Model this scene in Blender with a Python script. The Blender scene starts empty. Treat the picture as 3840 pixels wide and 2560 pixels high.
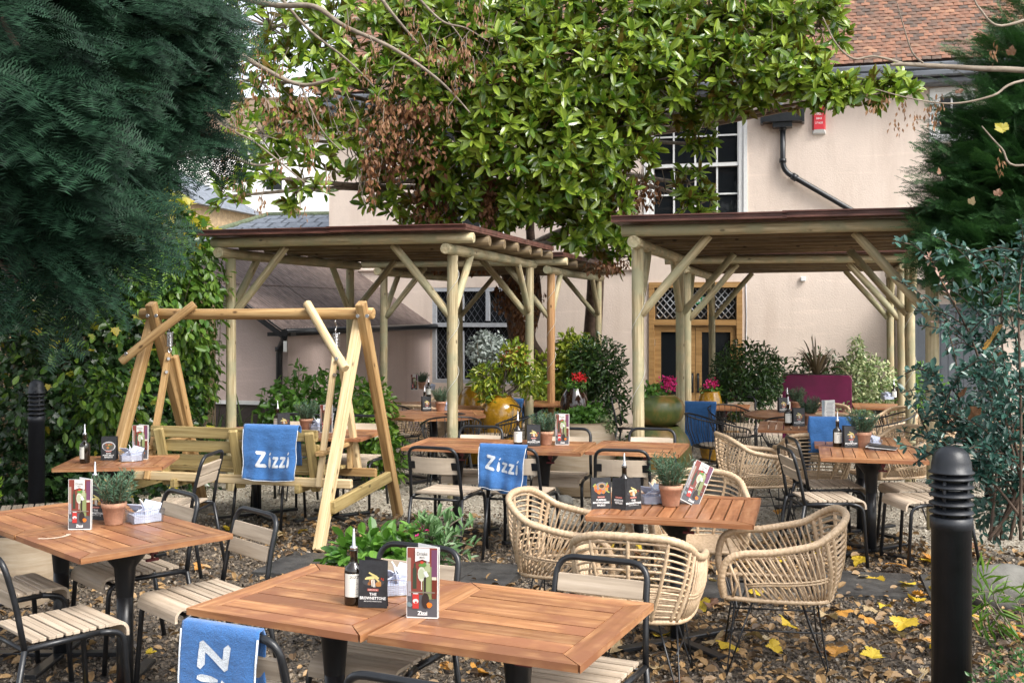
import bpy, bmesh, math, random
import numpy as np
from mathutils import Vector, Matrix, Quaternion

random.seed(7)
rng = np.random.default_rng(11)
C = bpy.context.scene.collection
SC = bpy.context.scene
PI = math.pi
R = math.radians

# ------------------------------------------------------------------ camera, sky, sun, exposure
FPX = 4058.0          # focal length in pixels of the 3840 px wide frame
EYE = 1.775
HOR = 1168.0
cd = bpy.data.cameras.new('camera')
cam = bpy.data.objects.new('camera', cd)
C.objects.link(cam)
cam.location = (0, 0, EYE)
cam.rotation_euler = (R(90), 0, 0)
cd.sensor_width = 36
cd.lens = 36 * FPX / 3840
cd.shift_y = (HOR - 1280) / 3840
cd.clip_end = 600
cd.clip_start = 0.05
SC.camera = cam

SUN_AZ, SUN_EL = R(133), R(48)      # azimuth measured clockwise from +Y (behind the camera, to the right)
w = bpy.data.worlds.new('World')
SC.world = w
w.use_nodes = True
nt = w.node_tree
sky = nt.nodes.new('ShaderNodeTexSky')
sky.sky_type = 'NISHITA'
sky.sun_disc = False
sky.sun_elevation = SUN_EL
sky.sun_rotation = SUN_AZ
sky.dust_density = 3.0
sky.air_density = 1.0
hs = nt.nodes.new('ShaderNodeHueSaturation')
hs.inputs['Saturation'].default_value = 0.30
nt.links.new(sky.outputs[0], hs.inputs['Color'])
bg = nt.nodes['Background']
nt.links.new(hs.outputs[0], bg.inputs['Color'])
bg.inputs['Strength'].default_value = 0.15
sd = bpy.data.lights.new('sun', 'SUN')
sd.energy = 1.25
sd.angle = R(24)
sd.color = (1.0, 0.95, 0.88)
sun = bpy.data.objects.new('sun', sd)
C.objects.link(sun)
sdir = Vector((math.sin(SUN_AZ) * math.cos(SUN_EL), math.cos(SUN_AZ) * math.cos(SUN_EL), math.sin(SUN_EL)))
sun.rotation_euler = (-sdir).to_track_quat('-Z', 'Y').to_euler()
sun.location = (8, -8, 14)
SC.view_settings.view_transform = 'Standard'
SC.view_settings.look = 'None'
SC.view_settings.gamma = 1
SC.view_settings.use_curve_mapping = False
SC.view_settings.exposure = 1.35
try:
    SC.cycles.use_denoising = True
    SC.cycles.max_bounces = 6
    SC.cycles.diffuse_bounces = 3
    SC.cycles.transparent_max_bounces = 6
except Exception:
    pass

# ------------------------------------------------------------------ geometry helpers
U = Vector((math.cos(R(-15)), math.sin(R(-15)), 0))     # along the house front, to the right
V = Vector((math.sin(R(15)), math.cos(R(15)), 0))       # into the garden, towards the house


def gz(y):
    return 0.0 if y < 10 else -0.04 * (min(y, 19.5) - 10)


def at(u, v, Y):
    return Vector(((u - 1920) / FPX * Y, Y, EYE - (v - HOR) / FPX * Y))


def atd(u, v, Y):
    return at(u * 3840 / 2352, v * 3840 / 2352, Y)


def on(u, v, h):
    """the point seen at (u, v) that lies h above the ground"""
    k = (v - HOR) / FPX
    Y = (EYE - h) / k
    if Y > 10:
        Y = (EYE - h - 0.4) / (k - 0.04)
    return Vector(((u - 1920) / FPX * Y, Y, gz(Y) + h))


MESH_CACHE = {}


def mesh_np(name, v, f, smooth=False):
    """v (n,3), f (m,k) of equal-sided faces"""
    v = np.asarray(v, dtype=np.float32)
    f = np.asarray(f, dtype=np.int32)
    me = bpy.data.meshes.new(name)
    me.vertices.add(len(v))
    me.vertices.foreach_set('co', v.ravel())
    m, k = f.shape
    me.loops.add(m * k)
    me.loops.foreach_set('vertex_index', f.ravel())
    me.polygons.add(m)
    me.polygons.foreach_set('loop_start', np.arange(0, m * k, k, dtype=np.int32))
    try:
        me.polygons.foreach_set('loop_total', np.full(m, k, dtype=np.int32))
    except Exception:
        pass
    me.polygons.foreach_set('use_smooth', np.full(m, smooth, dtype=bool))
    me.update(calc_edges=True)
    me.validate()
    return me


class MB:
    def __init__(self):
        self.v, self.f, self.s = [], [], []

    def add(self, vs, fs, smooth=False, M=None):
        b = len(self.v)
        for p in vs:
            p = Vector(p)
            self.v.append(M @ p if M is not None else p)
        for q in fs:
            self.f.append([i + b for i in q])
            self.s.append(smooth)
        return self

    def box(self, c, s, M=None, bev=0.0):
        x, y, z = s[0] / 2, s[1] / 2, s[2] / 2
        c = Vector(c)
        if bev <= 0:
            vs = [c + Vector((a * x, b * y, d * z)) for a in (-1, 1) for b in (-1, 1) for d in (-1, 1)]
            fs = [(0, 1, 3, 2), (4, 6, 7, 5), (0, 4, 5, 1), (2, 3, 7, 6), (0, 2, 6, 4), (1, 5, 7, 3)]
            return self.add(vs, fs, False, M)
        # chamfered along x (octagonal section), plain ends slightly inset
        sec = [(-y + bev, -z), (y - bev, -z), (y, -z + bev), (y, z - bev), (y - bev, z), (-y + bev, z), (-y, z - bev), (-y, -z + bev)]
        vs = []
        k = max(0.0, 1 - 2 * bev / max(2 * y, 2 * z))
        for xx, sc in ((-x, k), (-x + bev, 1), (x - bev, 1), (x, k)):
            for a, b in sec:
                vs.append(c + Vector((xx, a * sc, b * sc)))
        fs = []
        for i in range(3):
            for j in range(8):
                jj = (j + 1) % 8
                fs.append((i * 8 + j, i * 8 + jj, i * 8 + 8 + jj, i * 8 + 8 + j))
        fs.append(tuple(range(7, -1, -1)))
        fs.append(tuple(range(24, 32)))
        return self.add(vs, fs, False, M)

    def prism(self, poly, z0, z1, M=None):
        n = len(poly)
        vs = [(p[0], p[1], z0) for p in poly] + [(p[0], p[1], z1) for p in poly]
        fs = [tuple(range(n - 1, -1, -1)), tuple(range(n, 2 * n))]
        for i in range(n):
            j = (i + 1) % n
            fs.append((i, j, n + j, n + i))
        return self.add(vs, fs, False, M)

    def tube(self, pts, r, seg=6, caps=True, closed=False, M=None, smooth=True):
        pts = [Vector(p) for p in pts]
        n = len(pts)
        rs = r if isinstance(r, (list, tuple)) else [r] * n
        vs, fs = [], []
        t0 = (pts[1] - pts[0]).normalized()
        ref = Vector((0, 0, 1)) if abs(t0.z) < 0.9 else Vector((1, 0, 0))
        nrm = t0.cross(ref).normalized()
        for i, p in enumerate(pts):
            if closed:
                t = (pts[(i + 1) % n] - pts[i - 1]).normalized()
            else:
                t = (pts[min(i + 1, n - 1)] - pts[max(i - 1, 0)]).normalized()
            nrm = nrm - t * nrm.dot(t)
            if nrm.length < 1e-6:
                nrm = t.orthogonal()
            nrm.normalize()
            b = t.cross(nrm)
            for k in range(seg):
                a = 2 * PI * k / seg
                vs.append(p + (nrm * math.cos(a) + b * math.sin(a)) * rs[i])
        m = n if closed else n - 1
        for i in range(m):
            i2 = (i + 1) % n
            for k in range(seg):
                k2 = (k + 1) % seg
                fs.append((i * seg + k, i * seg + k2, i2 * seg + k2, i2 * seg + k))
        self.add(vs, fs, smooth, M)
        if caps and not closed:
            b0 = len(self.v) - len(vs)
            self.f.append([b0 + k for k in range(seg - 1, -1, -1)])
            self.f.append([b0 + (n - 1) * seg + k for k in range(seg)])
            self.s += [False, False]
        return self

    def lathe(self, prof, seg=20, M=None, c=(0, 0, 0), smooth=True):
        vs, fs = [], []
        for (r, z) in prof:
            for k in range(seg):
                a = 2 * PI * k / seg
                vs.append((c[0] + r * math.cos(a), c[1] + r * math.sin(a), c[2] + z))
        for i in range(len(prof) - 1):
            for k in range(seg):
                k2 = (k + 1) % seg
                fs.append((i * seg + k, i * seg + k2, (i + 1) * seg + k2, (i + 1) * seg + k))
        return self.add(vs, fs, smooth, M)

    def mesh(self, name):
        me = bpy.data.meshes.new(name)
        me.from_pydata([tuple(p) for p in self.v], [], self.f)
        me.polygons.foreach_set('use_smooth', self.s)
        me.update()
        return me

    def build(self, name, mat, parent=None, loc=(0, 0, 0), rot=None):
        return ob(name, self.mesh(name), mat, parent, loc, rot)


def ob(name, me, mat=None, parent=None, loc=(0, 0, 0), rot=None):
    o = bpy.data.objects.new(name, me)
    C.objects.link(o)
    if mat is not None and len(me.materials) == 0:
        me.materials.append(mat)
    o.location = loc
    if rot is not None:
        if isinstance(rot, Quaternion):
            o.rotation_euler = rot.to_euler()
        elif isinstance(rot, Matrix):
            o.rotation_euler = rot.to_euler()
        else:
            o.rotation_euler = rot
    if parent is not None:
        o.parent = parent
        CH.setdefault(parent.name, []).append(o)
    return o


CH = {}


def tag(o, label=None, cat=None, group=None, kind=None):
    if label:
        o['label'] = label
    if cat:
        o['category'] = cat
    if group:
        o['group'] = group
    if kind:
        o['kind'] = kind
    return o


def thing(name, label, cat, loc=(0, 0, 0), rz=0.0, group=None):
    o = bpy.data.objects.new(name, None)
    o.empty_display_size = 0.1
    C.objects.link(o)
    o.location = loc
    o.rotation_euler = (0, 0, rz)
    return tag(o, label, cat, group)


def copy_tree(o, parent=None):
    c = o.copy()
    C.objects.link(c)
    if parent is not None:
        c.parent = parent
        CH.setdefault(parent.name, []).append(c)
    for ch in list(CH.get(o.name, ())):
        copy_tree(ch, c)
    return c


class Proto:
    """first place() uses the prototype itself, the later ones copy it with all its parts"""

    def __init__(self, make):
        self.make, self.root = make, None

    def place(self, loc, rz, label, group=None, rot=None):
        if self.root is None:
            o = self.root = self.make()
        else:
            o = copy_tree(self.root)
        o.location = loc
        o.rotation_euler = rot if rot else (0, 0, rz)
        o['label'] = label
        if group:
            o['group'] = group
        return o


def face(fx, fy):
    return math.atan2(-fx, fy)


def quat_x(d):
    d = Vector(d).normalized()
    x = d
    up = Vector((0, 0, 1)) if abs(d.z) < 0.95 else Vector((0, 1, 0))
    y = up.cross(x).normalized()
    z = x.cross(y)
    return Matrix((x, y, z)).transposed()


def log(name, p0, p1, r, mat, parent, r1=None, seg=12, wob=0.03, label=None):
    p0, p1 = Vector(p0), Vector(p1)
    L = (p1 - p0).length
    m = MB()
    n = 9
    pts, rs = [], []
    ph = random.random() * 9
    r1 = r if r1 is None else r1
    for i in range(n):
        t = i / (n - 1)
        pts.append((L * t, r * 0.09 * math.sin(3.1 * t + ph), r * 0.09 * math.cos(4.3 * t + ph)))
        rs.append((r * (1 - t) + r1 * t) * (1 + wob * math.sin(7 * t + ph)))
    pts = [(-0.0, pts[0][1], pts[0][2])] + [(0.006, pts[0][1], pts[0][2])] + pts[1:-1] + [(L - 0.006, pts[-1][1], pts[-1][2])] + [(L, pts[-1][1], pts[-1][2])]
    rs = [rs[0] * 0.9, rs[0]] + rs[1:-1] + [rs[-1], rs[-1] * 0.9]
    m.tube(pts, rs, seg)
    o = ob(name, m.mesh(name), mat, parent, p0, quat_x(p1 - p0))
    if label:
        o['label'] = label
    return o


def bar(name, p0, p1, wd, ht, mat, parent, bev=0.006, roll=0.0):
    p0, p1 = Vector(p0), Vector(p1)
    L = (p1 - p0).length
    m = MB()
    m.box((L / 2, 0, 0), (L, wd, ht), bev=bev)
    M = quat_x(p1 - p0) @ Matrix.Rotation(roll, 3, 'X')
    return ob(name, m.mesh(name), mat, parent, p0, M)


def smooth_path(pts, n=6, closed=False):
    """Catmull-Rom"""
    P = [Vector(p) for p in pts]
    out = []
    N = len(P)
    segs = N if closed else N - 1
    for i in range(segs):
        if closed:
            a, b, c, d = P[i - 1], P[i], P[(i + 1) % N], P[(i + 2) % N]
        else:
            a, b, c, d = P[max(i - 1, 0)], P[i], P[i + 1], P[min(i + 2, N - 1)]
        for k in range(n):
            t = k / n
            out.append(0.5 * ((2 * b) + (c - a) * t + (2 * a - 5 * b + 4 * c - d) * t * t + (3 * b - a - 3 * c + d) * t ** 3))
    if not closed:
        out.append(P[-1].copy())
    return out


def round_path(pts, rad, n=5):
    """polyline with rounded corners"""
    P = [Vector(p) for p in pts]
    out = [P[0]]
    for i in range(1, len(P) - 1):
        a, b, c = P[i - 1], P[i], P[i + 1]
        r = min(rad, (a - b).length * 0.48, (c - b).length * 0.48)
        s = b + (a - b).normalized() * r
        e = b + (c - b).normalized() * r
        for k in range(n + 1):
            t = k / n
            out.append((1 - t) ** 2 * s + 2 * t * (1 - t) * b + t * t * e)
    out.append(P[-1])
    return out


# ------------------------------------------------------------------ materials
MATS = {}


def nodes(name):
    m = bpy.data.materials.new(name)
    m.use_nodes = True
    t = m.node_tree
    return m, t, t.nodes['Principled BSDF']


def ramp(t, fac, cols):
    r = t.nodes.new('ShaderNodeValToRGB')
    el = r.color_ramp.elements
    while len(el) < len(cols):
        el.new(0.5)
    for e, (p, c) in zip(el, cols):
        e.position = p
        e.color = (*c, 1)
    t.links.new(fac, r.inputs[0])
    return r.outputs[0]


def coords(t, scale=(1, 1, 1), rand=True, kind='Object'):
    tc = t.nodes.new('ShaderNodeTexCoord')
    mp = t.nodes.new('ShaderNodeMapping')
    mp.inputs['Scale'].default_value = scale
    t.links.new(tc.outputs[kind], mp.inputs['Vector'])
    if rand:
        oi = t.nodes.new('ShaderNodeObjectInfo')
        cx = t.nodes.new('ShaderNodeCombineXYZ')
        mu = t.nodes.new('ShaderNodeMath')
        mu.operation = 'MULTIPLY'
        mu.inputs[1].default_value = 37.0
        t.links.new(oi.outputs['Random'], mu.inputs[0])
        for i in range(3):
            t.links.new(mu.outputs[0], cx.inputs[i])
        t.links.new(cx.outputs[0], mp.inputs['Location'])
    return mp.outputs[0]


def noise(t, vec, sc, det=4, rough=0.55):
    n = t.nodes.new('ShaderNodeTexNoise')
    n.inputs['Scale'].default_value = sc
    n.inputs['Detail'].default_value = det
    n.inputs['Roughness'].default_value = rough
    t.links.new(vec, n.inputs['Vector'])
    return n.outputs['Fac']


def mixc(t, fac, a, b, mode='MIX'):
    m = t.nodes.new('ShaderNodeMix')
    m.data_type = 'RGBA'
    m.blend_type = mode
    for s, val in ((0, fac), (6, a), (7, b)):
        if isinstance(val, (int, float)):
            m.inputs[s].default_value = val
        elif isinstance(val, tuple):
            m.inputs[s].default_value = (*val, 1)
        else:
            t.links.new(val, m.inputs[s])
    return m.outputs[2]


def bump(t, p, h, st=0.3, dist=0.01):
    b = t.nodes.new('ShaderNodeBump')
    b.inputs['Strength'].default_value = st
    b.inputs['Distance'].default_value = dist
    t.links.new(h, b.inputs['Height'])
    t.links.new(b.outputs[0], p.inputs['Normal'])


def mat_plain(name, col, rough=0.5, metal=0.0, var=0.0, vs=12, bmp=0.0, spec=0.5, rand=True):
    m, t, p = nodes(name)
    p.inputs['Roughness'].default_value = rough
    p.inputs['Metallic'].default_value = metal
    p.inputs['Specular IOR Level'].default_value = spec
    p.inputs['Base Color'].default_value = (*col, 1)
    if var > 0 or bmp > 0:
        v = coords(t, rand=rand)
        n = noise(t, v, vs, 5, 0.6)
        if var > 0:
            lo = tuple(c * (1 - var) for c in col)
            hi = tuple(min(1, c * (1 + var)) for c in col)
            t.links.new(ramp(t, n, [(0.3, lo), (0.7, hi)]), p.inputs['Base Color'])
        if bmp > 0:
            n2 = noise(t, v, vs * 6, 4, 0.6)
            bump(t, p, n2, bmp, 0.01)
    MATS[name] = m
    return m


def mat_wood(name, dark, mid, light, rough=0.5, sc=(1.6, 26, 26), knots=True, bmp=0.25, objvar=0.18, stain=None, spec=0.4):
    m, t, p = nodes(name)
    v = coords(t, sc)
    n = noise(t, v, 1.0, 6, 0.62)
    col = ramp(t, n, [(0.28, dark), (0.5, mid), (0.72, light)])
    v2 = coords(t, (1, 1, 1))
    if knots:
        vo = t.nodes.new('ShaderNodeTexVoronoi')
        vo.inputs['Scale'].default_value = 6.5
        t.links.new(coords(t, (0.8, 1.5, 1.5)), vo.inputs['Vector'])
        k = ramp(t, vo.outputs['Distance'], [(0.0, (1, 1, 1)), (0.07, (.9, .9, .9)), (0.15, (0, 0, 0))])
        col = mixc(t, k, col, tuple(c * 0.45 for c in dark))
    if stain:
        s = ramp(t, noise(t, v2, 4.0, 3, 0.6), [(0.44, (0, 0, 0)), (0.60, (1, 1, 1))])
        col = mixc(t, s, col, stain)
    oi = t.nodes.new('ShaderNodeObjectInfo')
    hv = t.nodes.new('ShaderNodeHueSaturation')
    mr = t.nodes.new('ShaderNodeMapRange')
    mr.inputs[3].default_value = 1 - objvar
    mr.inputs[4].default_value = 1 + objvar
    t.links.new(oi.outputs['Random'], mr.inputs[0])
    t.links.new(mr.outputs[0], hv.inputs['Value'])
    t.links.new(col, hv.inputs['Color'])
    t.links.new(hv.outputs[0], p.inputs['Base Color'])
    rr = ramp(t, noise(t, v2, 9.0, 3), [(0.3, (rough * 0.75,) * 3), (0.7, (min(1, rough * 1.3),) * 3)])
    t.links.new(rr, p.inputs['Roughness'])
    p.inputs['Specular IOR Level'].default_value = spec
    bump(t, p, n, bmp, 0.004)
    MATS[name] = m
    return m


def mat_leaf(name, a, b, under=None, rough=0.35, tr=0.25, spec=0.5):
    m, t, p = nodes(name)
    g = t.nodes.new('ShaderNodeNewGeometry')
    oi = t.nodes.new('ShaderNodeObjectInfo')
    ad = t.nodes.new('ShaderNodeMath')
    ad.operation = 'ADD'
    t.links.new(g.outputs['Random Per Island'], ad.inputs[0])
    t.links.new(oi.outputs['Random'], ad.inputs[1])
    fr = t.nodes.new('ShaderNodeMath')
    fr.operation = 'FRACT'
    t.links.new(ad.outputs[0], fr.inputs[0])
    mid = tuple((x + y) / 2 for x, y in zip(a, b))
    col = ramp(t, fr.outputs[0], [(0.0, a), (0.5, mid), (1.0, b)])
    if under:
        col = mixc(t, g.outputs['Backfacing'], col, under)
    t.links.new(col, p.inputs['Base Color'])
    p.inputs['Roughness'].default_value = rough
    p.inputs['Specular IOR Level'].default_value = spec
    if tr > 0:
        ts = t.nodes.new('ShaderNodeBsdfTranslucent')
        tc = mixc(t, 0.5, col, (a[0] * 2.2, a[1] * 2.4, a[2] * 0.8))
        t.links.new(tc, ts.inputs['Color'])
        mx = t.nodes.new('ShaderNodeMixShader')
        mx.inputs[0].default_value = tr
        t.links.new(p.outputs[0], mx.inputs[1])
        t.links.new(ts.outputs[0], mx.inputs[2])
        t.links.new(mx.outputs[0], t.nodes['Material Output'].inputs['Surface'])
    MATS[name] = m
    return m


TEAK = mat_wood('teak_boards', (0.16, 0.066, 0.028), (0.34, 0.155, 0.066), (0.52, 0.285, 0.14), 0.38, (2.0, 36, 36), False, 0.3, 0.24, (0.25, 0.105, 0.052))
TEAKR = mat_wood('oiled_red_teak_boards', (0.17, 0.065, 0.028), (0.35, 0.145, 0.062), (0.50, 0.25, 0.12), 0.38, (2.0, 26, 26), False, 0.2, 0.22)
GREYWOOD = mat_wood('weathered_pale_slats', (0.30, 0.235, 0.17), (0.46, 0.37, 0.275), (0.58, 0.48, 0.37), 0.6, (2.0, 34, 34), False, 0.25, 0.16)
PLY = mat_wood('pale_plywood', (0.50, 0.40, 0.29), (0.60, 0.49, 0.37), (0.68, 0.57, 0.44), 0.5, (1.5, 20, 20), False, 0.1, 0.06)
POST = mat_wood('pale_round_timber', (0.16, 0.115, 0.055), (0.42, 0.345, 0.20), (0.62, 0.545, 0.36), 0.65, (1.6, 42, 42), True, 0.6, 0.16, (0.33, 0.31, 0.19))
RAFT = mat_wood('shade_toned_rafter_timber', (0.05, 0.032, 0.018), (0.15, 0.105, 0.055), (0.28, 0.21, 0.115), 0.6, (1.6, 40, 40), True, 0.35, 0.16)  # rafter brown darkened to carry the shade under the roof panels
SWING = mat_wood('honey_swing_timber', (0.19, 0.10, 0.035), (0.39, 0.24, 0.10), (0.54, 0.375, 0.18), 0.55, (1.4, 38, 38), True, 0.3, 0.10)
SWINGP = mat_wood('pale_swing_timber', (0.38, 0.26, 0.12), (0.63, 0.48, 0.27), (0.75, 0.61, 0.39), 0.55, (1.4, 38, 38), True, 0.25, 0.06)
BENCH = mat_wood('green_tinted_bench_timber', (0.15, 0.105, 0.04), (0.35, 0.26, 0.105), (0.49, 0.385, 0.18), 0.6, (1.6, 36, 36), True, 0.3, 0.10)
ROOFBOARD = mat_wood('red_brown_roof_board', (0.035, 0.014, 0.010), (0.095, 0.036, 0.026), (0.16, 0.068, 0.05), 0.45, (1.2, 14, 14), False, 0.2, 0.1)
OAK = mat_wood('golden_oak_joinery', (0.22, 0.12, 0.04), (0.35, 0.20, 0.075), (0.45, 0.275, 0.115), 0.45, (1.5, 22, 22), False, 0.15, 0.05)
BARK = mat_wood('dark_bark', (0.035, 0.022, 0.015), (0.085, 0.055, 0.038), (0.15, 0.105, 0.075), 0.85, (4, 12, 12), False, 0.9, 0.1)
TWIG = mat_wood('grey_branch_bark', (0.12, 0.095, 0.07), (0.22, 0.18, 0.135), (0.33, 0.28, 0.22), 0.8, (6, 20, 20), False, 0.5, 0.1)
BLACK = mat_plain('black_powder_coat', (0.012, 0.013, 0.015), 0.32, 0.0, 0.25, 30, 0.05)
BLACKM = mat_plain('black_bollard_paint', (0.014, 0.016, 0.02), 0.42, 0.0, 0.3, 9, 0.12)
WIRE = mat_plain('black_wire', (0.015, 0.016, 0.018), 0.35)
STEEL = mat_plain('bright_steel', (0.62, 0.62, 0.63), 0.25, 1.0)
GALV = mat_plain('basket_wire', (0.52, 0.53, 0.56), 0.35, 1.0)
REDCL = mat_plain('dark_red_clamp', (0.10, 0.008, 0.012), 0.4)
TERRA = mat_plain('terracotta', (0.44, 0.235, 0.15), 0.85, 0.0, 0.35, 14, 0.3)
SOIL = mat_plain('soil', (0.03, 0.02, 0.014), 0.95, 0.0, 0.4, 40, 0.6)
NAPKIN = mat_plain('pale_blue_paper', (0.52, 0.56, 0.68), 0.8, 0.0, 0.12, 20)
PAPER = mat_plain('white_paper', (0.78, 0.78, 0.75), 0.6)
INK = mat_plain('ink_black_print', (0.022, 0.023, 0.026), 0.4, 0.0, 0.3, 60)
WHITEINK = mat_plain('white_print', (0.80, 0.80, 0.78), 0.5)
BOTTLE = mat_plain('dark_brown_glass', (0.012, 0.008, 0.004), 0.06, 0.0, spec=0.8)
LABEL = mat_plain('cream_bottle_label', (0.72, 0.71, 0.64), 0.6)
GREYINK = mat_plain('grey_print', (0.18, 0.18, 0.19), 0.6)


def mat_attr(name, rough=0.4):
    m, t, p = nodes(name)
    a = t.nodes.new('ShaderNodeAttribute')
    a.attribute_name = 'Col'
    t.links.new(a.outputs['Color'], p.inputs['Base Color'])
    p.inputs['Roughness'].default_value = rough
    MATS[name] = m
    return m


PRINT = mat_attr('colour_print', 0.35)


def mat_cloth(name, col):
    m, t, p = nodes(name)
    v = coords(t)
    n = noise(t, v, 260, 2, 0.7)
    n2 = noise(t, v, 14, 4, 0.6)
    lo, hi = tuple(c * 0.72 for c in col), tuple(min(1, c * 1.28) for c in col)
    c1 = ramp(t, n, [(0.3, lo), (0.7, hi)])
    c2 = mixc(t, 0.35, c1, ramp(t, n2, [(0.3, lo), (0.7, hi)]))
    t.links.new(c2, p.inputs['Base Color'])
    p.inputs['Roughness'].default_value = 0.95
    p.inputs['Sheen Weight'].default_value = 0.3
    p.inputs['Specular IOR Level'].default_value = 0.1
    wr = noise(t, coords(t, (1, 1, 1.6)), 11, 3, 0.5)
    ad = t.nodes.new('ShaderNodeMath')
    ad.operation = 'MULTIPLY_ADD'
    ad.inputs[1].default_value = 4.0
    t.links.new(wr, ad.inputs[0])
    t.links.new(n, ad.inputs[2])
    bump(t, p, ad.outputs[0], 0.7, 0.005)
    MATS[name] = m
    return m


BLUE = mat_cloth('blue_towelling', (0.05, 0.155, 0.385))
GREYT = mat_cloth('charcoal_towelling', (0.035, 0.038, 0.045))
TOWW = mat_cloth('pale_grey_towel_lettering', (0.60, 0.64, 0.68))

RATTAN, _t, _p = nodes('honey_rattan')
_v = coords(_t, (1, 1, 1), rand=False)
_n = noise(_t, _v, 60, 4, 0.6)
_t.links.new(ramp(_t, _n, [(0.25, (0.36, 0.25, 0.145)), (0.55, (0.55, 0.40, 0.255)), (0.8, (0.66, 0.52, 0.36))]), _p.inputs['Base Color'])
_p.inputs['Roughness'].default_value = 0.45
bump(_t, _p, _n, 0.3, 0.003)


def mat_render(name, base, stain, mossy=False):
    """painted render wall: broad tone drift, damp streaks, pitted surface"""
    m, t, p = nodes(name)
    v = coords(t, (1, 1, 1), rand=False)
    big = noise(t, v, 0.55, 5, 0.6)
    c = ramp(t, big, [(0.3, tuple(x * 0.90 for x in base)), (0.65, base)])
    st = noise(t, coords(t, (2.2, 2.2, 0.30), rand=False), 1.2, 6, 0.7)
    pt = noise(t, v, 2.6, 7, 0.75)
    c = mixc(t, ramp(t, pt, [(0.50, (0, 0, 0)), (0.72, (0.55, 0.55, 0.55))]), c, tuple(x * .80 for x in base))
    ln = noise(t, coords(t, (1.0, 1.0, 9.0), rand=False), 0.9, 3, 0.5)
    c = mixc(t, ramp(t, ln, [(0.60, (0, 0, 0)), (0.66, (0.25, 0.25, 0.25)), (0.72, (0, 0, 0))]), c, tuple(min(1, x * 1.25) for x in base))
    c = mixc(t, ramp(t, st, [(0.48, (0, 0, 0)), (0.76, (0.85, 0.85, 0.85))]), c, stain)
    t.links.new(c, p.inputs['Base Color'])
    p.inputs['Roughness'].default_value = 0.85
    bump(t, p, noise(t, v, 34, 6, 0.7), 0.35, 0.02)
    MATS[name] = m
    return m


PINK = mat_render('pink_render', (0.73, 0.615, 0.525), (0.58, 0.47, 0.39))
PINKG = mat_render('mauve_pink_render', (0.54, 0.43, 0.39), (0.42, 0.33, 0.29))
WHITEW = mat_render('white_render', (0.82, 0.81, 0.79), (0.70, 0.69, 0.66))
WHITEP = mat_plain('white_gloss_paint', (0.72, 0.73, 0.72), 0.35, 0.0, 0.06, 30)
GREYP = mat_plain('pale_grey_window_paint', (0.42, 0.44, 0.47), 0.5, 0.0, 0.15, 20)
GLASS = mat_plain('dark_window_glass', (0.010, 0.012, 0.014), 0.05, 0.0, spec=0.22)
LEAD = mat_plain('lead_bars', (0.42, 0.44, 0.47), 0.45, 0.2)
LEADD = mat_plain('dull_lead_bars', (0.10, 0.11, 0.13), 0.5, 0.2)
CASTIRON = mat_plain('black_cast_iron_pipe', (0.016, 0.018, 0.021), 0.3, 0.0, 0.3, 12, 0.1)
LEADGREY = mat_plain('lead_grey_gutter', (0.10, 0.11, 0.125), 0.4, 0.0, 0.3, 3, 0.1)
DOORGREY = mat_plain('slate_grey_door_paint', (0.075, 0.085, 0.10), 0.5, 0.0, 0.15, 4)
REDBOX = mat_plain('red_alarm_box', (0.62, 0.03, 0.045), 0.4)
GREENS = mat_plain('green_exit_sign', (0.01, 0.30, 0.12), 0.5)
BRICK = mat_plain('buff_brick', (0.36, 0.26, 0.15), 0.85, 0.0, 0.3, 9, 0.4)
SLATE = mat_plain('grey_slate', (0.16, 0.18, 0.21), 0.5, 0.0, 0.4, 7, 0.3)
MOSS = mat_plain('mossy_ridge', (0.14, 0.17, 0.10), 0.9, 0.0, 0.4, 14, 0.5)
MAGENTA = mat_plain('magenta_planter_paint', (0.11, 0.003, 0.040), 0.4, 0.0, 0.2, 6)
OCHRE = mat_plain('ochre_glaze', (0.34, 0.18, 0.015), 0.12, 0.0, 0.4, 8, 0.12, 0.7)
BROWNGL = mat_plain('brown_glaze', (0.022, 0.010, 0.006), 0.08, 0.0, 0.4, 8, 0.1, 0.8)
JARGL = mat_plain('dark_mirror_glaze', (0.03, 0.026, 0.022), 0.07, 0.0, 0.4, 8, 0.1, 0.8)
STONE = mat_plain('grey_stone', (0.13, 0.125, 0.11), 0.85, 0.0, 0.35, 6, 0.5)
SLAB = mat_plain('wet_dark_paving', (0.05, 0.048, 0.045), 0.5, 0.0, 0.6, 7, 0.8)
CABLE = mat_plain('clear_cable', (0.55, 0.54, 0.48), 0.4)


def mat_mossjar():
    m, t, p = nodes('mossy_green_glazed_jar')
    v = coords(t, (1, 1, 0.5))
    n = noise(t, v, 5, 6, 0.65)
    c = ramp(t, n, [(0.30, (0.03, 0.045, 0.012)), (0.45, (0.08, 0.10, 0.02)), (0.58, (0.21, 0.13, 0.035)), (0.75, (0.30, 0.20, 0.09))])
    t.links.new(c, p.inputs['Base Color'])
    p.inputs['Roughness'].default_value = 0.38
    bump(t, p, noise(t, v, 30, 5, 0.6), 0.25, 0.01)
    return m


MOSSJAR = mat_mossjar()


def mat_palejar():
    m, t, p = nodes('pale_streaked_terracotta')
    v = coords(t, (0.7, 0.7, 7))
    n = noise(t, v, 3, 6, 0.65)
    c = ramp(t, n, [(0.25, (0.27, 0.19, 0.11)), (0.5, (0.45, 0.35, 0.24)), (0.75, (0.56, 0.47, 0.35))])
    t.links.new(c, p.inputs['Base Color'])
    p.inputs['Roughness'].default_value = 0.75
    bump(t, p, n, 0.4, 0.01)
    return m


PALEJAR = mat_palejar()


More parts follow.
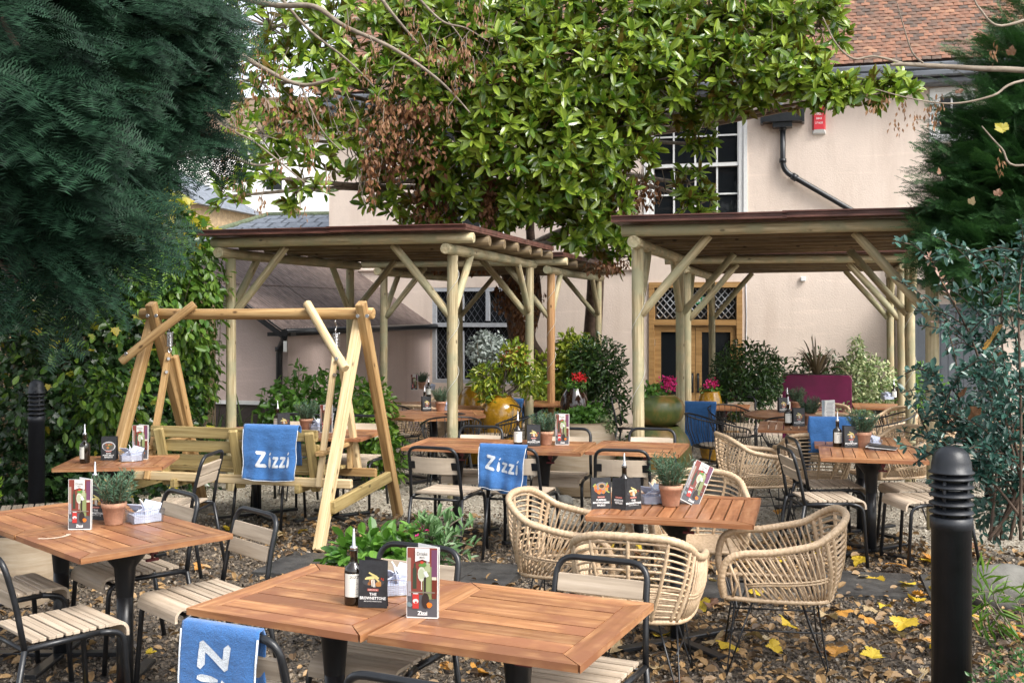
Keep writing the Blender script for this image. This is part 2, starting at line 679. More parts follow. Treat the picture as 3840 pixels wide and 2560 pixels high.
def mat_tile():
    m, t, p = nodes('old_clay_roof_tile')
    g = t.nodes.new('ShaderNodeNewGeometry')
    oi = t.nodes.new('ShaderNodeObjectInfo')
    ad = t.nodes.new('ShaderNodeMath')
    ad.operation = 'ADD'
    t.links.new(g.outputs['Random Per Island'], ad.inputs[0])
    t.links.new(oi.outputs['Random'], ad.inputs[1])
    fr = t.nodes.new('ShaderNodeMath')
    fr.operation = 'FRACT'
    t.links.new(ad.outputs[0], fr.inputs[0])
    c = ramp(t, fr.outputs[0], [(0.0, (0.27, 0.125, 0.072)), (0.40, (0.20, 0.092, 0.056)), (0.70, (0.135, 0.076, 0.052)), (0.88, (0.07, 0.052, 0.042)), (1.0, (0.34, 0.175, 0.10))])
    n = noise(t, coords(t, (1, 1, 1)), 16, 5, 0.65)
    c = mixc(t, ramp(t, n, [(0.45, (0, 0, 0)), (0.75, (0.6, 0.6, 0.6))]), c, (0.16, 0.13, 0.10))
    t.links.new(c, p.inputs['Base Color'])
    p.inputs['Roughness'].default_value = 0.8
    bump(t, p, n, 0.4, 0.01)
    return m


TILE = mat_tile()
CORR = mat_wood('brown_corrugated_sheet', (0.055, 0.042, 0.038), (0.115, 0.085, 0.075), (0.18, 0.138, 0.122), 0.6, (0.9, 12, 12), False, 0.2, 0.0)

# ------------------------------------------------------------------ scatter (leaves, stones, tiles): one mesh from many copies of a small one
def scatter(name, tv, tf, M, T, mat, parent=None, smooth=False, kind='stuff'):
    tv = np.asarray(tv, float)
    tf = np.asarray(tf, int)
    k, n = len(T), len(tv)
    v = np.einsum('kij,nj->kni', M, tv) + T[:, None, :]
    f = tf[None, :, :] + (np.arange(k) * n)[:, None, None]
    me = mesh_np(name, v.reshape(-1, 3), f.reshape(-1, tf.shape[1]), smooth)
    o = ob(name, me, mat, parent)
    if kind:
        o['kind'] = kind
    return o


def unit(a):
    return a / np.maximum(np.linalg.norm(a, axis=-1, keepdims=True), 1e-9)


def frames(d, up):
    """matrices whose columns are x, y (=d), z (close to up)"""
    d = unit(d)
    x = unit(np.cross(d, up))
    z = np.cross(x, d)
    return np.stack([x, d, z], axis=-1)


def rand_dirs(n):
    return unit(rng.normal(size=(n, 3)))


# leaf templates: base at the origin, tip at +Y, upper face +Z
def leaf_t(wd=0.36, fold=0.10, droop=0.08):
    a, b = wd / 2, fold
    v = [(0, 0, 0), (-a * .72, .26, b * .8), (0, .28, 0), (a * .72, .26, b * .8), (-a, .54, b - droop * .4), (0, .56, -droop * .35),
         (a, .54, b - droop * .4), (-a * .78, .80, b * .8 - droop * .7), (0, .82, -droop * .7), (a * .78, .80, b * .8 - droop * .7), (0, 1, -droop)]
    f = [(0, 2, 1), (0, 3, 2), (1, 2, 5), (1, 5, 4), (2, 3, 6), (2, 6, 5), (4, 5, 8), (4, 8, 7), (5, 6, 9), (5, 9, 8), (7, 8, 10), (8, 9, 10)]
    return np.array(v), np.array(f)


def leaf_small(wd=0.55):
    a = wd / 2
    v = [(0, 0, 0), (-a, .45, .08), (0, 1, -.04), (a, .45, .08), (0, .5, 0)]
    f = [(0, 4, 1), (0, 3, 4), (1, 4, 2), (4, 3, 2)]
    return np.array(v), np.array(f)


def leaf_lobed():
    """five pointed lobes, for maple and ivy leaves"""
    pts = [(0, 0), (-.12, .10), (-.42, .04), (-.34, .26), (-.56, .48), (-.28, .52), (-.26, .72), (0, 1.0), (.26, .72), (.28, .52), (.56, .48), (.34, .26), (.42, .04), (.12, .10)]
    v = [(x, y, .10 * abs(x) - .12 * (y - .5) ** 2) for x, y in pts] + [(0, .42, -.03)]
    n = len(pts)
    f = [(n, (i + 1) % n, i) for i in range(n)]
    return np.array(v), np.array(f)


# ------------------------------------------------------------------ text and print
TXT = {}


def text_mesh(s, bold=0.0):
    key = (s, bold)
    if key not in TXT:
        cu = bpy.data.curves.new('lettering', 'FONT')
        cu.body = s
        cu.align_x = 'CENTER'
        cu.align_y = 'CENTER'
        cu.offset = bold
        cu.resolution_u = 2
        o = bpy.data.objects.new('lettering', cu)
        C.objects.link(o)
        dg = bpy.context.evaluated_depsgraph_get()
        me = bpy.data.meshes.new_from_object(o.evaluated_get(dg))
        me.materials.clear()
        bpy.data.objects.remove(o)
        bpy.data.curves.remove(cu)
        TXT[key] = me
    return TXT[key]


def text_scaled(s, width, height, bold, M, mat, name, parent, bend=None):
    me = text_mesh(s, bold).copy()
    v = np.zeros(len(me.vertices) * 3, dtype=np.float32)
    me.vertices.foreach_get('co', v)
    v = v.reshape(-1, 3)
    mn, mx = v.min(0), v.max(0)
    v = (v - (mn + mx) / 2)
    v[:, 0] *= width / max(mx[0] - mn[0], 1e-6)
    v[:, 1] *= height / max(mx[1] - mn[1], 1e-6)
    out = np.zeros_like(v)
    for i, p in enumerate(v):
        if bend:
            a = p[0] / bend
            q = Vector((bend * math.sin(a), -bend * math.cos(a), p[1]))
        else:
            q = Vector((p[0], 0, p[1]))
        out[i] = (M @ q)[:]
    me.vertices.foreach_set('co', out.ravel())
    me.update()
    return ob(name, me, mat, parent)


def col_polys(name, polys, parent, mat=None, y0=0.0, dy=-0.0002, M=None):
    """flat print: list of (points (x, z), colour), each sheet a little in front of the last"""
    vs, fs, cols = [], [], []
    for i, (pts, c) in enumerate(polys):
        b = len(vs)
        for (x, z) in pts:
            p = Vector((x, y0 + dy * i, z))
            vs.append(tuple(M @ p) if M is not None else tuple(p))
        fs.append(list(range(b, b + len(pts))))
        cols.append(c)
    me = bpy.data.meshes.new(name)
    me.from_pydata(vs, [], fs)
    ca = me.color_attributes.new('Col', 'FLOAT_COLOR', 'CORNER')
    for p, c in zip(me.polygons, cols):
        for li in p.loop_indices:
            ca.data[li].color = (*c, 1)
    me.update()
    return ob(name, me, mat or PRINT, parent)


def blob(x, z, r, n=9, k=0.25, sx=1.0, sz=1.0, rnd=random):
    return [(x + sx * r * (1 + rnd.uniform(-k, k)) * math.cos(-2 * PI * i / n), z + sz * r * (1 + rnd.uniform(-k, k)) * math.sin(-2 * PI * i / n)) for i in range(n)][::-1]


def rect(x, z, wd, ht, a=0.0):
    c, s = math.cos(a), math.sin(a)
    return [(x + c * p * wd / 2 - s * q * ht / 2, z + s * p * wd / 2 + c * q * ht / 2) for p, q in ((-1, -1), (1, -1), (1, 1), (-1, 1))]


# ------------------------------------------------------------------ slatted metal chair
def arc_slat(L, depth, thick, r):
    """a slat with a rounded, turned-down front edge; local x = length, front at +y"""
    m = MB()
    prof = [(-depth / 2, 0), (depth / 2 - r, 0)]
    for k in range(1, 6):
        a = k / 5 * PI / 2
        prof.append((depth / 2 - r + r * math.sin(a), -r + r * math.cos(a)))
    prof.append((depth / 2, -r - 0.02))
    top = [(y, z) for y, z in prof]
    bot = [(-depth / 2, -thick), (depth / 2 - r, -thick)]
    for k in range(1, 6):
        a = k / 5 * PI / 2
        bot.append((depth / 2 - r + (r - thick) * math.sin(a), -r + (r - thick) * math.cos(a)))
    bot.append((depth / 2 - thick, -r - 0.02))
    n = len(top)
    vs = [(-L / 2, y, z) for y, z in top] + [(L / 2, y, z) for y, z in top] + [(-L / 2, y, z) for y, z in bot] + [(L / 2, y, z) for y, z in bot]
    fs = []
    for i in range(n - 1):
        fs.append((i, n + i, n + i + 1, i + 1))
        fs.append((2 * n + i, 2 * n + i + 1, 3 * n + i + 1, 3 * n + i))
        fs.append((i, i + 1, 2 * n + i + 1, 2 * n + i))
        fs.append((n + i, 3 * n + i, 3 * n + i + 1, n + i + 1))
    fs += [(0, 2 * n, 3 * n, n), (n - 1, 2 * n - 1, 4 * n - 1, 3 * n - 1)]
    return m.add(vs, fs)


def make_chair(kind):
    t = thing('slatted_chair', '', 'chair', group='black framed slatted garden chairs')
    r = 0.0125
    for s in (-1, 1):
        pts = round_path([(s * .215, .235, 0), (s * .203, .205, .425), (s * .200, .10, .442)], 0.07)
        MB().tube(pts, r, 8).build('front_leg', BLACK, t)
        MB().tube([(s * .215, -.285, 0), (s * .202, -.205, .435)], r, 8).build('rear_leg', BLACK, t)
        MB().tube([(s * .200, .101, .4418), (s * .200, -.204, .436)], r, 8).build('seat_rail', BLACK, t)
    bp = round_path([(-.202, -.2055, .437), (-.192, -.235, .62), (-.186, -.285, .805), (.186, -.285, .805), (.192, -.235, .62), (.202, -.2055, .437)], 0.075, 6)
    MB().tube(bp, r, 8).build('back_frame', BLACK, t)
    MB().tube([(-.2, -.195, .424), (.2, -.195, .424)], 0.009, 6).build('cross_bar', BLACK, t)
    MB().tube([(-.2, .16, .415), (.2, .16, .415)], 0.009, 6).build('cross_bar', BLACK, t)
    n = 5 if kind == 'slats' else 6
    d = 0.345 / n
    me = None
    for i in range(n):
        y = -.172 + d * i + d / 2 - 0.003
        if me is None:
            mm = MB()
            mm.box((0, -d * .235, 0), (.374, d * .40, .014), bev=.002)
            mm.box((0, d * .20, 0), (.374, d * .42, .014), bev=.002)
            me = mm.mesh('slat')
        ob('slat', me, GREYWOOD, t, (0, y, .4585 - 0.002 * i * 0))
    arc_slat(.374, .085, .013, .045).build('front_slat', GREYWOOD, t, (0, .196, .4655))
    if kind == 'slats':
        for z, y in ((.708, -.2585), (.630, -.2365)):
            o = MB().box((0, 0, 0), (.352, .016, .072), bev=.003).build('back_slat', GREYWOOD, t, (0, y, z), (R(15), 0, 0))
    else:
        m = MB()
        nn = 10
        vs, fs = [], []
        for i in range(nn + 1):
            x = -.175 + .35 * i / nn
            c = -.030 * (1 - (x / .175) ** 2)
            for dy, z in ((0, .615), (0, .735), (.010, .735), (.010, .615)):
                vs.append((x, -.238 - .27 * (z - .62) + c - dy + 0.012, z))
        for i in range(nn):
            for k in range(4):
                k2 = (k + 1) % 4
                fs.append((i * 4 + k, i * 4 + 4 + k, i * 4 + 4 + k2, i * 4 + k2))
        fs += [(0, 1, 2, 3), (nn * 4 + 3, nn * 4 + 2, nn * 4 + 1, nn * 4)]
        m.add(vs, fs)
        m.build('back_panel', PLY, t)
        for s in (-1, 1):
            MB().box((0, 0, 0), (.050, .006, .055)).build('bracket', BLACK, t, (s * .168, -.262, .675), (R(15), 0, R(-8 * s)))
    return t


# ------------------------------------------------------------------ teak topped pedestal table
def make_table(wd, dp, nslat, along='x', gap=.006, mat=None, clamp=True, end=.085, side=.085):
    """boards run along x; the two mitred end boards lie at x = +-wd/2 (swapped when along = 'y')"""
    mat = mat or TEAK
    t = thing('teak_table', '', 'table', group='wooden topped pedestal tables')
    H, th = .73, .024
    a, b = (wd / 2, dp / 2) if along == 'x' else (dp / 2, wd / 2)
    rot0 = 0 if along == 'x' else PI / 2
    q = Matrix.Rotation(rot0, 3, 'Z')

    def board(poly, name, rz=0.0):
        # poly in the top's own plane; the mesh is laid with its grain along local x
        Mi = Matrix.Rotation(-rz, 3, 'Z')
        pts = [(Mi @ Vector((x, y, 0)))[:2] for x, y in poly]
        m = MB().prism(pts, -th, 0)
        return ob(name, m.mesh(name), mat, t, (0, 0, H + random.uniform(-.0012, .0012)), (0, 0, rz + rot0))
    g = gap / 2
    e, sd = end, side
    for s in (1, -1):
        p = [(s * a, -b + g), (s * a, b - g), (s * (a - e), b - sd), (s * (a - e), -b + sd)]
        if s < 0:
            p = p[::-1]
        board(p, 'end_board', PI / 2)
        p = [(-a + g * 2, s * b), (-a + e + g, s * (b - sd + g)), (a - e - g, s * (b - sd + g)), (a - g * 2, s * b)]
        if s < 0:
            p = p[::-1]
        board(p[::-1] if s > 0 and False else p, 'side_board')
    n = nslat
    dd = (2 * b - 2 * sd) / n
    for i in range(n):
        y0 = -b + sd + dd * i
        m = [(-a + e + g, y0 + g), (a - e - g, y0 + g), (a - e - g, y0 + dd - g), (-a + e + g, y0 + dd - g)]
        board(m, 'slat')
    # frame under the top, pedestal and foot
    MB().box((0, 0, H - th - .012), (min(wd, dp) * .62, .07, .022)).box((0, 0, H - th - .0245), (.07, min(wd, dp) * .62, .003)).build('under_frame', BLACK, t)
    MB().lathe([(.038, .44), (.05, .58), (.115, .66), (.17, .682), (.17, .69), (0, .69)], 20).build('mounting_cone', BLACK, t)
    MB().tube([(0, 0, .02), (0, 0, .46)], .038, 16).build('pedestal', BLACK, t)
    for k in range(4):
        ang = PI / 4 + k * PI / 2
        mm = MB()
        mm.box((.20, 0, .022), (.34, .06, .022), bev=.004)
        ob('foot', mm.mesh('foot'), BLACK, t, (0, 0, 0), (0, 0, ang))
    if clamp:
        MB().box((.075, -.12, .665), (.03, .05, .03)).tube([(.075, -.12, .66), (.075, -.12, .62)], .006, 6).box((.075, -.12, .62), (.06, .016, .012)).build('clamp', REDCL, t)
    return t


def octa_table(rad, label, loc, rz, mat=None, nslat=9, roundish=False):
    mat = mat or TEAK
    t = thing('round_teak_table' if roundish else 'octagonal_teak_table', label, 'table', loc, rz, group='wooden topped pedestal tables')
    H, th = .73, .026
    N = 24 if roundish else 8
    ring = [(rad * math.cos(2 * PI * (i + .5) / N), rad * math.sin(2 * PI * (i + .5) / N)) for i in range(N)]
    inn = [(p[0] * .80, p[1] * .80) for p in ring]
    step = N // 8
    for k in range(8):
        ids = [(k * step + j) % N for j in range(step + 1)]
        poly = [ring[i] for i in ids] + [inn[i] for i in reversed(ids)]
        ang = 2 * PI * (k + .5 + (0.5 if not roundish else 0.5 / step * 1.0)) / 8 + PI / 2
        cx = sum(p[0] for p in poly) / len(poly)
        cy = sum(p[1] for p in poly) / len(poly)
        Mi = Matrix.Rotation(-ang, 3, 'Z')
        pts = [((Mi @ Vector(((x - cx) * .992, (y - cy) * .992, 0)))[:2]) for x, y in poly]
        ob('rim_board', MB().prism(pts, -th, 0).mesh('rim_board'), mat, t, (cx, cy, H), (0, 0, ang))
    # inner boards clipped to the inner polygon
    ir = rad * .80 * math.cos(PI / N)
    dd = 2 * ir / nslat

    def half(y):
        # half width of the inner polygon at height y
        best = 0
        for i in range(N):
            p, q = inn[i], inn[(i + 1) % N]
            if (p[1] - y) * (q[1] - y) <= 0 and abs(p[1] - q[1]) > 1e-9:
                best = max(best, abs(p[0] + (q[0] - p[0]) * (y - p[1]) / (q[1] - p[1])))
        return best
    for i in range(nslat):
        y0, y1 = -ir + dd * i + .002, -ir + dd * (i + 1) - .002
        ys = [y0, (y0 + y1) / 2, y1]
        hs_ = [max(.02, half(y) - .003) for y in ys]
        poly = [(-hs_[0], y0), (hs_[0], y0), (hs_[1], ys[1]), (hs_[2], y1), (-hs_[2], y1), (-hs_[1], ys[1])]
        ob('slat', MB().prism(poly, -th, 0).mesh('slat'), mat, t, (0, 0, H))
    MB().box((0, 0, H - th - .012), (rad, .07, .022)).build('under_frame', BLACK, t)
    MB().tube([(0, 0, .02), (0, 0, .69)], .045, 16).build('pedestal', BLACK, t)
    for k in range(4):
        mm = MB()
        mm.box((.22, 0, .022), (.38, .06, .022), bev=.004)
        ob('foot', mm.mesh('foot'), BLACK, t, (0, 0, 0), (0, 0, PI / 4 + k * PI / 2))
    return t


# ------------------------------------------------------------------ rattan armchair
def make_rattan():
    t = thing('rattan_armchair', '', 'armchair', group='honey rattan armchairs on black hairpin legs')
    half = [(.255, .285, .415), (.285, .300, .50), (.300, .275, .600), (.308, .20, .642), (.315, .06, .655), (.318, -.06, .675), (.308, -.18, .705), (.275, -.275, .765), (.18, -.335, .805), (0, -.36, .815)]
    full = half + [(-x, y, z) for x, y, z in half[-2::-1]]
    rim = smooth_path(full, 14)
    rr = [.0195 * (1 + .075 * math.sin(i * 2.1)) for i in range(len(rim))]
    MB().tube(rim, rr, 8).build('rim', RATTAN, t)
    low = [(.255, .275, .408), (.275, .10, .405), (.272, -.10, .402), (.235, -.225, .40), (.13, -.275, .40), (0, -.285, .40)]
    lowf = low + [(-x, y, z) for x, y, z in low[-2::-1]]
    base = smooth_path(lowf, 10)
    MB().tube(base + [Vector((0, .285, .41))], .013, 7, closed=True).build('seat_ring', RATTAN, t)

    def rp(s):      # point on the rim, s 0..1 from the right arm round to the left
        k = s * (len(rim) - 1)
        i = min(int(k), len(rim) - 2)
        return rim[i].lerp(rim[i + 1], k - i)

    def bp(s):
        a_, b_ = .12, .30           # where the sides begin and end on the ring, so that the side canes stand upright
        h = s if s <= .5 else 1 - s
        if h < .14:
            h = h / .14 * a_
        elif h < .335:
            h = a_ + (h - .14) / .195 * (b_ - a_)
        else:
            h = b_ + (h - .335) / .165 * (.5 - b_)
        s = h if s <= .5 else 1 - h
        k = s * (len(base) - 1)
        i = min(int(k), len(base) - 2)
        return base[i].lerp(base[i + 1], k - i)

    def sp(s, q):   # the shell between the seat ring and the rim, bulged outwards a little
        a, b = bp(s), rp(s)
        p = a.lerp(b, q)
        o = Vector((p.x, p.y - .02, 0))
        o = o.normalized() if o.length > 1e-6 else o
        return p + o * (.025 * math.sin(PI * q))
    s0, s1 = .14, .335
    for side in (0, 1):
        for i in range(14):
            s = s0 + (s1 - s0) * i / 13
            s = s if side == 0 else 1 - s
            MB().tube([sp(s, q) for q in (0, .25, .5, .75, 1)], .0062, 5).build('upright_cane', RATTAN, t)
        for q in (.36, .41):
            ss = [s0 - .02 + (s1 - s0 + .03) * i / 7 for i in range(8)]
            MB().tube([sp(s if side == 0 else 1 - s, q) for s in ss], .0065, 5).build('band_cane', RATTAN, t)
        sc = s1 + .022
        sc = sc if side == 0 else 1 - sc
        MB().tube([sp(sc, q / 12) for q in range(13)], [.0125 * (1 + .12 * math.sin(2.4 * i)) for i in range(13)], 6).build('corner_post', RATTAN, t)
        sa = .10 if side == 0 else .90
        MB().tube([bp(.03 if side == 0 else .97), sp(sa, .5), rp(sa + (.02 if side == 0 else -.02))], .008, 5).build('front_cane', RATTAN, t)
    sL, sR = s1 + .012, 1 - s1 - .012
    for i in range(5):
        s = sL + (sR - sL) * (i + .5) / 5
        MB().tube([sp(s, q / 12) for q in range(13)], [.0105 * (1 + .14 * math.sin(2.6 * k)) for k in range(13)], 6).build('back_post', RATTAN, t)
    for i in range(12):
        q = .07 + .86 * i / 11
        MB().tube([sp(sL + (sR - sL) * k / 12, q) for k in range(13)], .0062, 5).build('back_cane', RATTAN, t)
    for i in range(15):
        y = -.25 + .52 * i / 14
        hw = .262 if y > -.12 else .262 - (-.12 - y) * .75
        MB().tube([(-hw, y, .405), (-hw * .5, y, .398), (hw * .5, y, .398), (hw, y, .405)], .0068, 5).build('seat_cane', RATTAN, t)
    # steel: a rectangle under the seat, four hairpin legs, a low stretcher
    fr = [(.20, .22, .385), (.20, -.20, .385), (-.20, -.20, .385), (-.20, .22, .385)]
    MB().tube(fr, .007, 5, closed=True).build('seat_frame', WIRE, t)
    for sx in (-1, 1):
        for fy, y0 in ((.27, .22), (-.25, -.20)):
            foot = Vector((sx * .235, fy, .008))
            MB().tube([(sx * .20, y0 - .085 * (1 if fy > 0 else -1), .385), foot, (sx * .12, y0, .385)], .006, 5).build('hairpin_leg', WIRE, t)
        MB().tube([(sx * .212, .235, .235), (sx * .212, -.215, .235)], .005, 5).build('stretcher', WIRE, t)
    return t


# ------------------------------------------------------------------ black wire armchair
def make_wire():
    t = thing('wire_armchair', '', 'armchair', group='black wire armchairs')
    half = [(.24, .26, .60), (.29, .17, .635), (.305, .02, .665), (.28, -.14, .71), (.20, -.255, .755), (0, -.30, .775)]
    full = half + [(-x, y, z) for x, y, z in half[-2::-1]]
    rim = smooth_path(full, 6)
    MB().tube(rim, .009, 6).build('rim', WIRE, t)
    lowh = [(.19, .22, .44), (.215, .10, .43), (.21, -.05, .43), (.17, -.17, .43), (0, -.22, .43)]
    low = smooth_path(lowh + [(-x, y, z) for x, y, z in lowh[-2::-1]], 6)
    MB().tube(low + [Vector((0, .235, .44))], .008, 5, closed=True).build('seat_ring', WIRE, t)
    n = 27
    for i in range(n):
        s = i / (n - 1)

        def pick(L, s):
            k = s * (len(L) - 1)
            j = min(int(k), len(L) - 2)
            return L[j].lerp(L[j + 1], k - j)
        a, b = pick(low, s), pick(rim, s)
        mid = a.lerp(b, .5) + Vector((a.x, a.y, 0)) * .10
        MB().tube([a * .55 + Vector((0, 0, .19)), a, mid, b], .0035, 4).build('wire', WIRE, t)
    MB().lathe([(0, .452), (.17, .452), (.175, .444), (.17, .436), (0, .436)], 20).build('seat_pad', GREYWOOD, t)
    for sx in (-1, 1):
        MB().tube(round_path([(sx * .19, .20, .44), (sx * .235, .25, .008), (sx * .235, -.24, .008), (sx * .17, -.17, .43)], .03), .0075, 5).build('leg_frame', WIRE, t)
    return t


# ------------------------------------------------------------------ things on the tables
def make_pot():
    t = thing('herb_pot', '', 'plant pot', group='little terracotta herb pots on the tables')
    MB().lathe([(0, .0), (.040, 0), (.043, .004), (.0555, .082), (.060, .084), (.061, .106), (.053, .107), (.050, .090), (0, .088)], 24).build('pot', TERRA, t)
    MB().lathe([(0, .094), (.051, .092)], 16).build('soil', SOIL, t)
    v, f = leaf_small(.16)
    # rosemary: stems with narrow leaves
    stems = []
    n = 64
    T, Mx = [], []
    mb = MB()
    for i in range(n):
        a = rng.uniform(0, 2 * PI)
        rr = rng.uniform(.0, .045)
        base = np.array([rr * math.cos(a), rr * math.sin(a), .09])
        d = np.array([math.cos(a) * rng.uniform(.1, .75), math.sin(a) * rng.uniform(.1, .75), 1.0])
        d /= np.linalg.norm(d)
        L = rng.uniform(.09, .175)
        tip = base + d * L
        mb.tube([base, (base + tip) / 2 + np.array([0, 0, .006]), tip], .0013, 3, False)
        for k in range(20):
            u = .18 + .82 * k / 19
            p = base + d * L * u
            b2 = rng.uniform(0, 2 * PI)
            side = unit(np.cross(d, rand_dirs(1)[0]))
            ld = unit(side * .8 + d * rng.uniform(.4, 1.1))
            T.append(p)
            Mx.append(frames(ld[None], d[None])[0] * rng.uniform(.024, .040))
    o = scatter('foliage', v, f, np.array(Mx), np.array(T), HERB, t)
    mb.build('stems', HERBSTEM, t)
    return t


def make_bottle():
    t = thing('oil_bottle', '', 'bottle', group='dark oil bottles with steel pourers')
    MB().lathe([(0, 0), (.032, 0), (.034, .003), (.034, .118), (.031, .132), (.016, .143), (.0135, .150), (.0135, .185), (.0155, .187), (.0155, .194), (.012, .196), (0, .196)], 24).build('glass_body', BOTTLE, t)
    MB().lathe([(.0135, .196), (.0145, .199), (.0145, .203), (.006, .208), (.0042, .262), (.003, .268), (0, .268)], 12).build('pourer', STEEL, t)
    m = MB()
    r = .0344
    vs, fs = [], []
    for i in range(13):
        a = -PI / 2 + R(-70 + 140 * i / 12)
        vs += [(r * math.cos(a), r * math.sin(a), .030), (r * math.cos(a), r * math.sin(a), .112)]
    for i in range(12):
        fs.append((i * 2, i * 2 + 2, i * 2 + 3, i * 2 + 1))
    m.add(vs, fs, True)
    lb = m.build('paper_label', LABEL, t)
    text_scaled('ZIZZI', .040, .009, .01, Matrix.Translation((0, 0, .100)), INK, 'lettering', lb, r + .0003)
    # two columns of fine print
    m = MB()
    for i in range(9):
        for x0, x1 in ((-.022, -.003), (.003, .020 - (i % 3) * .004)):
            z = .088 - i * .006
            a0, a1 = -PI / 2 + x0 / r, -PI / 2 + x1 / r
            q = r + .0003
            m.add([(q * math.cos(a0), q * math.sin(a0), z), (q * math.cos(a1), q * math.sin(a1), z), (q * math.cos(a1), q * math.sin(a1), z + .0018), (q * math.cos(a0), q * math.sin(a0), z + .0018)], [(0, 1, 2, 3)])
    m.build('fine_print', GREYINK, lb)
    return t


def make_basket():
    t = thing('napkin_basket', '', 'basket', group='wire baskets of sachets and napkins')
    W, D, Hh = .145, .105, .062
    m = MB()
    e = .006

    def corner(z):
        k = 1 + .12 * z / Hh
        return [(-W / 2 * k, -D / 2 * k, z), (W / 2 * k, -D / 2 * k, z), (W / 2 * k, D / 2 * k, z), (-W / 2 * k, D / 2 * k, z)]
    m2 = MB()
    m2.tube(corner(Hh), .0021, 5, closed=True)
    m2.tube(corner(.003), .0018, 5, closed=True)
    m2.build('rim', GALV, t)
    for i in range(1, 8):
        m.tube(corner(.003 + (Hh - .003) * i / 8), .0007, 3, closed=True)
    lo, hi = corner(.003), corner(Hh)
    for s in range(4):
        a0, a1, b0, b1 = Vector(lo[s]), Vector(lo[(s + 1) % 4]), Vector(hi[s]), Vector(hi[(s + 1) % 4])
        n = 16 if s % 2 == 0 else 12
        for i in range(n + 1):
            m.tube([a0.lerp(a1, i / n), b0.lerp(b1, i / n)], .0007, 3, False)
    o = m.build('wire_mesh', GALV, t)
    o['kind'] = 'stuff'
    for i in range(9):
        x, y = random.uniform(-.045, .045), random.uniform(-.03, .03)
        s = random.uniform(.026, .045)
        k = MB()
        pts = [(-s, -s * .8, 0), (s, -s, .003), (s * .9, s, 0), (-s, s * .9, .004)]
        k.prism([(p[0], p[1]) for p in pts], -.002, .002)
        ob('sachet', k.mesh('sachet'), NAPKIN if i % 3 else PAPER, t, (x, y, .034 + .004 * i), (random.uniform(.6, 1.5), random.uniform(-.5, .5), random.uniform(0, 6)))
    MB().box((0, 0, .022), (W * .93, D * .93, .036)).build('napkins', NAPKIN, t)
    return t


def brownie_picture(rnd):
    P = [(blob(.0, .094, .040, 14, .06, 1.0, .42, rnd), (.05, .052, .056))]
    for i in range(7):
        P.append((blob(rnd.uniform(-.022, .022), .096 + rnd.uniform(-.010, .008), rnd.uniform(.006, .011), 8, .3, 1, 1, rnd), rnd.choice([(.30, .12, .035), (.42, .20, .06), (.20, .07, .02), (.5, .30, .12)])))
    for x, z, a in ((-.008, .112, .2), (.006, .116, -.5), (.010, .108, -.75), (-.012, .107, .1), (.0, .121, -.45)):
        P.append((rect(x, z, .034, .006, a), rnd.choice([(.66, .56, .24), (.58, .50, .20), (.72, .64, .36)])))
    for x in (-.004, .001, .006):
        P.append((rect(x, .090, .003, .024 + .004 * (x > 0), .12), (.74, .70, .62)))
    for i in range(5):
        P.append((blob(.026 + rnd.uniform(0, .012), .104 + rnd.uniform(-.004, .006), .0022, 6, .3, 1, 1, rnd), (.45, .05, .02)))
    return P


def mac_picture(rnd):
    P = [(blob(0, .112, .040, 14, .08, 1.0, .75, rnd), (.20, .20, .21)), (blob(.004, .122, .018, 14, .04, 1, .85, rnd), (.45, .25, .09)), (blob(.004, .122, .013, 14, .04, 1, .8, rnd), (.05, .03, .02))]
    for x, z in ((-.030, .118), (-.026, .100), (-.006, .098), (.012, .092), (.028, .106), (.034, .122), (-.012, .088)):
        P.append((blob(x, z, .0095, 8, .25, 1, 1, rnd), rnd.choice([(.58, .17, .03), (.66, .25, .04), (.46, .10, .02)])))
    for x, z, a in ((.036, .092, -.6), (-.036, .128, .8), (.030, .131, 1.2)):
        P.append((rect(x, z, .020, .006, a), (.30, .38, .10)))
    return P


def pork_picture(rnd):
    P = [(blob(0, .102, .047, 16, .03, 1.0, .75, rnd), (.52, .52, .53)), (blob(0, .100, .041, 16, .04, 1, .72, rnd), (.10, .09, .08))]
    for i in range(9):
        P.append((blob(rnd.uniform(-.026, .026), .100 + rnd.uniform(-.018, .018), rnd.uniform(.006, .012), 8, .3, 1, 1, rnd), rnd.choice([(.42, .17, .06), (.30, .10, .04), (.10, .14, .04), (.5, .28, .12)])))
    return P


def card_panel(parent, Wd, Ht, pic, lines, loc, rz, tint=None):
    """one stiff panel of a folded table card; printed on its -y face"""
    p = MB().box((0, 0, Ht / 2), (Wd, .0012, Ht)).build('card_panel', INK if tint is None else tint, parent, loc, (R(-4), 0, rz))
    rnd = random.Random(len(lines) + int(Wd * 1e4))
    if pic:
        k = Wd / .105
        col_polys('picture', [([(x * k, z * k * .95) for x, z in pts], c) for pts, c in pic(rnd)], p, None, -.0009)
    if lines:
        z = .052
        rb = [(rect(0, .062, .040, .008), (.42, .09, .055))]
        col_polys('ribbon', rb, p, None, -.0009)
        text_scaled('FESTIVE SPECIAL', .034, .0036, 0, Matrix.Translation((0, -.0015, .062)), WHITEINK, 'lettering', p)
        for s, wd, ht, b in lines:
            z -= ht / 2
            text_scaled(s, wd, ht, b, Matrix.Translation((0, -.0010, z)), WHITEINK, 'lettering', p)
            z -= ht / 2 + .004
    return p


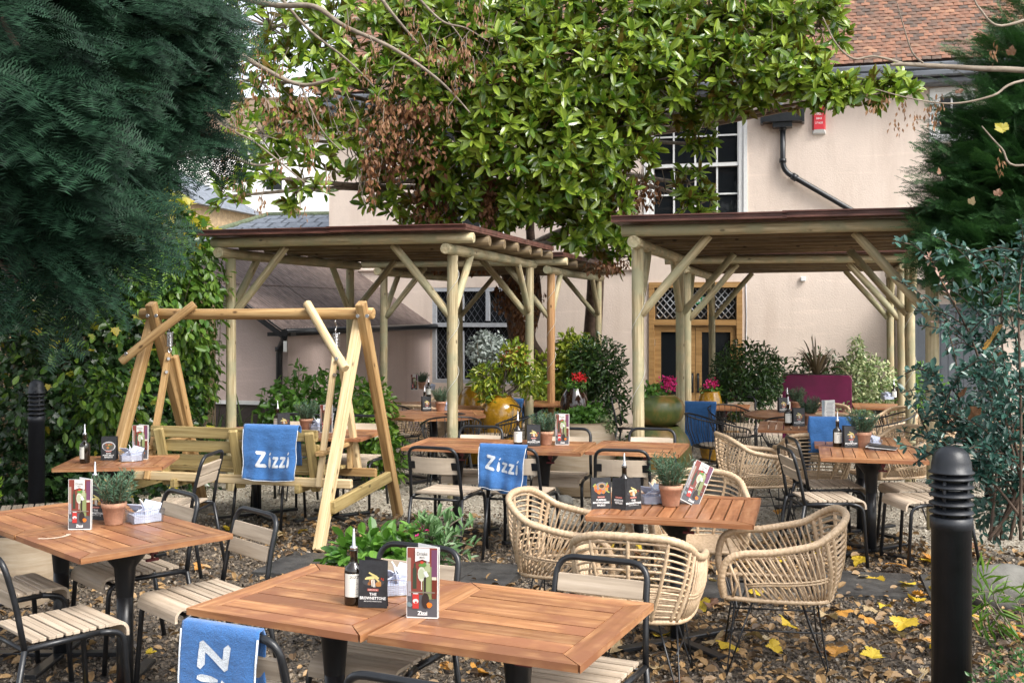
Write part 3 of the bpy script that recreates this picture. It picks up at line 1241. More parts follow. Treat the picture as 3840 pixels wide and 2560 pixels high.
BROWN = [('THE', .026, .0095, .02), ('BROWNETTONE', .094, .0105, .03), ('(BROWNIE X PANETTONE)', .064, .0045, .01)]
MACC = [('PUMPKIN', .052, .0095, .03), ("MAC'N'CHEESE", .090, .0105, .03), ('BAUBLES', .044, .0095, .03)]
TIPP = [('FESTIVE', .052, .0100, .03), ('TIPPLES', .046, .0100, .03)]
PORK = [("ZIZZI'S", .034, .0085, .03), ('PORK BELLY', .078, .0100, .03), ('ARROSTO', .060, .0095, .03)]


def make_brownie():
    t = thing('menu_card', '', 'menu card', group='folded dark menu cards')
    card_panel(t, .105, .165, brownie_picture, BROWN, (0, -.030, 0), 0)
    card_panel(t, .105, .165, mac_picture, [], (.004, .022, 0), R(150))
    return t


def make_mac():
    t = thing('menu_card', '', 'menu card', group='folded dark menu cards')
    card_panel(t, .108, .165, mac_picture, MACC, (-.105, .012, 0), R(4))
    card_panel(t, .085, .165, None, TIPP, (-.018, -.012, 0), R(-40))
    card_panel(t, .100, .165, brownie_picture, BROWN, (.062, -.022, 0), R(22))
    return t


def make_pork():
    t = thing('menu_card', '', 'menu card', group='folded dark menu cards')
    card_panel(t, .105, .165, pork_picture, PORK, (0, -.02, 0), 0)
    card_panel(t, .105, .165, None, [], (0, .035, 0), R(178))
    return t


def drinks_polys(rnd):
    W, H_ = .052, .24
    P = [(rect(0, .135, .104, .208), (.20, .045, .032)), (rect(0, .042, .104, .075), (.085, .085, .095)), (rect(.022, .120, .040, .11), (.22, .26, .11)),
         (rect(.042, .185, .020, .095), (.14, .05, .10)), (rect(-.045, .15, .011, .11), (.32, .25, .20))]
    P.append((rect(.018, .172, .018, .030), (.34, .38, .22)))       # green bottle
    P.append((rect(.018, .197, .007, .026), (.40, .40, .38)))
    P.append((rect(-.026, .135, .013, .07), (.035, .05, .03)))      # wine bottle
    P.append((rect(-.026, .172, .006, .028), (.035, .05, .03)))
    P.append((blob(-.002, .150, .016, 12, .05, .85, 1.6, rnd), (.50, .52, .42)))      # gin glass
    P.append((blob(-.002, .150, .012, 12, .1, .85, 1.5, rnd), (.38, .42, .28)))
    P.append((rect(-.002, .112, .003, .030), (.55, .55, .50)))
    for i in range(5):
        P.append((blob(-.006 + i * .004, .180 + (i % 2) * .006, .006, 7, .3, 1, 1, rnd), (.10, .22, .05)))
    P.append((blob(-.001, .190, .006, 7, .3, 1, 1, rnd), (.48, .05, .03)))
    P.append((rect(.014, .150, .012, .020, .5), (.62, .62, .60)))   # white tag
    P.append((blob(.012, .060, .012, 12, .05, 1.1, 2.2, rnd), (.03, .02, .018)))      # dark decanter
    P.append((rect(.010, .110, .007, .060), (.03, .02, .018)))
    P.append((rect(.042, .100, .016, .065), (.13, .025, .015)))     # stout
    P.append((rect(.042, .136, .016, .010), (.60, .52, .42)))
    P.append((rect(-.022, .058, .022, .050), (.44, .035, .03)))     # drinks can
    P.append((blob(-.022, .058, .010, 10, .05, 1, .8, rnd), (.60, .58, .56)))
    P.append((blob(-.021, .054, .004, 8, .2, 1, 1, rnd), (.48, .03, .03)))
    P.append((rect(-.022, .084, .018, .004), (.52, .50, .50)))
    P.append((blob(.026, .046, .010, 9, .15, 1, 1, rnd), (.62, .17, .02)))            # orange
    P.append((blob(-.043, .045, .009, 7, .3, 1, 1, rnd), (.16, .22, .24)))
    P.append((rect(-.044, .100, .012, .05), (.30, .28, .30)))
    P.append((rect(.0, .0885, .090, .004), (.20, .17, .14)))
    P.append(([(-.024, .240 - .002), (-.024, .192), (.001, .200), (.026, .192), (.026, .238)], (.66, .64, .61)))   # white pennant
    return P


def make_drinks():
    t = thing('drinks_menu', '', 'menu', group='tall folded drinks menus')
    p = MB().box((0, 0, .12), (.108, .0015, .24)).build('front_leaf', PAPER, t, (0, 0, 0), (R(-1), 0, 0))
    col_polys('picture', drinks_polys(random.Random(4)), p, None, -.0011, -.00012)
    text_scaled('Drinks', .036, .012, 0, Matrix.Translation((.001, -.0070, .220)), INK, 'lettering', p)
    text_scaled('- MENU -', .026, .005, .01, Matrix.Translation((.001, -.0070, .207)), INK, 'lettering', p)
    text_scaled('Zizzi', .034, .014, .03, Matrix.Translation((.002, -.0070, .019)), WHITEINK, 'lettering', p)
    MB().box((0, 0, .12), (.108, .0015, .24)).build('back_leaf', PAPER, t, (.012, .040, 0), (R(-1), 0, R(-36)))
    MB().box((0, 0, .117), (.104, .001, .232)).build('inner_leaf', PAPER, t, (-.002, .018, 0), (R(-1), 0, R(-15)))
    return t


# ------------------------------------------------------------------ towels
LET = [
    [(0, .93), (.07, 1.02), (.62, .99), (.68, .88), (.27, .22), (.58, .23), (.72, .10), (.66, .0), (.04, .02), (-.02, .12), (.40, .80), (.10, .80)],
    [(.88, .02), (.97, .0), (1.03, .14), (1.02, .45), (.97, .66), (.91, .66), (.86, .45), (.84, .14)],
    [(.90, .80), (1.00, .97), (1.05, .90), (.96, .76)],
    [(1.16, .60), (1.22, .70), (1.56, .68), (1.58, .58), (1.36, .18), (1.56, .20), (1.62, .08), (1.56, .02), (1.16, .02), (1.14, .12), (1.38, .54), (1.20, .52)],
    [(1.68, .60), (1.74, .70), (2.08, .68), (2.10, .58), (1.88, .18), (2.08, .20), (2.14, .08), (2.08, .02), (1.68, .02), (1.66, .12), (1.90, .54), (1.72, .52)],
    [(2.26, .02), (2.34, .0), (2.39, .14), (2.38, .45), (2.33, .68), (2.28, .68), (2.24, .45), (2.22, .14)],
    [(2.24, .82), (2.34, .99), (2.39, .92), (2.30, .78)],
]


def towel(name, label, loc, rz, wd, fl, bl, letters=None, mat=None, skew=0.0, rt=.022, group='folded towels laid over the seat backs', hem=True, wav=1.0):
    """a towel hung over a rail: front flap fl long on the -y side, back flap bl long on the +y side; loc is the middle of the fold"""
    mat = mat or BLUE
    t = thing(name, label, 'towel', loc, rz, group)
    ph = random.random() * 6

    def S(x, q, off=0.0):
        """x across -.5..5, q along: 0 at the front hem; returns the cloth point"""
        La = PI * rt
        L = fl + La + bl
        d = q * L
        drop = 0.0
        if d < fl:
            z = -(fl - d)
            y = -rt
            drop = (fl - d) / max(fl, .01)
            ny, nz = -1, 0
        elif d < fl + La:
            a = (d - fl) / rt
            y, z = -rt * math.cos(a), rt * math.sin(a)
            ny, nz = -math.cos(a), math.sin(a)
        else:
            z = -(d - fl - La)
            y = rt
            drop = (d - fl - La) / max(bl, .01)
            ny, nz = 1, 0
        wave = wav * .016 * drop * (math.sin(x * 9 + ph) + .6 * math.sin(x * 19 + 2 * ph) + .4 * math.sin(z * 30 + x * 4))
        y += wave * (1 if ny <= 0 else -1) + (-.02 * drop if ny <= 0 else .03 * drop)
        X = x * wd * (1 - .05 * drop * wav) + skew * z + .004 * math.sin(z * 25 + ph)
        z -= .010 * math.sin(x * 5 + ph) * drop
        return Vector((X, y + ny * off, z + nz * off))
    nx, nq = 30, 40
    vs = [S(-.5 + i / nx, j / nq) for j in range(nq + 1) for i in range(nx + 1)]
    n1 = len(vs)
    vs += [S(-.5 + i / nx, j / nq, -.006) for j in range(nq + 1) for i in range(nx + 1)]
    fs = []
    w_ = nx + 1
    for j in range(nq):
        for i in range(nx):
            a = j * w_ + i
            fs.append((a, a + 1, a + w_ + 1, a + w_))
            fs.append((n1 + a, n1 + a + w_, n1 + a + w_ + 1, n1 + a + 1))
    for i in range(nx):
        a = i
        fs.append((a + 1, a, n1 + a, n1 + a + 1))
        a = nq * w_ + i
        fs.append((a, a + 1, n1 + a + 1, n1 + a))
    for j in range(nq):
        a = j * w_
        fs.append((a, a + w_, n1 + a + w_, n1 + a))
        a = j * w_ + nx
        fs.append((a + w_, a, n1 + a, n1 + a + w_))
    MB().add(vs, fs, True).build('cloth', mat, t)
    if hem:
        pts = [S(-.5, .985 * fl / (fl + PI * rt + bl) * (1 - k / 8), .001) for k in range(9)] + [S(-.5 + k / 16, 0.0, .001) for k in range(17)] + [S(.5, fl / (fl + PI * rt + bl) * k / 8 * .985, .001) for k in range(9)]
        MB().tube(pts, .0032, 4).build('hem', TOWW, t)
    if letters:
        cx, cz, sc, ang = letters       # centre across (fraction), centre height below the fold, letter height, turn
        bm = bmesh.new()
        for poly in LET:
            pts = []
            for (x, z) in poly:
                X, Z = (x - 1.18) * sc, (z - .5) * sc
                c, s = math.cos(ang), math.sin(ang)
                pts.append((c * X - s * Z, s * X + c * Z))
            vv = [bm.verts.new((p[0], 0, p[1])) for p in pts]
            bm.faces.new(vv).normal_update()
        bmesh.ops.triangulate(bm, faces=bm.faces[:])
        for _ in range(2):
            bmesh.ops.subdivide_edges(bm, edges=bm.edges[:], cuts=1, use_grid_fill=True)
        L = fl + PI * rt + bl
        for v in bm.verts:
            x = cx + v.co.x / wd
            q = (fl + cz + v.co.z) / L
            v.co = S(x, max(0.002, q), .0025)
        bmesh.ops.triangulate(bm, faces=bm.faces[:])
        me = bpy.data.meshes.new('lettering')
        bm.to_mesh(me)
        bm.free()
        ob('lettering', me, TOWW, t)
    return t

# ------------------------------------------------------------------ foliage materials
MAGL = mat_leaf('magnolia_leaf', (0.05, 0.125, 0.012), (0.30, 0.40, 0.045), (0.17, 0.10, 0.025), 0.22, 0.30, 0.6)
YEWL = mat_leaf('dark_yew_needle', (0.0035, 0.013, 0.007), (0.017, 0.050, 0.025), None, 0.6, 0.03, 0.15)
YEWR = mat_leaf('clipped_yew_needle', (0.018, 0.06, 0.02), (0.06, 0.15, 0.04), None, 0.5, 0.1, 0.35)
IVY = mat_leaf('dark_ivy_leaf', (0.010, 0.034, 0.010), (0.042, 0.095, 0.022), None, 0.28, 0.15, 0.6)
CLIMB = mat_leaf('fresh_climber_leaf', (0.05, 0.13, 0.02), (0.17, 0.28, 0.035), None, 0.35, 0.3)
YELL = mat_leaf('yellowing_leaf', (0.20, 0.24, 0.02), (0.45, 0.34, 0.03), None, 0.45, 0.3)
BAY = mat_leaf('bay_leaf', (0.02, 0.055, 0.015), (0.06, 0.12, 0.025), None, 0.3, 0.12, 0.5)
VARI = mat_leaf('variegated_leaf', (0.07, 0.15, 0.04), (0.50, 0.52, 0.28), None, 0.4, 0.2)
GOLD = mat_leaf('golden_shrub_leaf', (0.12, 0.19, 0.02), (0.38, 0.42, 0.05), None, 0.35, 0.25)
PIER = mat_leaf('pieris_leaf', (0.09, 0.18, 0.02), (0.34, 0.36, 0.03), None, 0.35, 0.25)
REDTIP = mat_leaf('red_young_leaf', (0.28, 0.05, 0.03), (0.45, 0.14, 0.05), None, 0.4, 0.25)
SILV = mat_leaf('silver_leaf', (0.25, 0.30, 0.28), (0.45, 0.50, 0.48), None, 0.6, 0.1)
STRAP = mat_leaf('strap_leaf', (0.05, 0.12, 0.03), (0.18, 0.25, 0.07), None, 0.4, 0.2)
PHOR = mat_leaf('bronze_flax_leaf', (0.07, 0.05, 0.035), (0.17, 0.13, 0.075), None, 0.35, 0.15)
BLUEL = mat_leaf('blue_green_berberis_leaf', (0.014, 0.05, 0.038), (0.048, 0.135, 0.10), (0.06, 0.12, 0.095), 0.3, 0.12, 0.5)
BOXL = mat_leaf('box_leaf', (0.02, 0.075, 0.02), (0.06, 0.17, 0.035), None, 0.3, 0.2)
LIME = mat_leaf('lime_conifer_leaf', (0.16, 0.30, 0.02), (0.34, 0.50, 0.05), None, 0.5, 0.3)
GREEN = mat_leaf('mid_green_leaf', (0.05, 0.14, 0.02), (0.16, 0.32, 0.05), None, 0.35, 0.25)
SAGE = mat_leaf('sage_green_leaf', (0.05, 0.12, 0.035), (0.16, 0.27, 0.11), None, 0.45, 0.2)
HERB = mat_leaf('rosemary_leaf', (0.035, 0.095, 0.05), (0.14, 0.24, 0.15), None, 0.45, 0.15)
HERBSTEM = mat_plain('rosemary_stem', (0.14, 0.11, 0.06), 0.8)
DEADL = mat_leaf('dead_brown_leaf', (0.10, 0.042, 0.018), (0.27, 0.125, 0.05), None, 0.6, 0.2)
KEYS = mat_leaf('ash_key', (0.16, 0.075, 0.03), (0.36, 0.20, 0.10), None, 0.6, 0.2)
PINKF = mat_leaf('magenta_petal', (0.55, 0.01, 0.14), (0.75, 0.05, 0.30), None, 0.5, 0.3)
REDF = mat_leaf('red_petal', (0.50, 0.01, 0.015), (0.70, 0.03, 0.04), None, 0.5, 0.3)
LITTER = mat_leaf('brown_leaf_litter', (0.06, 0.035, 0.018), (0.38, 0.235, 0.10), None, 0.55, 0.05)
F_YEL = mat_leaf('yellow_fallen_leaf', (0.50, 0.33, 0.02), (0.62, 0.46, 0.04), None, 0.5, 0.15)
F_ORA = mat_leaf('orange_fallen_leaf', (0.42, 0.17, 0.02), (0.52, 0.26, 0.05), None, 0.5, 0.15)
F_TAN = mat_leaf('tan_fallen_leaf', (0.34, 0.24, 0.12), (0.46, 0.36, 0.21), None, 0.6, 0.1)
MOTT = mat_plain('mottled_brown_yellow_leaf', (0.28, 0.15, 0.02), 0.6, 0, .6, 9)
F_BRN = mat_leaf('brown_fallen_leaf', (0.13, 0.06, 0.03), (0.22, 0.11, 0.055), None, 0.5, 0.1)


def mat_gravel(name, cols):
    m, t, p = nodes(name)
    g = t.nodes.new('ShaderNodeNewGeometry')
    n = len(cols)
    c = ramp(t, g.outputs['Random Per Island'], [(i / max(1, n - 1), k) for i, k in enumerate(cols)])
    t.links.new(c, p.inputs['Base Color'])
    p.inputs['Roughness'].default_value = 0.45
    return m


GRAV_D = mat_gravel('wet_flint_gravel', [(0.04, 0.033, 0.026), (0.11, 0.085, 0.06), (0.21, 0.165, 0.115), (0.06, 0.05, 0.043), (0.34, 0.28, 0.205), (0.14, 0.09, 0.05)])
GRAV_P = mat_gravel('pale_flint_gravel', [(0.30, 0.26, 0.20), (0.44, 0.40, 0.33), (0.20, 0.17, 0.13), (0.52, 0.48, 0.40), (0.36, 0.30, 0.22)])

# ------------------------------------------------------------------ ground


def pale_here(x, y):
    """the raked pale gravel under the two timber canopies"""
    s = (x - 0.15) * U.x + (y - 8.6) * U.y
    d = (x - 0.15) * V.x + (y - 8.6) * V.y
    return 1 / (1 + math.exp(-6 * (d - 0.2 + 0.3 * math.sin(1.7 * s))))


xs = np.concatenate([[-120, -40, -20, -12], np.linspace(-8, 8, 65), [12, 20, 40, 120]])
ys = np.concatenate([[-60, -20, -5, 0], np.linspace(1, 21, 81), [25, 40, 80, 250]])
gv, gf = [], []
for y in ys:
    for x in xs:
        gv.append((x, y, gz(y) - .018 + (.012 * math.sin(2.1 * x + 1.3 * y) * math.sin(1.7 * y - x) if abs(x) < 9 and 0 < y < 20 else 0)))
nx = len(xs)
for j in range(len(ys) - 1):
    for i in range(nx - 1):
        a = j * nx + i
        gf.append((a, a + 1, a + nx + 1, a + nx))
GM, t_, p_ = nodes('gravelled_earth')
v_ = coords(t_, rand=False)
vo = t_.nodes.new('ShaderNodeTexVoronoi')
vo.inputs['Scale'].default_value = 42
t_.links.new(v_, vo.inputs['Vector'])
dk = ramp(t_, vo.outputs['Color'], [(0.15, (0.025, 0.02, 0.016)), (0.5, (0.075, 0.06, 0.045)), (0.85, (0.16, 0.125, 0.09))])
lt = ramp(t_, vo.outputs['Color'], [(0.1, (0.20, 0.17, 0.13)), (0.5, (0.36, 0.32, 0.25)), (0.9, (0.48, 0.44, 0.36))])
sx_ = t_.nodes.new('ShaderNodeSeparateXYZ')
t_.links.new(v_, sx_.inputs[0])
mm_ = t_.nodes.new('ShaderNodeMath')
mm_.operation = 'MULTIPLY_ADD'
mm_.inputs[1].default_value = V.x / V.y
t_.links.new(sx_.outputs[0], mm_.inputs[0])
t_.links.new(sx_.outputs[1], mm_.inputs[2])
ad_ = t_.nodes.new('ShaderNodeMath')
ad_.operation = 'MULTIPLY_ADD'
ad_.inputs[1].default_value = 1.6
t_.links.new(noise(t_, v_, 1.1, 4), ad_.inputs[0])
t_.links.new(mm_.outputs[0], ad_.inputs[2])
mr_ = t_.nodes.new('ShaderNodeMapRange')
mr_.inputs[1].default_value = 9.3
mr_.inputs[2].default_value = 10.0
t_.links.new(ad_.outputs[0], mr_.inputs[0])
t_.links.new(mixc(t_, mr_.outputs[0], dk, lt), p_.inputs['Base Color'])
p_.inputs['Roughness'].default_value = 0.7
bump(t_, p_, vo.outputs['Distance'], 0.8, 0.02)
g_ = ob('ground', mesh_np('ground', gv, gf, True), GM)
g_['kind'] = 'structure'

# loose stones
ov = np.array([(1, 0, 0), (-1, 0, 0), (0, 1, 0), (0, -1, 0), (0, 0, .7), (0, 0, -.7), (.62, .62, .25), (-.62, .6, .3), (.6, -.6, .3), (-.6, -.65, .2)])
of = np.array([(4, 6, 0), (4, 2, 6), (4, 7, 2), (4, 1, 7), (4, 9, 1), (4, 3, 9), (4, 8, 3), (4, 0, 8), (0, 6, 2), (2, 7, 1), (1, 9, 3), (3, 8, 0)])


def stones(name, n, y0, y1, smin, smax, mat, keep):
    y = y0 + (y1 - y0) * rng.random(n) ** .9
    x = (rng.random(n) - .5) * (y * 1.02 + .8)
    k = np.array([keep(a, b) for a, b in zip(x, y)])
    x, y = x[k], y[k]
    n = len(x)
    sz = smin + (smax - smin) * rng.random(n) ** 2
    d = rand_dirs(n)
    M = frames(d, rand_dirs(n)) * sz[:, None, None]
    M = M * (0.6 + .6 * rng.random((n, 1, 3)))
    z = np.array([gz(a) for a in y]) - .012 + .012 * np.sin(2.1 * x + 1.3 * y) * np.sin(1.7 * y - x) + sz * .1
    return scatter(name, ov, of, M, np.stack([x, y, z], -1), mat)


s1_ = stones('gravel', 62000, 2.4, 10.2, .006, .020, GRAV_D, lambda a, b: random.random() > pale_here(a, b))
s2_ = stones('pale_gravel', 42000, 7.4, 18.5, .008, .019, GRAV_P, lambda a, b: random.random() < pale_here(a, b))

SLABS = ((-1.32, 7.55, .78, .62, -14), (-.62, 7.20, .60, .56, -16), (-.20, 7.28, .50, .62, -13), (2.26, 7.03, .72, .62, -9), (2.84, 6.93, .40, .60, -12), (1.35, 6.9, .55, .5, -14))
# leaf litter over the near gravel, thick on the right
lv, lf = leaf_t(.62, .16, .22)


def litter(n):
    y = 2.6 + 7.2 * rng.random(n) ** .85
    x = (rng.random(n) - .5) * (y * 1.02 + .8)
    dens = np.clip(.36 + .32 * (x / y * 2) + .25 * np.sin(1.9 * x + .6) * np.sin(1.3 * y), .08, 1)
    onslab = np.zeros(n, bool)
    for (x0, y0, wd, dp, a) in SLABS:
        onslab |= (np.abs(x - x0) < wd * .5) & (np.abs(y - y0) < dp * .5)
    dens = np.where(onslab, dens * .12, dens)
    k = (rng.random(n) < dens) & (np.array([pale_here(a, b) for a, b in zip(x, y)]) < .75)
    x, y = x[k], y[k]
    n = len(x)
    d = rand_dirs(n)
    d[:, 2] *= .25
    up = np.tile([0, 0, 1.0], (n, 1)) + .55 * rand_dirs(n)
    M = frames(d, up) * (.028 + .055 * rng.random((n, 1, 1)) ** 1.5)
    z = np.array([gz(a) for a in y]) + .010 + .02 * rng.random(n)
    return M, np.stack([x, y, z], -1)


M_, T_ = litter(27000)
scatter('leaf_litter', lv, lf, M_, T_, LITTER)

# paving slabs sunk in the gravel
path = thing('path', None, None)
path['kind'] = 'structure'
for (x0, y0, wd, dp, a) in ((-1.32, 7.55, .78, .62, -14), (-.62, 7.20, .60, .56, -16), (-.20, 7.28, .50, .62, -13), (2.26, 7.03, .72, .62, -9), (2.84, 6.93, .40, .60, -12), (1.35, 6.9, .55, .5, -14)):
    m = MB()
    hx, hy = wd / 2, dp / 2
    m.prism([(-hx, -hy + .01), (hx - .02, -hy), (hx, hy - .03), (-hx + .03, hy)], -.05, .016)
    ob('slab', m.mesh('slab'), SLAB, path, (x0, y0, .0), (R(.6), R(-.5), R(a)))

# ------------------------------------------------------------------ the house
F0 = Vector((3.224, 18.9, 0))


def fac(u, v=None):
    k = (u - 1920) / FPX
    s = (k * F0.y - F0.x) / (U.x - k * U.y)
    Y = F0.y + U.y * s
    return s if v is None else (s, EYE - (v - HOR) / FPX * Y)


house = thing('house', 'pink rendered old inn with red clay tiled roof behind the trees', 'building', F0, R(-15))


def wall_holes(name, x0, x1, z0, z1, holes, mat, parent, reveal=.13):
    X = sorted({x0, x1, *[h[0] for h in holes], *[h[1] for h in holes]})
    Z = sorted({z0, z1, *[h[2] for h in holes], *[h[3] for h in holes]})
    m = MB()
    for i in range(len(X) - 1):
        for j in range(len(Z) - 1):
            cx, cz = (X[i] + X[i + 1]) / 2, (Z[j] + Z[j + 1]) / 2
            if any(h[0] < cx < h[1] and h[2] < cz < h[3] for h in holes):
                continue
            m.add([(X[i], 0, Z[j]), (X[i + 1], 0, Z[j]), (X[i + 1], 0, Z[j + 1]), (X[i], 0, Z[j + 1])], [(0, 1, 2, 3)])
    for a, b, c, d in holes:
        y = reveal
        m.add([(a, 0, c), (b, 0, c), (b, 0, d), (a, 0, d), (a, y, c), (b, y, c), (b, y, d), (a, y, d)], [(0, 4, 5, 1), (1, 5, 6, 2), (2, 6, 7, 3), (3, 7, 4, 0), (4, 7, 6, 5)])
    return m.build(name, mat, parent)


sL_ = fac(1234)
sR_ = 11.0
# openings: sash window, door, leaded window, upper window behind the tree
a0, zt = fac(2428, 398)
a1, zb = fac(2789, 845)
SASH = (a0, a1, zb, zt)
d0, dt = fac(2434, 1059)
d1, _ = fac(2784, 1059)
DOORH = (d0, d1, -.40, dt)
l0, lt_ = fac(1621, 1079)
l1, lb_ = fac(1940, 1440)
LEADW = (l0, l1, lb_, lt_)
u0, ut = fac(1640, 470)
u1, ub = fac(1888, 875)
UPW = (u0, u1, ub, ut)
w0, wt = fac(3500, 345)
w1, wb = fac(3640, 520)
RW = (w0, w1, wb, wt)
EAVE = fac(2828, 372)[1]
HOLES = [SASH, DOORH, LEADW, UPW, RW]
wall = wall_holes('wall', sL_, sR_, -.8, EAVE + .3, HOLES, PINK, house)
# left gable end and back
zr_ = EAVE + 5.2
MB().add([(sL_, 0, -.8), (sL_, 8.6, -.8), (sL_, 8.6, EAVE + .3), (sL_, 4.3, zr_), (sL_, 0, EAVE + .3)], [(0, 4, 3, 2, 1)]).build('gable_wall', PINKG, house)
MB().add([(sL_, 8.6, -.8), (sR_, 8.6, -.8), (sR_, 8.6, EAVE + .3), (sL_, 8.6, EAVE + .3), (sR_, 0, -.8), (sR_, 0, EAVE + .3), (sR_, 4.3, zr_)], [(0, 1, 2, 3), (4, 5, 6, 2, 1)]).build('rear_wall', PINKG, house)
zc_ = fac(2300, 1009)[1]
MB().box(((l1 + d0) / 2, -.025, zc_), (d0 - l1 - .1, .05, .05), bev=.01).build('string_course', PINK, house)
MB().box(((sL_ + l0) / 2, -.025, zc_ + .03), (l0 - sL_ - .3, .05, .05), bev=.01).build('string_course', PINK, house)


def sash(parent, name, H, cols, rows, mat, meet=True, fw=.085, bar=.028, sill=True):
    a, b, c, d = H
    y = .05
    m = MB()
    m.box(((a + b) / 2, y, d - fw / 2), (b - a, .09, fw))
    m.box(((a + b) / 2, y, c + fw / 2), (b - a, .09, fw))
    m.box((a + fw / 2, y, (c + d) / 2), (fw, .09, d - c - 2 * fw))
    m.box((b - fw / 2, y, (c + d) / 2), (fw, .09, d - c - 2 * fw))
    # a raised moulding round the frame, slightly proud of the render
    m.box((a - .03, -.012, (c + d) / 2), (.06, .03, d - c + .1))
    m.box((b + .03, -.012, (c + d) / 2), (.06, .03, d - c + .1))
    m.box(((a + b) / 2, -.012, d + .03), (b - a, .03, .06))
    w_ = m.build(name, mat, parent)
    ia, ib, ic, id_ = a + fw, b - fw, c + fw, d - fw
    zm = (ic + id_) / 2
    halves = [(ic, zm - .03, .075), (zm + .03, id_, .045)] if meet else [(ic, id_, .06)]
    if meet:
        MB().box(((a + b) / 2, .055, zm), (ib - ia, .06, .06)).build('meeting_rail', mat, w_)
    for (z0, z1, yy) in halves:
        for i in range(cols):
            for j in range(rows):
                x0, x1 = ia + (ib - ia) * i / cols, ia + (ib - ia) * (i + 1) / cols
                q0, q1 = z0 + (z1 - z0) * j / rows, z0 + (z1 - z0) * (j + 1) / rows
                o = MB().box(((x0 + x1) / 2, yy + .02, (q0 + q1) / 2), (x1 - x0 - bar, .006, q1 - q0 - bar)).build('pane', GLASS, w_)
                o.rotation_euler = (0, 0, 0)
        for i in range(1, cols):
            x = ia + (ib - ia) * i / cols
            MB().box((x, yy, (z0 + z1) / 2), (bar, .04, z1 - z0)).build('glazing_bar', mat, w_)
        for j in range(1, rows):
            z = z0 + (z1 - z0) * j / rows
            MB().box(((ia + ib) / 2, yy + .003, z), (ib - ia, .03, bar)).build('glazing_bar', mat, w_)
        MB().box((ia + .012, yy, (z0 + z1) / 2), (.024, .045, z1 - z0)).box((ib - .012, yy, (z0 + z1) / 2), (.024, .045, z1 - z0)).build('sash_stile', mat, w_)
    if sill:
        MB().box(((a + b) / 2, -.05, c - .03), (b - a + .16, .16, .06), bev=.012).build('sill', mat, w_)
    return w_


sash(house, 'window', SASH, 4, 2, WHITEP)
sash(house, 'window', UPW, 3, 3, WHITEP)
sash(house, 'window', RW, 2, 1, WHITEP)


def lattice(x0, x1, z0, z1, px, pz, r, y, mat, parent, single=True):
    """diagonal lead bars clipped to a rectangle"""
    mb = MB()
    W, Hh = x1 - x0, z1 - z0
    n = int((W / px + Hh / pz)) + 2
    for sgn in (1, -1):
        for i in range(-n, n + 1):
            c = i * px + px * .5
            # line x = c + sgn * px/pz * z  (z measured from z0)
            pts = []
            k = sgn * px / pz
            za, zb_ = 0, Hh
            xa, xb = c + k * za, c + k * zb_
            # clip to 0..W
            if xa == xb:
                continue
            t0, t1 = 0.0, 1.0
            for lim, s in ((0, 1), (W, -1)):
                fa, fb = (xa - lim) * s, (xb - lim) * s
                if fa < 0 and fb < 0:
                    t0 = 2
                    break
                if fa < 0:
                    t0 = max(t0, fa / (fa - fb))
                elif fb < 0:
                    t1 = min(t1, fa / (fa - fb))
            if t0 >= t1 - .02:
                continue
            p = Vector((x0 + xa + (xb - xa) * t0, y - .001 * sgn, z0 + Hh * t0))
            q = Vector((x0 + xa + (xb - xa) * t1, y - .001 * sgn, z0 + Hh * t1))
            if single:
                MB().tube([p, q], r, 4).build('lead_bar', mat, parent)
            else:
                mb.tube([p, q], r, 4, False)
    if not single:
        o = mb.build('lead_lattice', mat, parent)
        o['kind'] = 'stuff'


# leaded window, three lights by two
a, b, c, d = LEADW
m = MB()
fw = .07
m.box(((a + b) / 2, .05, d - fw / 2), (b - a, .09, fw)).box(((a + b) / 2, .05, c + fw / 2), (b - a, .09, fw))
m.box((a + fw / 2, .05, (c + d) / 2), (fw, .09, d - c - 2 * fw)).box((b - fw / 2, .05, (c + d) / 2), (fw, .09, d - c - 2 * fw))
win = m.build('window', GREYP, house)
ztr = fac(1780, 1218)[1]
MB().box(((a + b) / 2, .045, ztr), (b - a - 2 * fw, .08, .075)).build('transom', GREYP, win)
for i in range(3):
    x0, x1 = a + fw + (b - a - 2 * fw) * i / 3, a + fw + (b - a - 2 * fw) * (i + 1) / 3
    if i:
        MB().box((x0, .05, (c + ztr) / 2 - .03), (.07, .085, ztr - c - .17)).box((x0, .05, (d + ztr) / 2), (.07, .085, d - ztr - .15)).build('mullion', GREYP, win)
    for z0, z1 in ((c + fw, ztr - .04), (ztr + .04, d - fw)):
        q = MB().box(((x0 + x1) / 2, .085, (z0 + z1) / 2), (x1 - x0, .006, z1 - z0)).build('pane', GLASS, win)
        lattice(x0, x1, z0, z1, .115, .17, .0045, .078, LEADD, win, False)

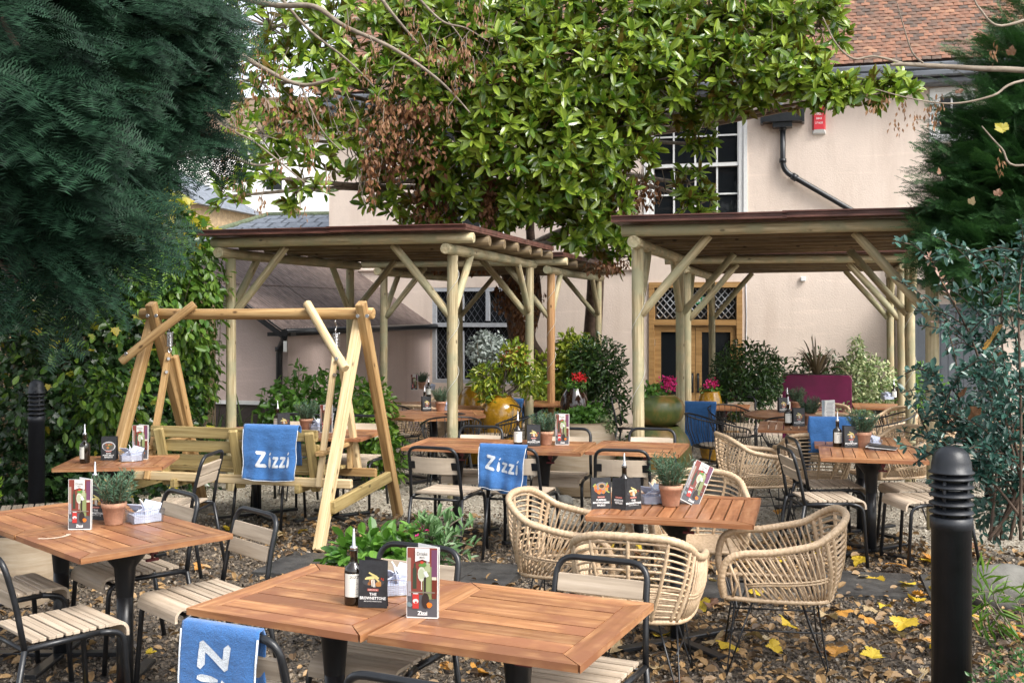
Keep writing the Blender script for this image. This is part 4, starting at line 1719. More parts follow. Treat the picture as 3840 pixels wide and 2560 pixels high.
# oak double door with leaded lights above
a, b, c, d = DOORH
m = MB()
fw = .095
m.box(((a + b) / 2, .03, d - fw / 2), (b - a, .12, fw))
m.box((a + fw / 2, .03, (c + d - fw) / 2), (fw, .12, d - c - fw)).box((b - fw / 2, .03, (c + d - fw) / 2), (fw, .12, d - c - fw))
zt0, zt1 = fac(2600, 1219)[1], fac(2600, 1198)[1]
m.box(((a + b) / 2, .03, (zt0 + zt1) / 2), (b - a - 2 * fw, .11, zt1 - zt0))
dr = m.build('door_frame', OAK, house)
ia, ib = a + fw, b - fw
for i in range(3):
    x0, x1 = ia + (ib - ia) * i / 3, ia + (ib - ia) * (i + 1) / 3
    if i:
        MB().box((x0, .035, (zt1 + d - fw) / 2), (.05, .09, d - fw - zt1)).build('mullion', OAK, dr)
    MB().box(((x0 + x1) / 2, .08, (zt1 + d - fw) / 2), (x1 - x0 - .05, .006, d - fw - zt1)).build('pane', GLASS, dr)
    lattice(x0 + .03, x1 - .03, zt1 + .02, d - fw - .02, .118, .135, .0095, .066, LEAD, dr, True)
for k in (0, 1):
    x0, x1 = (ia, (ia + ib) / 2) if k == 0 else ((ia + ib) / 2, ib)
    L = MB()
    st, z0, z1 = .105, c + .01, zt0 - .01
    yy = .05
    gb, gt = fac(2600, 1510)[1], z1 - .11
    L.box((x0 + st / 2 + .004, yy, (z0 + z1) / 2), (st, .05, z1 - z0)).box((x1 - st / 2 - .004, yy, (z0 + z1) / 2), (st, .05, z1 - z0))
    L.box(((x0 + x1) / 2, yy, z1 - .055), (x1 - x0 - 2 * st - .01, .05, .11))
    L.box(((x0 + x1) / 2, yy, (z0 + gb) / 2), (x1 - x0 - 2 * st - .01, .03, gb - z0))
    L.box(((x0 + x1) / 2, yy - .008, gb - .03), (x1 - x0 - 2 * st - .01, .05, .09))
    L.box(((x0 + x1) / 2, yy - .008, z0 + .09), (x1 - x0 - 2 * st - .01, .05, .18))
    lf_ = L.build('door_leaf', OAK, house)
    MB().box(((x0 + x1) / 2, yy + .01, (gb + gt) / 2), (x1 - x0 - 2 * st, .006, gt - gb)).build('pane', GLASS, lf_)
    hx = x1 - .05 if k == 0 else x0 + .05
    zh = fac(2600, 1435)[1]
    MB().tube([(hx, yy - .03, zh - .14), (hx, yy - .075, zh - .11), (hx, yy - .075, zh + .11), (hx, yy - .03, zh + .14)], .011, 6).box((hx, yy - .029, zh), (.04, .012, .34)).build('handle', CASTIRON, lf_)
    for zz in (z0 + .35, z1 - .3):
        MB().box((x0 + .005 if k == 0 else x1 - .005, yy - .028, zz), (.018, .012, .12)).build('hinge', STEEL, lf_)
# the green running-man sign behind the middle light
gx, gz_ = fac(2620, 1125)
sg = MB().box((gx, .066, gz_), (.26, .004, .13)).build('exit_sign', GREENS, house)
mb = MB()
for poly in ([(-.02, .03), (.0, .045), (.015, .03), (0, .015)], [(-.02, .012), (.012, .018), (.02, -.012), (-.008, -.012)], [(-.008, -.012), (.006, -.012), (-.025, -.05), (-.035, -.045)], [(.008, -.012), (.02, -.012), (.035, -.03), (.03, -.055), (.022, -.052), (.024, -.033)], [(.012, .015), (.04, .005), (.042, -.004), (.015, .004)], [(.06, .05), (.10, .05), (.10, -.05), (.06, -.05)]):
    mb.add([(gx + x, .0625, gz_ + z) for x, z in poly], [tuple(range(len(poly)))])
mb.build('running_figure', WHITEINK, sg)

# roof: a deck, individually laid clay tiles, the lead-grey gutter and cornice
PITCH = R(50)
ey = -.30
ez = EAVE + .42


def roofp(s, q, off=0.0):
    """s along the eave, q up the slope"""
    return np.array([s, ey + q * math.cos(PITCH) - off * math.sin(PITCH), ez + q * math.sin(PITCH) + off * math.cos(PITCH)])


QL = 6.6
rf = MB().add([roofp(sL_ - .15, 0), roofp(sR_, 0), roofp(sR_, QL), roofp(sL_ - .15, QL), (sL_ - .15, 8.9, ez), (sR_, 8.9, ez)], [(0, 1, 2, 3), (3, 2, 5, 4)]).build('roof', mat_plain('roof_felt', (0.05, 0.03, 0.025), 0.9), house)
gauge, tw = .088, .150
tv = []
for yq, zz in ((0, .0), (.165, .0)):
    for xx in (-.5, 0, .5):
        tv.append((xx * (tw - .008), yq, .016 + .006 * (1 - abs(xx) * 2)))
        tv.append((xx * (tw - .008), yq, .002 + .006 * (1 - abs(xx) * 2)))
tv = np.array(tv)
tf = np.array([(0, 2, 8, 6), (2, 4, 10, 8), (1, 3, 2, 0), (3, 5, 4, 2), (0, 6, 7, 1), (4, 5, 11, 10)])
rows = int(QL / gauge) - 1
cells = []
for r_ in range(rows):
    for i in range(int((sR_ - sL_) / tw) + 1):
        cells.append((r_, sL_ - .1 + (i + .5 * (r_ % 2)) * tw + random.uniform(-.006, .006)))
smin = fac(3060)
vis = sorted([c for c in cells if c[0] * gauge < 3.2], key=lambda c: (0 if smin < c[1] < fac(3560) and c[0] < 24 else 1, c[0] + abs(c[1] - fac(3330)) * 1.2))
pick = set(vis[:300])


def tile_M():
    a = R(50) - R(random.uniform(3.5, 6.5))
    jz = R(random.uniform(-2.2, 2.2))
    return np.array(Matrix.Rotation(a, 3, 'X') @ Matrix.Rotation(jz, 3, 'Z') @ Matrix.Rotation(R(random.uniform(-2, 2)), 3, 'Y'))


tme = mesh_np('tile', tv, tf)
Ts, Ms = [], []
for cl in cells:
    r_, s = cl
    p = roofp(s, r_ * gauge + random.uniform(-.006, .006), .022 + random.uniform(0, .006))
    M = tile_M()
    if cl in pick:
        ob('tile', tme, TILE, rf, p, Matrix(M.tolist()))
    elif r_ < 42:
        Ts.append(p)
        Ms.append(M)
scatter('tiles', tv, tf, np.array(Ms), np.array(Ts), TILE, rf)
gm = MB()
gm.box(((sL_ + sR_) / 2, -.17, EAVE + .10), (sR_ - sL_, .30, .10), bev=.02)
gm.box(((sL_ + sR_) / 2, -.22, EAVE + .205), (sR_ - sL_, .40, .10), bev=.02)
gm.box(((sL_ + sR_) / 2, -.33, EAVE + .325), (sR_ - sL_, .16, .13), bev=.03)
gm.build('gutter', LEADGREY, house)
MB().box(((sL_ + sR_) / 2, .02, EAVE + .32), (sR_ - sL_ - .1, .4, .2)).build('soffit', LEADGREY, house)
# rainwater hopper and bent downpipe
hx0, hz1 = fac(2858, 418)
hx1, hz0 = fac(3012, 460)
hc = (hx0 + hx1) / 2
dp = MB()
dp.prism([(hx0, -.24), (hx1, -.24), (hx1, 0), (hx0, 0)], hz0, hz1)
for xx in (hx0, hx1):
    dp.box((xx, -.125, (hz0 + hz1) / 2), (.04, .27, hz1 - hz0 + .05))
dp.prism([(hc - .16, -.2), (hc + .16, -.2), (hc + .16, 0), (hc - .16, 0)], hz0 - .09, hz0 + .001)
hop = dp.build('rain_hopper', CASTIRON, house)
px_, pz_ = fac(2936, 620)
qx_, qz_ = fac(3260, 830)
MB().tube(round_path([(px_, -.09, hz0 - .05), (px_, -.09, pz_ - .10), (qx_, -.09, qz_), (qx_ + .35, -.09, qz_ - .22), (qx_ + .36, -.09, -.3)], .16, 6), .048, 10).build('downpipe', CASTIRON, house)
for (xx, z1, z0) in ((px_, hz0 - .06, hz0 - .14), (px_, pz_ + .10, pz_ + .03)):
    MB().tube([(xx, -.09, z1), (xx, -.09, z0)], .062, 10).build('pipe_collar', CASTIRON, house)
tx, tz = px_ + .19, pz_ - .10 - .19 * (pz_ - .1 - qz_) / (qx_ - px_)
dd_ = Vector((qx_ - px_, 0, qz_ - pz_ + .1)).normalized()
MB().tube([Vector((tx, -.09, tz)) - dd_ * .05, Vector((tx, -.09, tz)) + dd_ * .05], .062, 10).build('pipe_collar', CASTIRON, house)
MB().tube([(hc - .03, -.09, hz1 - .02), (hc - .03, -.09, EAVE + .10)], .03, 8).build('gutter_outlet', GREYP, house)
# red alarm box
ax0, az1 = fac(3046, 400)
ax1, az0 = fac(3096, 505)
al = thing('alarm_box', 'red alarm box with white lettering high on the pink wall', 'alarm box', F0 + U * ((ax0 + ax1) / 2) + Vector((0, 0, (az0 + az1) / 2)), R(-15))
aw, ah = ax1 - ax0, az1 - az0
m = MB()
m.add([(-aw / 2, 0, -ah / 2 + .08), (aw / 2, 0, -ah / 2 + .08), (aw / 2, 0, ah / 2), (-aw / 2, 0, ah / 2), (-aw / 2 + .03, -.10, -ah / 2 + .08), (aw / 2 - .03, -.10, -ah / 2 + .08), (aw / 2 - .03, -.10, ah / 2 - .02), (-aw / 2 + .03, -.10, ah / 2 - .02)], [(4, 5, 6, 7), (0, 4, 7, 3), (1, 2, 6, 5), (3, 7, 6, 2), (0, 1, 5, 4)])
m.build('cover', REDBOX, al)
m = MB()
z1, z0 = -ah / 2 + .077, -ah / 2
m.add([(-aw / 2 + .03, -.10, z1), (aw / 2 - .03, -.10, z1), (aw / 2, 0, z1), (-aw / 2, 0, z1), (-aw / 2, 0, z0), (aw / 2, 0, z0), (aw / 2 - .01, -.07, z0 + .02), (-aw / 2 + .01, -.07, z0 + .02)], [(0, 1, 2, 3), (0, 7, 6, 1), (7, 4, 5, 6), (1, 6, 5, 2), (0, 3, 4, 7)])
m.build('white_base', WHITEP, al)
for s, z, hh, ww in (('FIRST', .10, .045, .12), ('0843', .02, .035, .09), ('271635', -.055, .035, .125)):
    text_scaled(s, ww, hh, .01, Matrix.Translation((0, -.1015, z)), WHITEINK, 'lettering', al)
# small wall sensor and thin cable by the door
sx0, sz0 = fac(3012, 1046)
MB().box((sx0, -.03, sz0), (.085, .06, .075), bev=.008).build('wall_sensor', WHITEP, house)
cx0, cz1 = fac(2797, 1050)
MB().tube([(cx0, -.012, cz1), (cx0 + .01, -.012, cz1 - .6), (cx0, -.012, cz1 - 1.4), (cx0 + .01, -.012, -.3)], .009, 5).build('wall_cable', GREYP, house)

# ------------------------------------------------------------------ lean-to wing on the left
k_ = (1080 - 1920) / FPX
sc_ = fac(1622) - .05
Pc = F0 + U * sc_
tl = (Pc.x - k_ * Pc.y) / (V.x - k_ * V.y)
wing = thing('outbuilding', 'low pink outbuilding with brown corrugated roof left of the house', 'outbuilding', Pc, R(-15))
ze, zrd, hw_ = 1.56, 2.70, 1.72
Pn = Pc - V * tl
zp = EYE - (1518 - HOR) / FPX * (Pn.y)
m = MB()
m.add([(0, 0, -.6), (0, -tl + .02, -.6), (0, -tl + .02, ze), (0, 0, ze)], [(0, 1, 2, 3)])
m.add([(0, -tl + .02, zp), (0, -tl, zp), (0, -tl, ze), (0, -tl + .02, ze)], [(0, 1, 2, 3)])
m.add([(0, -tl, zp), (-2 * hw_, -tl, zp), (-2 * hw_, -tl, ze), (-hw_, -tl, zrd - .04), (0, -tl, ze)], [(0, 4, 3, 2, 1)])
m.add([(-2 * hw_, 0, -.6), (-2 * hw_, -tl, -.6), (-2 * hw_, -tl, ze), (-2 * hw_, 0, ze)], [(0, 3, 2, 1)])
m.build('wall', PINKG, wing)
MB().box((-hw_, -tl - .012, zp + .02), (2 * hw_ + .02, .03, .05)).build('white_plinth_line', WHITEP, wing)
MB().box((-hw_, -tl + .02, (zp - .6) / 2), (2 * hw_ - .06, .04, zp + .6)).build('dark_plinth', mat_plain('dark_brick_plinth', (0.05, 0.04, 0.035), 0.9, 0, .3, 20, .4), wing)
MB().box((-.02 + .026, -tl * .62, (zp + ze) / 2), (.02, .012, ze - zp)).build('wall_joint', PINKG, wing)
# corrugated sheets, real waves running down the slope
ang = math.atan2(zrd - ze, hw_)
for side in (1, -1):
    for part in range(3):
        vs, fs = [], []
        y0, y1 = -tl - .32 + (tl + .32) * part / 3, -tl - .32 + (tl + .32) * (part + 1) / 3 + .06
        ny = int((y1 - y0) / .025)
        Ls = (hw_ + .14) / math.cos(ang)
        for q in range(3):
            for i in range(ny + 1):
                y = y0 + (y1 - y0) * i / ny
                d_ = Ls * q / 2
                hz = .012 * math.sin(2 * PI * (y / .095)) + .003 * part
                x = -hw_ + d_ * math.cos(ang)
                z = zrd - d_ * math.sin(ang) + hz + (.006 if q < 2 else 0)
                vs.append((x if side > 0 else -2 * hw_ - x, y, z))
        for q in range(2):
            for i in range(ny):
                a_ = q * (ny + 1) + i
                fs.append((a_, a_ + 1, a_ + ny + 2, a_ + ny + 1))
        MB().add(vs, fs, True).build('corrugated_sheet', CORR, wing)
        if side > 0:
            for dq in (.45,):
                MB().box((-hw_ + Ls * dq * math.cos(ang), (y0 + y1) / 2, zrd - Ls * dq * math.sin(ang) + .014), (.012, y1 - y0, .012)).build('sheet_lap', CORR, wing)
MB().tube([(-hw_, -tl - .34, zrd + .01), (-hw_, .02, zrd + .01)], .05, 8).build('ridge_cap', CORR, wing)
o = MB().box((0, 0, 0), (hw_ / math.cos(ang) + .12, .025, .10)).build('verge_board', CASTIRON, wing, (-hw_ / 2 + .05, -tl - .30, (ze + zrd) / 2 - .07), (0, ang, 0))
MB().tube([(.13, -tl - .36, ze - .06), (.13, -.05, ze - .06)], .05, 8).build('gutter', CASTIRON, wing)
MB().tube(round_path([(.10, -tl - .30, ze - .10), (-.02, -tl - .10, ze - .18), (-.10, -tl - .06, ze - .30), (-.10, -tl - .06, -.3)], .08, 4), .045, 10).build('downpipe', CASTIRON, wing)
MB().box((.02, -tl - .22, ze - .085), (.34, .16, .05)).build('hopper', CASTIRON, wing)
MB().tube([(-.10, -tl - .06, ze - .26), (-.10, -tl - .06, ze - .32)], .058, 10).build('pipe_collar', CASTIRON, wing)
MB().box((.17, -tl - .42, ze - .24), (.05, .004, .14)).build('paper_tag', PAPER, wing)

# ------------------------------------------------------------------ annex with grey doors on the right
x0, z0 = fac(3470, 1070)
x1, z1 = fac(3765, 1168)
an = thing('annex', 'low pink annex with dark grey double doors at the right', 'outbuilding', F0 - V * .9, R(-15))
x0, z0 = x0 - .25, z0
m = MB()
m.add([(x0, 0, -.8), (x1 + 1.4, 0, -.8), (x1 + 1.4, 0, z1 - .62), (x0, 0, z0 + .02), (x0, .88, -.8), (x0, .88, z0 + .02)], [(0, 1, 2, 3), (0, 3, 5, 4)])
m.build('wall', PINK, an)
sl = math.atan2(z0 - (z1 - .62), x1 + 1.4 - x0)
MB().box((0, 0, 0), (math.hypot(x1 + 1.6 - x0, z0 - z1 + .62), 1.2, .07)).build('roof', CASTIRON, an, ((x0 + x1 + 1.4) / 2, .42, (z0 + z1 - .62) / 2 + .06), (0, sl, 0))
gx0, gz1 = fac(3405, 1165)
gx1, _ = fac(3690, 1165)
gx0 = max(gx0, x0 + .05)
dm = MB().box(((gx0 + gx1) / 2, -.03, gz1 + .05), (gx1 - gx0 + .12, .08, .10)).box((gx0 - .03, -.03, (gz1 - .6) / 2), (.07, .08, gz1 + .6)).box((gx1 + .03, -.03, (gz1 - .6) / 2), (.07, .08, gz1 + .6)).build('door_frame', DOORGREY, an)
for i in range(2):
    a_, b_ = gx0 + (gx1 - gx0) * i / 2 + .006, gx0 + (gx1 - gx0) * (i + 1) / 2 - .006
    lf_ = MB().box(((a_ + b_) / 2, -.012, (gz1 - .55) / 2), (b_ - a_, .04, gz1 + .55)).build('door_leaf', DOORGREY, an)
    for j in range(5):
        xx = a_ + (b_ - a_) * (j + .5) / 5
        MB().box((xx, -.037, (gz1 - .55) / 2), ((b_ - a_) / 5 - .008, .012, gz1 + .5)).build('plank', DOORGREY, lf_)

# ------------------------------------------------------------------ buildings beyond
def gable_house(name, label, c, rz, L, D, zw, zr, wmat, rmat, hip=0.0, win=(), slates=False):
    t = thing(name, label, 'building', c, rz)
    m = MB()
    m.add([(-L / 2, 0, -1), (L / 2, 0, -1), (L / 2, D, -1), (-L / 2, D, -1), (-L / 2, 0, zw), (L / 2, 0, zw), (L / 2, D, zw), (-L / 2, D, zw)], [(0, 1, 5, 4), (1, 2, 6, 5), (2, 3, 7, 6), (3, 0, 4, 7)])
    if hip == 0:
        m.add([(-L / 2, 0, zw), (-L / 2, D, zw), (-L / 2, D / 2, zr), (L / 2, 0, zw), (L / 2, D, zw), (L / 2, D / 2, zr)], [(0, 2, 1), (3, 4, 5)])
    m.build('wall', wmat, t)
    o = .3
    m = MB()
    m.add([(-L / 2 - o, -o, zw), (L / 2 + o, -o, zw), (L / 2 + o, D + o, zw), (-L / 2 - o, D + o, zw), (-L / 2 + hip, D / 2, zr), (L / 2 - hip, D / 2, zr)], [(0, 1, 5, 4), (2, 3, 4, 5), (1, 2, 5), (3, 0, 4), (0, 3, 2, 1)])
    r_ = m.build('roof', rmat, t)
    MB().tube([(-L / 2 + hip, D / 2, zr), (L / 2 - hip, D / 2, zr)], .10, 6).build('ridge', MOSS if slates else rmat, r_)
    if slates:
        for k in ((-1, 1)):
            MB().tube([(k * (L / 2 - hip), D / 2, zr), (k * (L / 2 + o), -o, zw + .03)], .09, 6).build('hip_ridge', MOSS, r_)
        n = int(L / .42)
        nr = 6
        for j in range(nr):
            for i in range(n + 1):
                q0, q1 = j / nr, (j + 1.05) / nr
                cx = -L / 2 - o + (L + 2 * o) * (i + .5 * (j % 2)) / (n + 1)
                lim = L / 2 + o - (hip + o) * (q0 + q1) / 2 - .2
                if abs(cx) > lim:
                    continue
                ya, yb = -o + (D / 2 + o) * q0, -o + (D / 2 + o) * q1
                za, zb2 = zw + (zr - zw) * q0, zw + (zr - zw) * q1
                s = MB().add([(cx - .2, ya, za + .03), (cx + .2, ya, za + .03), (cx + .2, yb, zb2 + .02), (cx - .2, yb, zb2 + .02), (cx - .2, ya, za + .012), (cx + .2, ya, za + .012)], [(0, 1, 2, 3), (4, 5, 1, 0)])
                s.build('slate', SLATE, r_)
    MB().tube([(-L / 2 - o, -o - .06, zw - .02), (L / 2 + o, -o - .06, zw - .02)], .07, 6).build('gutter', CASTIRON, t)
    for (x, z, ww, hh) in win:
        f_ = MB().box((x, -.02, z), (ww, .06, hh)).build('window', WHITEP, t)
        MB().box((x, -.055, z), (ww - .14, .02, hh - .14)).build('pane', GLASS, f_)
    return t


p = at(1040, 830, 27)
zt_ = EYE - (815 - HOR) / FPX * 27
gable_house('slate_roofed_building', 'low building with mossy slate roof behind the brown corrugated roof', Vector((p.x + .5, 27, 0)), R(-8), 5.2, 4.2, EYE - (900 - HOR) / FPX * 26, zt_ + .25, WHITEW, SLATE, 1.0, (), True)
p = at(560, 700, 36)
gable_house('brick_building', 'buff brick building with slate roof far behind the climbing hedge', Vector((p.x - 2.3, 36, 0)), R(-12), 7.2, 6.0, EYE - (752 - HOR) / FPX * 35, EYE - (640 - HOR) / FPX * 38, BRICK, SLATE, 1.6, ())
p = at(960, 700, 52)
gable_house('white_house', 'white rendered house with brown tiled roof far behind the garden', Vector((p.x, 52, 0)), R(-4), 13.0, 7.0, EYE - (505 - HOR) / FPX * 52, EYE - (350 - HOR) / FPX * 54, WHITEW, mat_plain('brown_far_tiles', (0.17, 0.12, 0.08), 0.85, 0, .3, 6, .3), 0.0, ((.9, 8.1, .9, 1.1), (-3.5, 5.0, 1.0, 1.3)))

# ------------------------------------------------------------------ timber canopies (pergolas)
def pergola(name, label, P, ztop, over=.26, roofs=2, rcount=7, mats=(POST, RAFT), braces=((1, 1), (1, 1), (1, 1), (1, 1)), brace_z=.56, front_over=.25, overl=None, tint=None):
    """P = front left, front right, back left, back right post feet (x, y)"""
    c = sum((Vector((p[0], p[1], 0)) for p in P), Vector()) / 4
    t = thing(name, label, 'pergola', (c.x, c.y, gz(c.y)), 0, group='rustic round timber pergolas')
    off = Vector((c.x, c.y, gz(c.y)))
    FL, FR, BL, BR = [Vector((p[0], p[1], 0)) for p in P]
    r = .054
    zb = ztop - .05

    def W(p, z):
        return Vector((p.x, p.y, z)) - off
    for k_, p in enumerate((FL, FR, BL, BR)):
        o_ = log('post', W(p, gz(p.y) - .1), W(p, zb - .05), r, tint[1] if tint and tint[0] == k_ else mats[0], t, r * .97)
        if tint and tint[0] == k_:
            o_['label'] = 'orange tinted post'
    for a, b in ((FL, BL), (FR, BR)):
        d = (b - a).normalized()
        log('beam', W(a - d * front_over, zb), W(b + d * front_over, zb), r, mats[0], t)
    # rafters across
    for i in range(rcount):
        u_ = (i) / (rcount - 1)
        dl, dr = (BL - FL), (BR - FR)
        a = FL + dl * (u_ * 1.10 - .05)
        b = FR + dr * (u_ * 1.10 - .05)
        d = (b - a).normalized()
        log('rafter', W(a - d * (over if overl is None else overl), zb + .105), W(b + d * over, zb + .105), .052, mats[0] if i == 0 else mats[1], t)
    # roof boards: thin sheets with a grooved edge, in two lengths
    d = (FR - FL).normalized()
    dv = ((BL - FL).normalized() + (BR - FR).normalized()).normalized()
    z = zb + .165
    ol_ = (over + .10) if overl is None else overl + .06
    fr0 = FL - d * ol_ - dv * (front_over + .10)
    fr1 = FR + d * (over - .02) - dv * (front_over + .10)
    bk0 = BL - d * ol_ + dv * (front_over + .08)
    bk1 = BR + d * (over - .02) + dv * (front_over + .08)
    for i in range(roofs):
        a0, a1 = fr0.lerp(fr1, i / roofs), fr0.lerp(fr1, (i + 1) / roofs + (.012 if i < roofs - 1 else 0))
        b0, b1 = bk0.lerp(bk1, i / roofs), bk0.lerp(bk1, (i + 1) / roofs + (.012 if i < roofs - 1 else 0))
        zz = z + .006 * i
        m = MB()
        for dz, e, th in ((0, 0, .018), (.022, .012, .020), (.044, -.008, .012)):
            q = [a0 + dv * e, a1 + dv * e, b1, b0]
            v = [W(k, zz + dz) for k in q] + [W(k, zz + dz + th) for k in q]
            m.add(v, [(0, 3, 2, 1), (4, 5, 6, 7), (0, 1, 5, 4), (1, 2, 6, 5), (2, 3, 7, 6), (3, 0, 4, 7)])
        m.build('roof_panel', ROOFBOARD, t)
    # the shade beneath the boards is painted into the inner rafters' colour
    # knee braces
    for p, s, q in ((FL, 1, 1), (FR, -1, 1), (BL, 1, -1), (BR, -1, -1)):
        du = d * s
        dq = dv * q
        h = brace_z
        z0 = zb - .07 - h
        log('brace', W(p + du * .03, z0), W(p + du * (h + .06), zb + .06), .040, mats[0], t, seg=10)
        log('brace', W(p + dq * .03, z0 + .04), W(p + dq * (h + .02), zb - .01), .040, mats[0], t, seg=10)
    return t


ORPOST = mat_wood('orange_tinted_timber', (0.22, 0.10, 0.035), (0.43, 0.235, 0.10), (0.56, 0.35, 0.17), 0.65, (1.6, 42, 42), True, 0.5, 0.05)
PL1 = [(-2.89, 11.12), (-.574, 10.5), (-2.10, 14.05), (.213, 13.43)]
PL2 = [(-1.80, 15.2), (.53, 14.6), (-.90, 18.6), (1.44, 18.0)]
PR1 = [(1.12, 9.6), (3.47, 8.92), (1.955, 12.6), (4.23, 11.5)]
PR2 = [(2.22, 13.7), (4.72, 13.1), (3.12, 16.9), (5.45, 15.6)]
pergola('pergola', 'rustic log pergola with brown board roof behind the swing seat', PL1, 2.42, overl=.12)
pergola('pergola', 'smaller rustic log pergola behind the left one nearest the magnolia', PL2, 2.38, tint=(1, ORPOST))
pergola('pergola', 'rustic log pergola in front of the oak double doors', PR1, 2.43, roofs=2, overl=.12)
pergola('pergola', 'rear log pergola between the front right one and the oak doors', PR2, 2.36)


def cable(p, h0, h1, turns, r, label):
    n = 40
    pts = [(p[0] + r * math.cos(turns * 2 * PI * i / n + 1), p[1] + r * math.sin(turns * 2 * PI * i / n + 1), h0 + (h1 - h0) * i / n) for i in range(n + 1)]
    tag(MB().tube(pts, .0028, 4).build('light_cable', CABLE), label, 'cable', 'thin cables wound round the posts')


cable(PL1[1], .8, 2.3, 3.2, .060, 'thin pale cable wound round the post nearest the long table')
cable(PR1[0], .75, 2.25, 2.4, .060, 'thin white cable wound round the post by the green jar')
cable(PL2[1], .8, 2.2, 3.0, .060, 'thin cable wound round the orange tinted post of the left pergolas')
cable(PR1[3], .75, 2.0, 2.0, .060, 'thin cable wound round a right hand pergola post')

# ------------------------------------------------------------------ swing seat
SW0 = Vector((-1.11, 8.69, 0))
W_ = -U            # along the beam, to the left
swing = thing('swing_seat', 'timber garden swing seat hung on springs from a log frame', 'swing seat', (SW0 + W_ * 1.07)[:], 0)
so = SW0 + W_ * 1.07


def sw(s, q, z):
    return SW0 + W_ * s + V * q + Vector((0, 0, z)) - so


log('beam', sw(0, 0, 1.757), sw(2.13, 0, 1.757), .046, SWING, swing)
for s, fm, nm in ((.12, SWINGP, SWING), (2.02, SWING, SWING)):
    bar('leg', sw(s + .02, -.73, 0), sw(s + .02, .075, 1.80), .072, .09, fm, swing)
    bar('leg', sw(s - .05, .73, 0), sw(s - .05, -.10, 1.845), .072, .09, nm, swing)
    for k, z in ((.02, 1.74), (-.06, 1.74)):
        MB().tube([sw(s + k - .05, -.12, z), sw(s + k - .05, -.105, z)], .016, 8).build('bolt', STEEL, swing)
bar('cross_rail', sw(.09, -.60, .30), sw(.07, .60, .38), .045, .095, BENCH, swing)
bar('cross_rail', sw(2.06, -.60, .34), sw(2.06, .60, .34), .045, .095, BENCH, swing)
log('brace', sw(.56, -.06, 1.84), sw(.10, -.33, 1.33), .036, SWINGP, swing)
log('brace', sw(1.58, -.06, 1.84), sw(2.10, -.33, 1.36), .036, SWING, swing)
for s, q, z in ((.52, -.105, 1.80), (.17, -.35, 1.41), (1.63, -.105, 1.80), (2.04, -.35, 1.43)):
    MB().tube([sw(s, q, z), sw(s, q + .02, z)], .014, 8).build('bolt', STEEL, swing)
for s in (.327, 1.853):
    hk = MB()
    hk.tube(smooth_path([sw(s, 0, 1.72), sw(s, -.02, 1.69), sw(s, .01, 1.655), sw(s, -.015, 1.625), sw(s, 0, 1.60)], 5), .007, 6)
    hk.build('hook', STEEL, swing)
    pts = [sw(s, 0, 1.60 - .12 * i / 96) + Vector((.026 * math.cos(2 * PI * i / 9.6), .026 * math.sin(2 * PI * i / 9.6), 0)) for i in range(97)]
    MB().tube(pts, .0048, 5).build('spring', STEEL, swing)
    MB().tube(smooth_path([sw(s, 0, 1.48), sw(s + .015, 0, 1.45), sw(s, 0, 1.42), sw(s - .015, 0, 1.45), sw(s, 0, 1.48)], 4), .007, 6).build('shackle', STEEL, swing)
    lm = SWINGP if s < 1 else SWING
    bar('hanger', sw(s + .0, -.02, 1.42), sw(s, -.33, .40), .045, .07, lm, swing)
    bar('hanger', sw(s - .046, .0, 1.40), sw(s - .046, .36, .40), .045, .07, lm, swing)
    for z, q in ((1.38, -.07), (1.27, -.10)):
        MB().tube([sw(s - .026, q, z), sw(s - .04, q - .01, z)], .014, 8).build('bolt', STEEL, swing)
# seat and back
BW0, BW1 = .36, 1.80
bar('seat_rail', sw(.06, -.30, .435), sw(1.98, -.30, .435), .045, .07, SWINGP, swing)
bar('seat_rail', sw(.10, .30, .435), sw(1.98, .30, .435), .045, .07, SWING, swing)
for i in range(4):
    bar('seat_slat', sw(.34, -.20 + .13 * i, .49), sw(1.86, -.20 + .13 * i, .49), .10, .025, BENCH, swing)
for i, z in enumerate((.80, .685, .565)):
    q = -.255 - .27 * (z - .45)
    bar('back_slat', sw(BW0 - .02, q + .03, z), sw(BW1 + .02, q + .03, z), .028, .092, BENCH, swing)
for s in (BW0 + .03, 1.05, BW1 - .08):
    bar('back_upright', sw(s, -.235, .36), sw(s, -.375, .83), .075, .045, BENCH, swing, roll=0)
for s in (BW0 - .05, BW1 + .05):
    bar('arm_rest', sw(s, -.36, .665), sw(s, .30, .69), .07, .035, SWING, swing)
    bar('arm_post', sw(s + (.0), .24, .47), sw(s, .24, .67), .045, .07, SWING, swing)
for s in (.50, 1.60):
    bar('seat_bearer', sw(s, -.36, .385), sw(s, .34, .385), .045, .07, BENCH, swing)

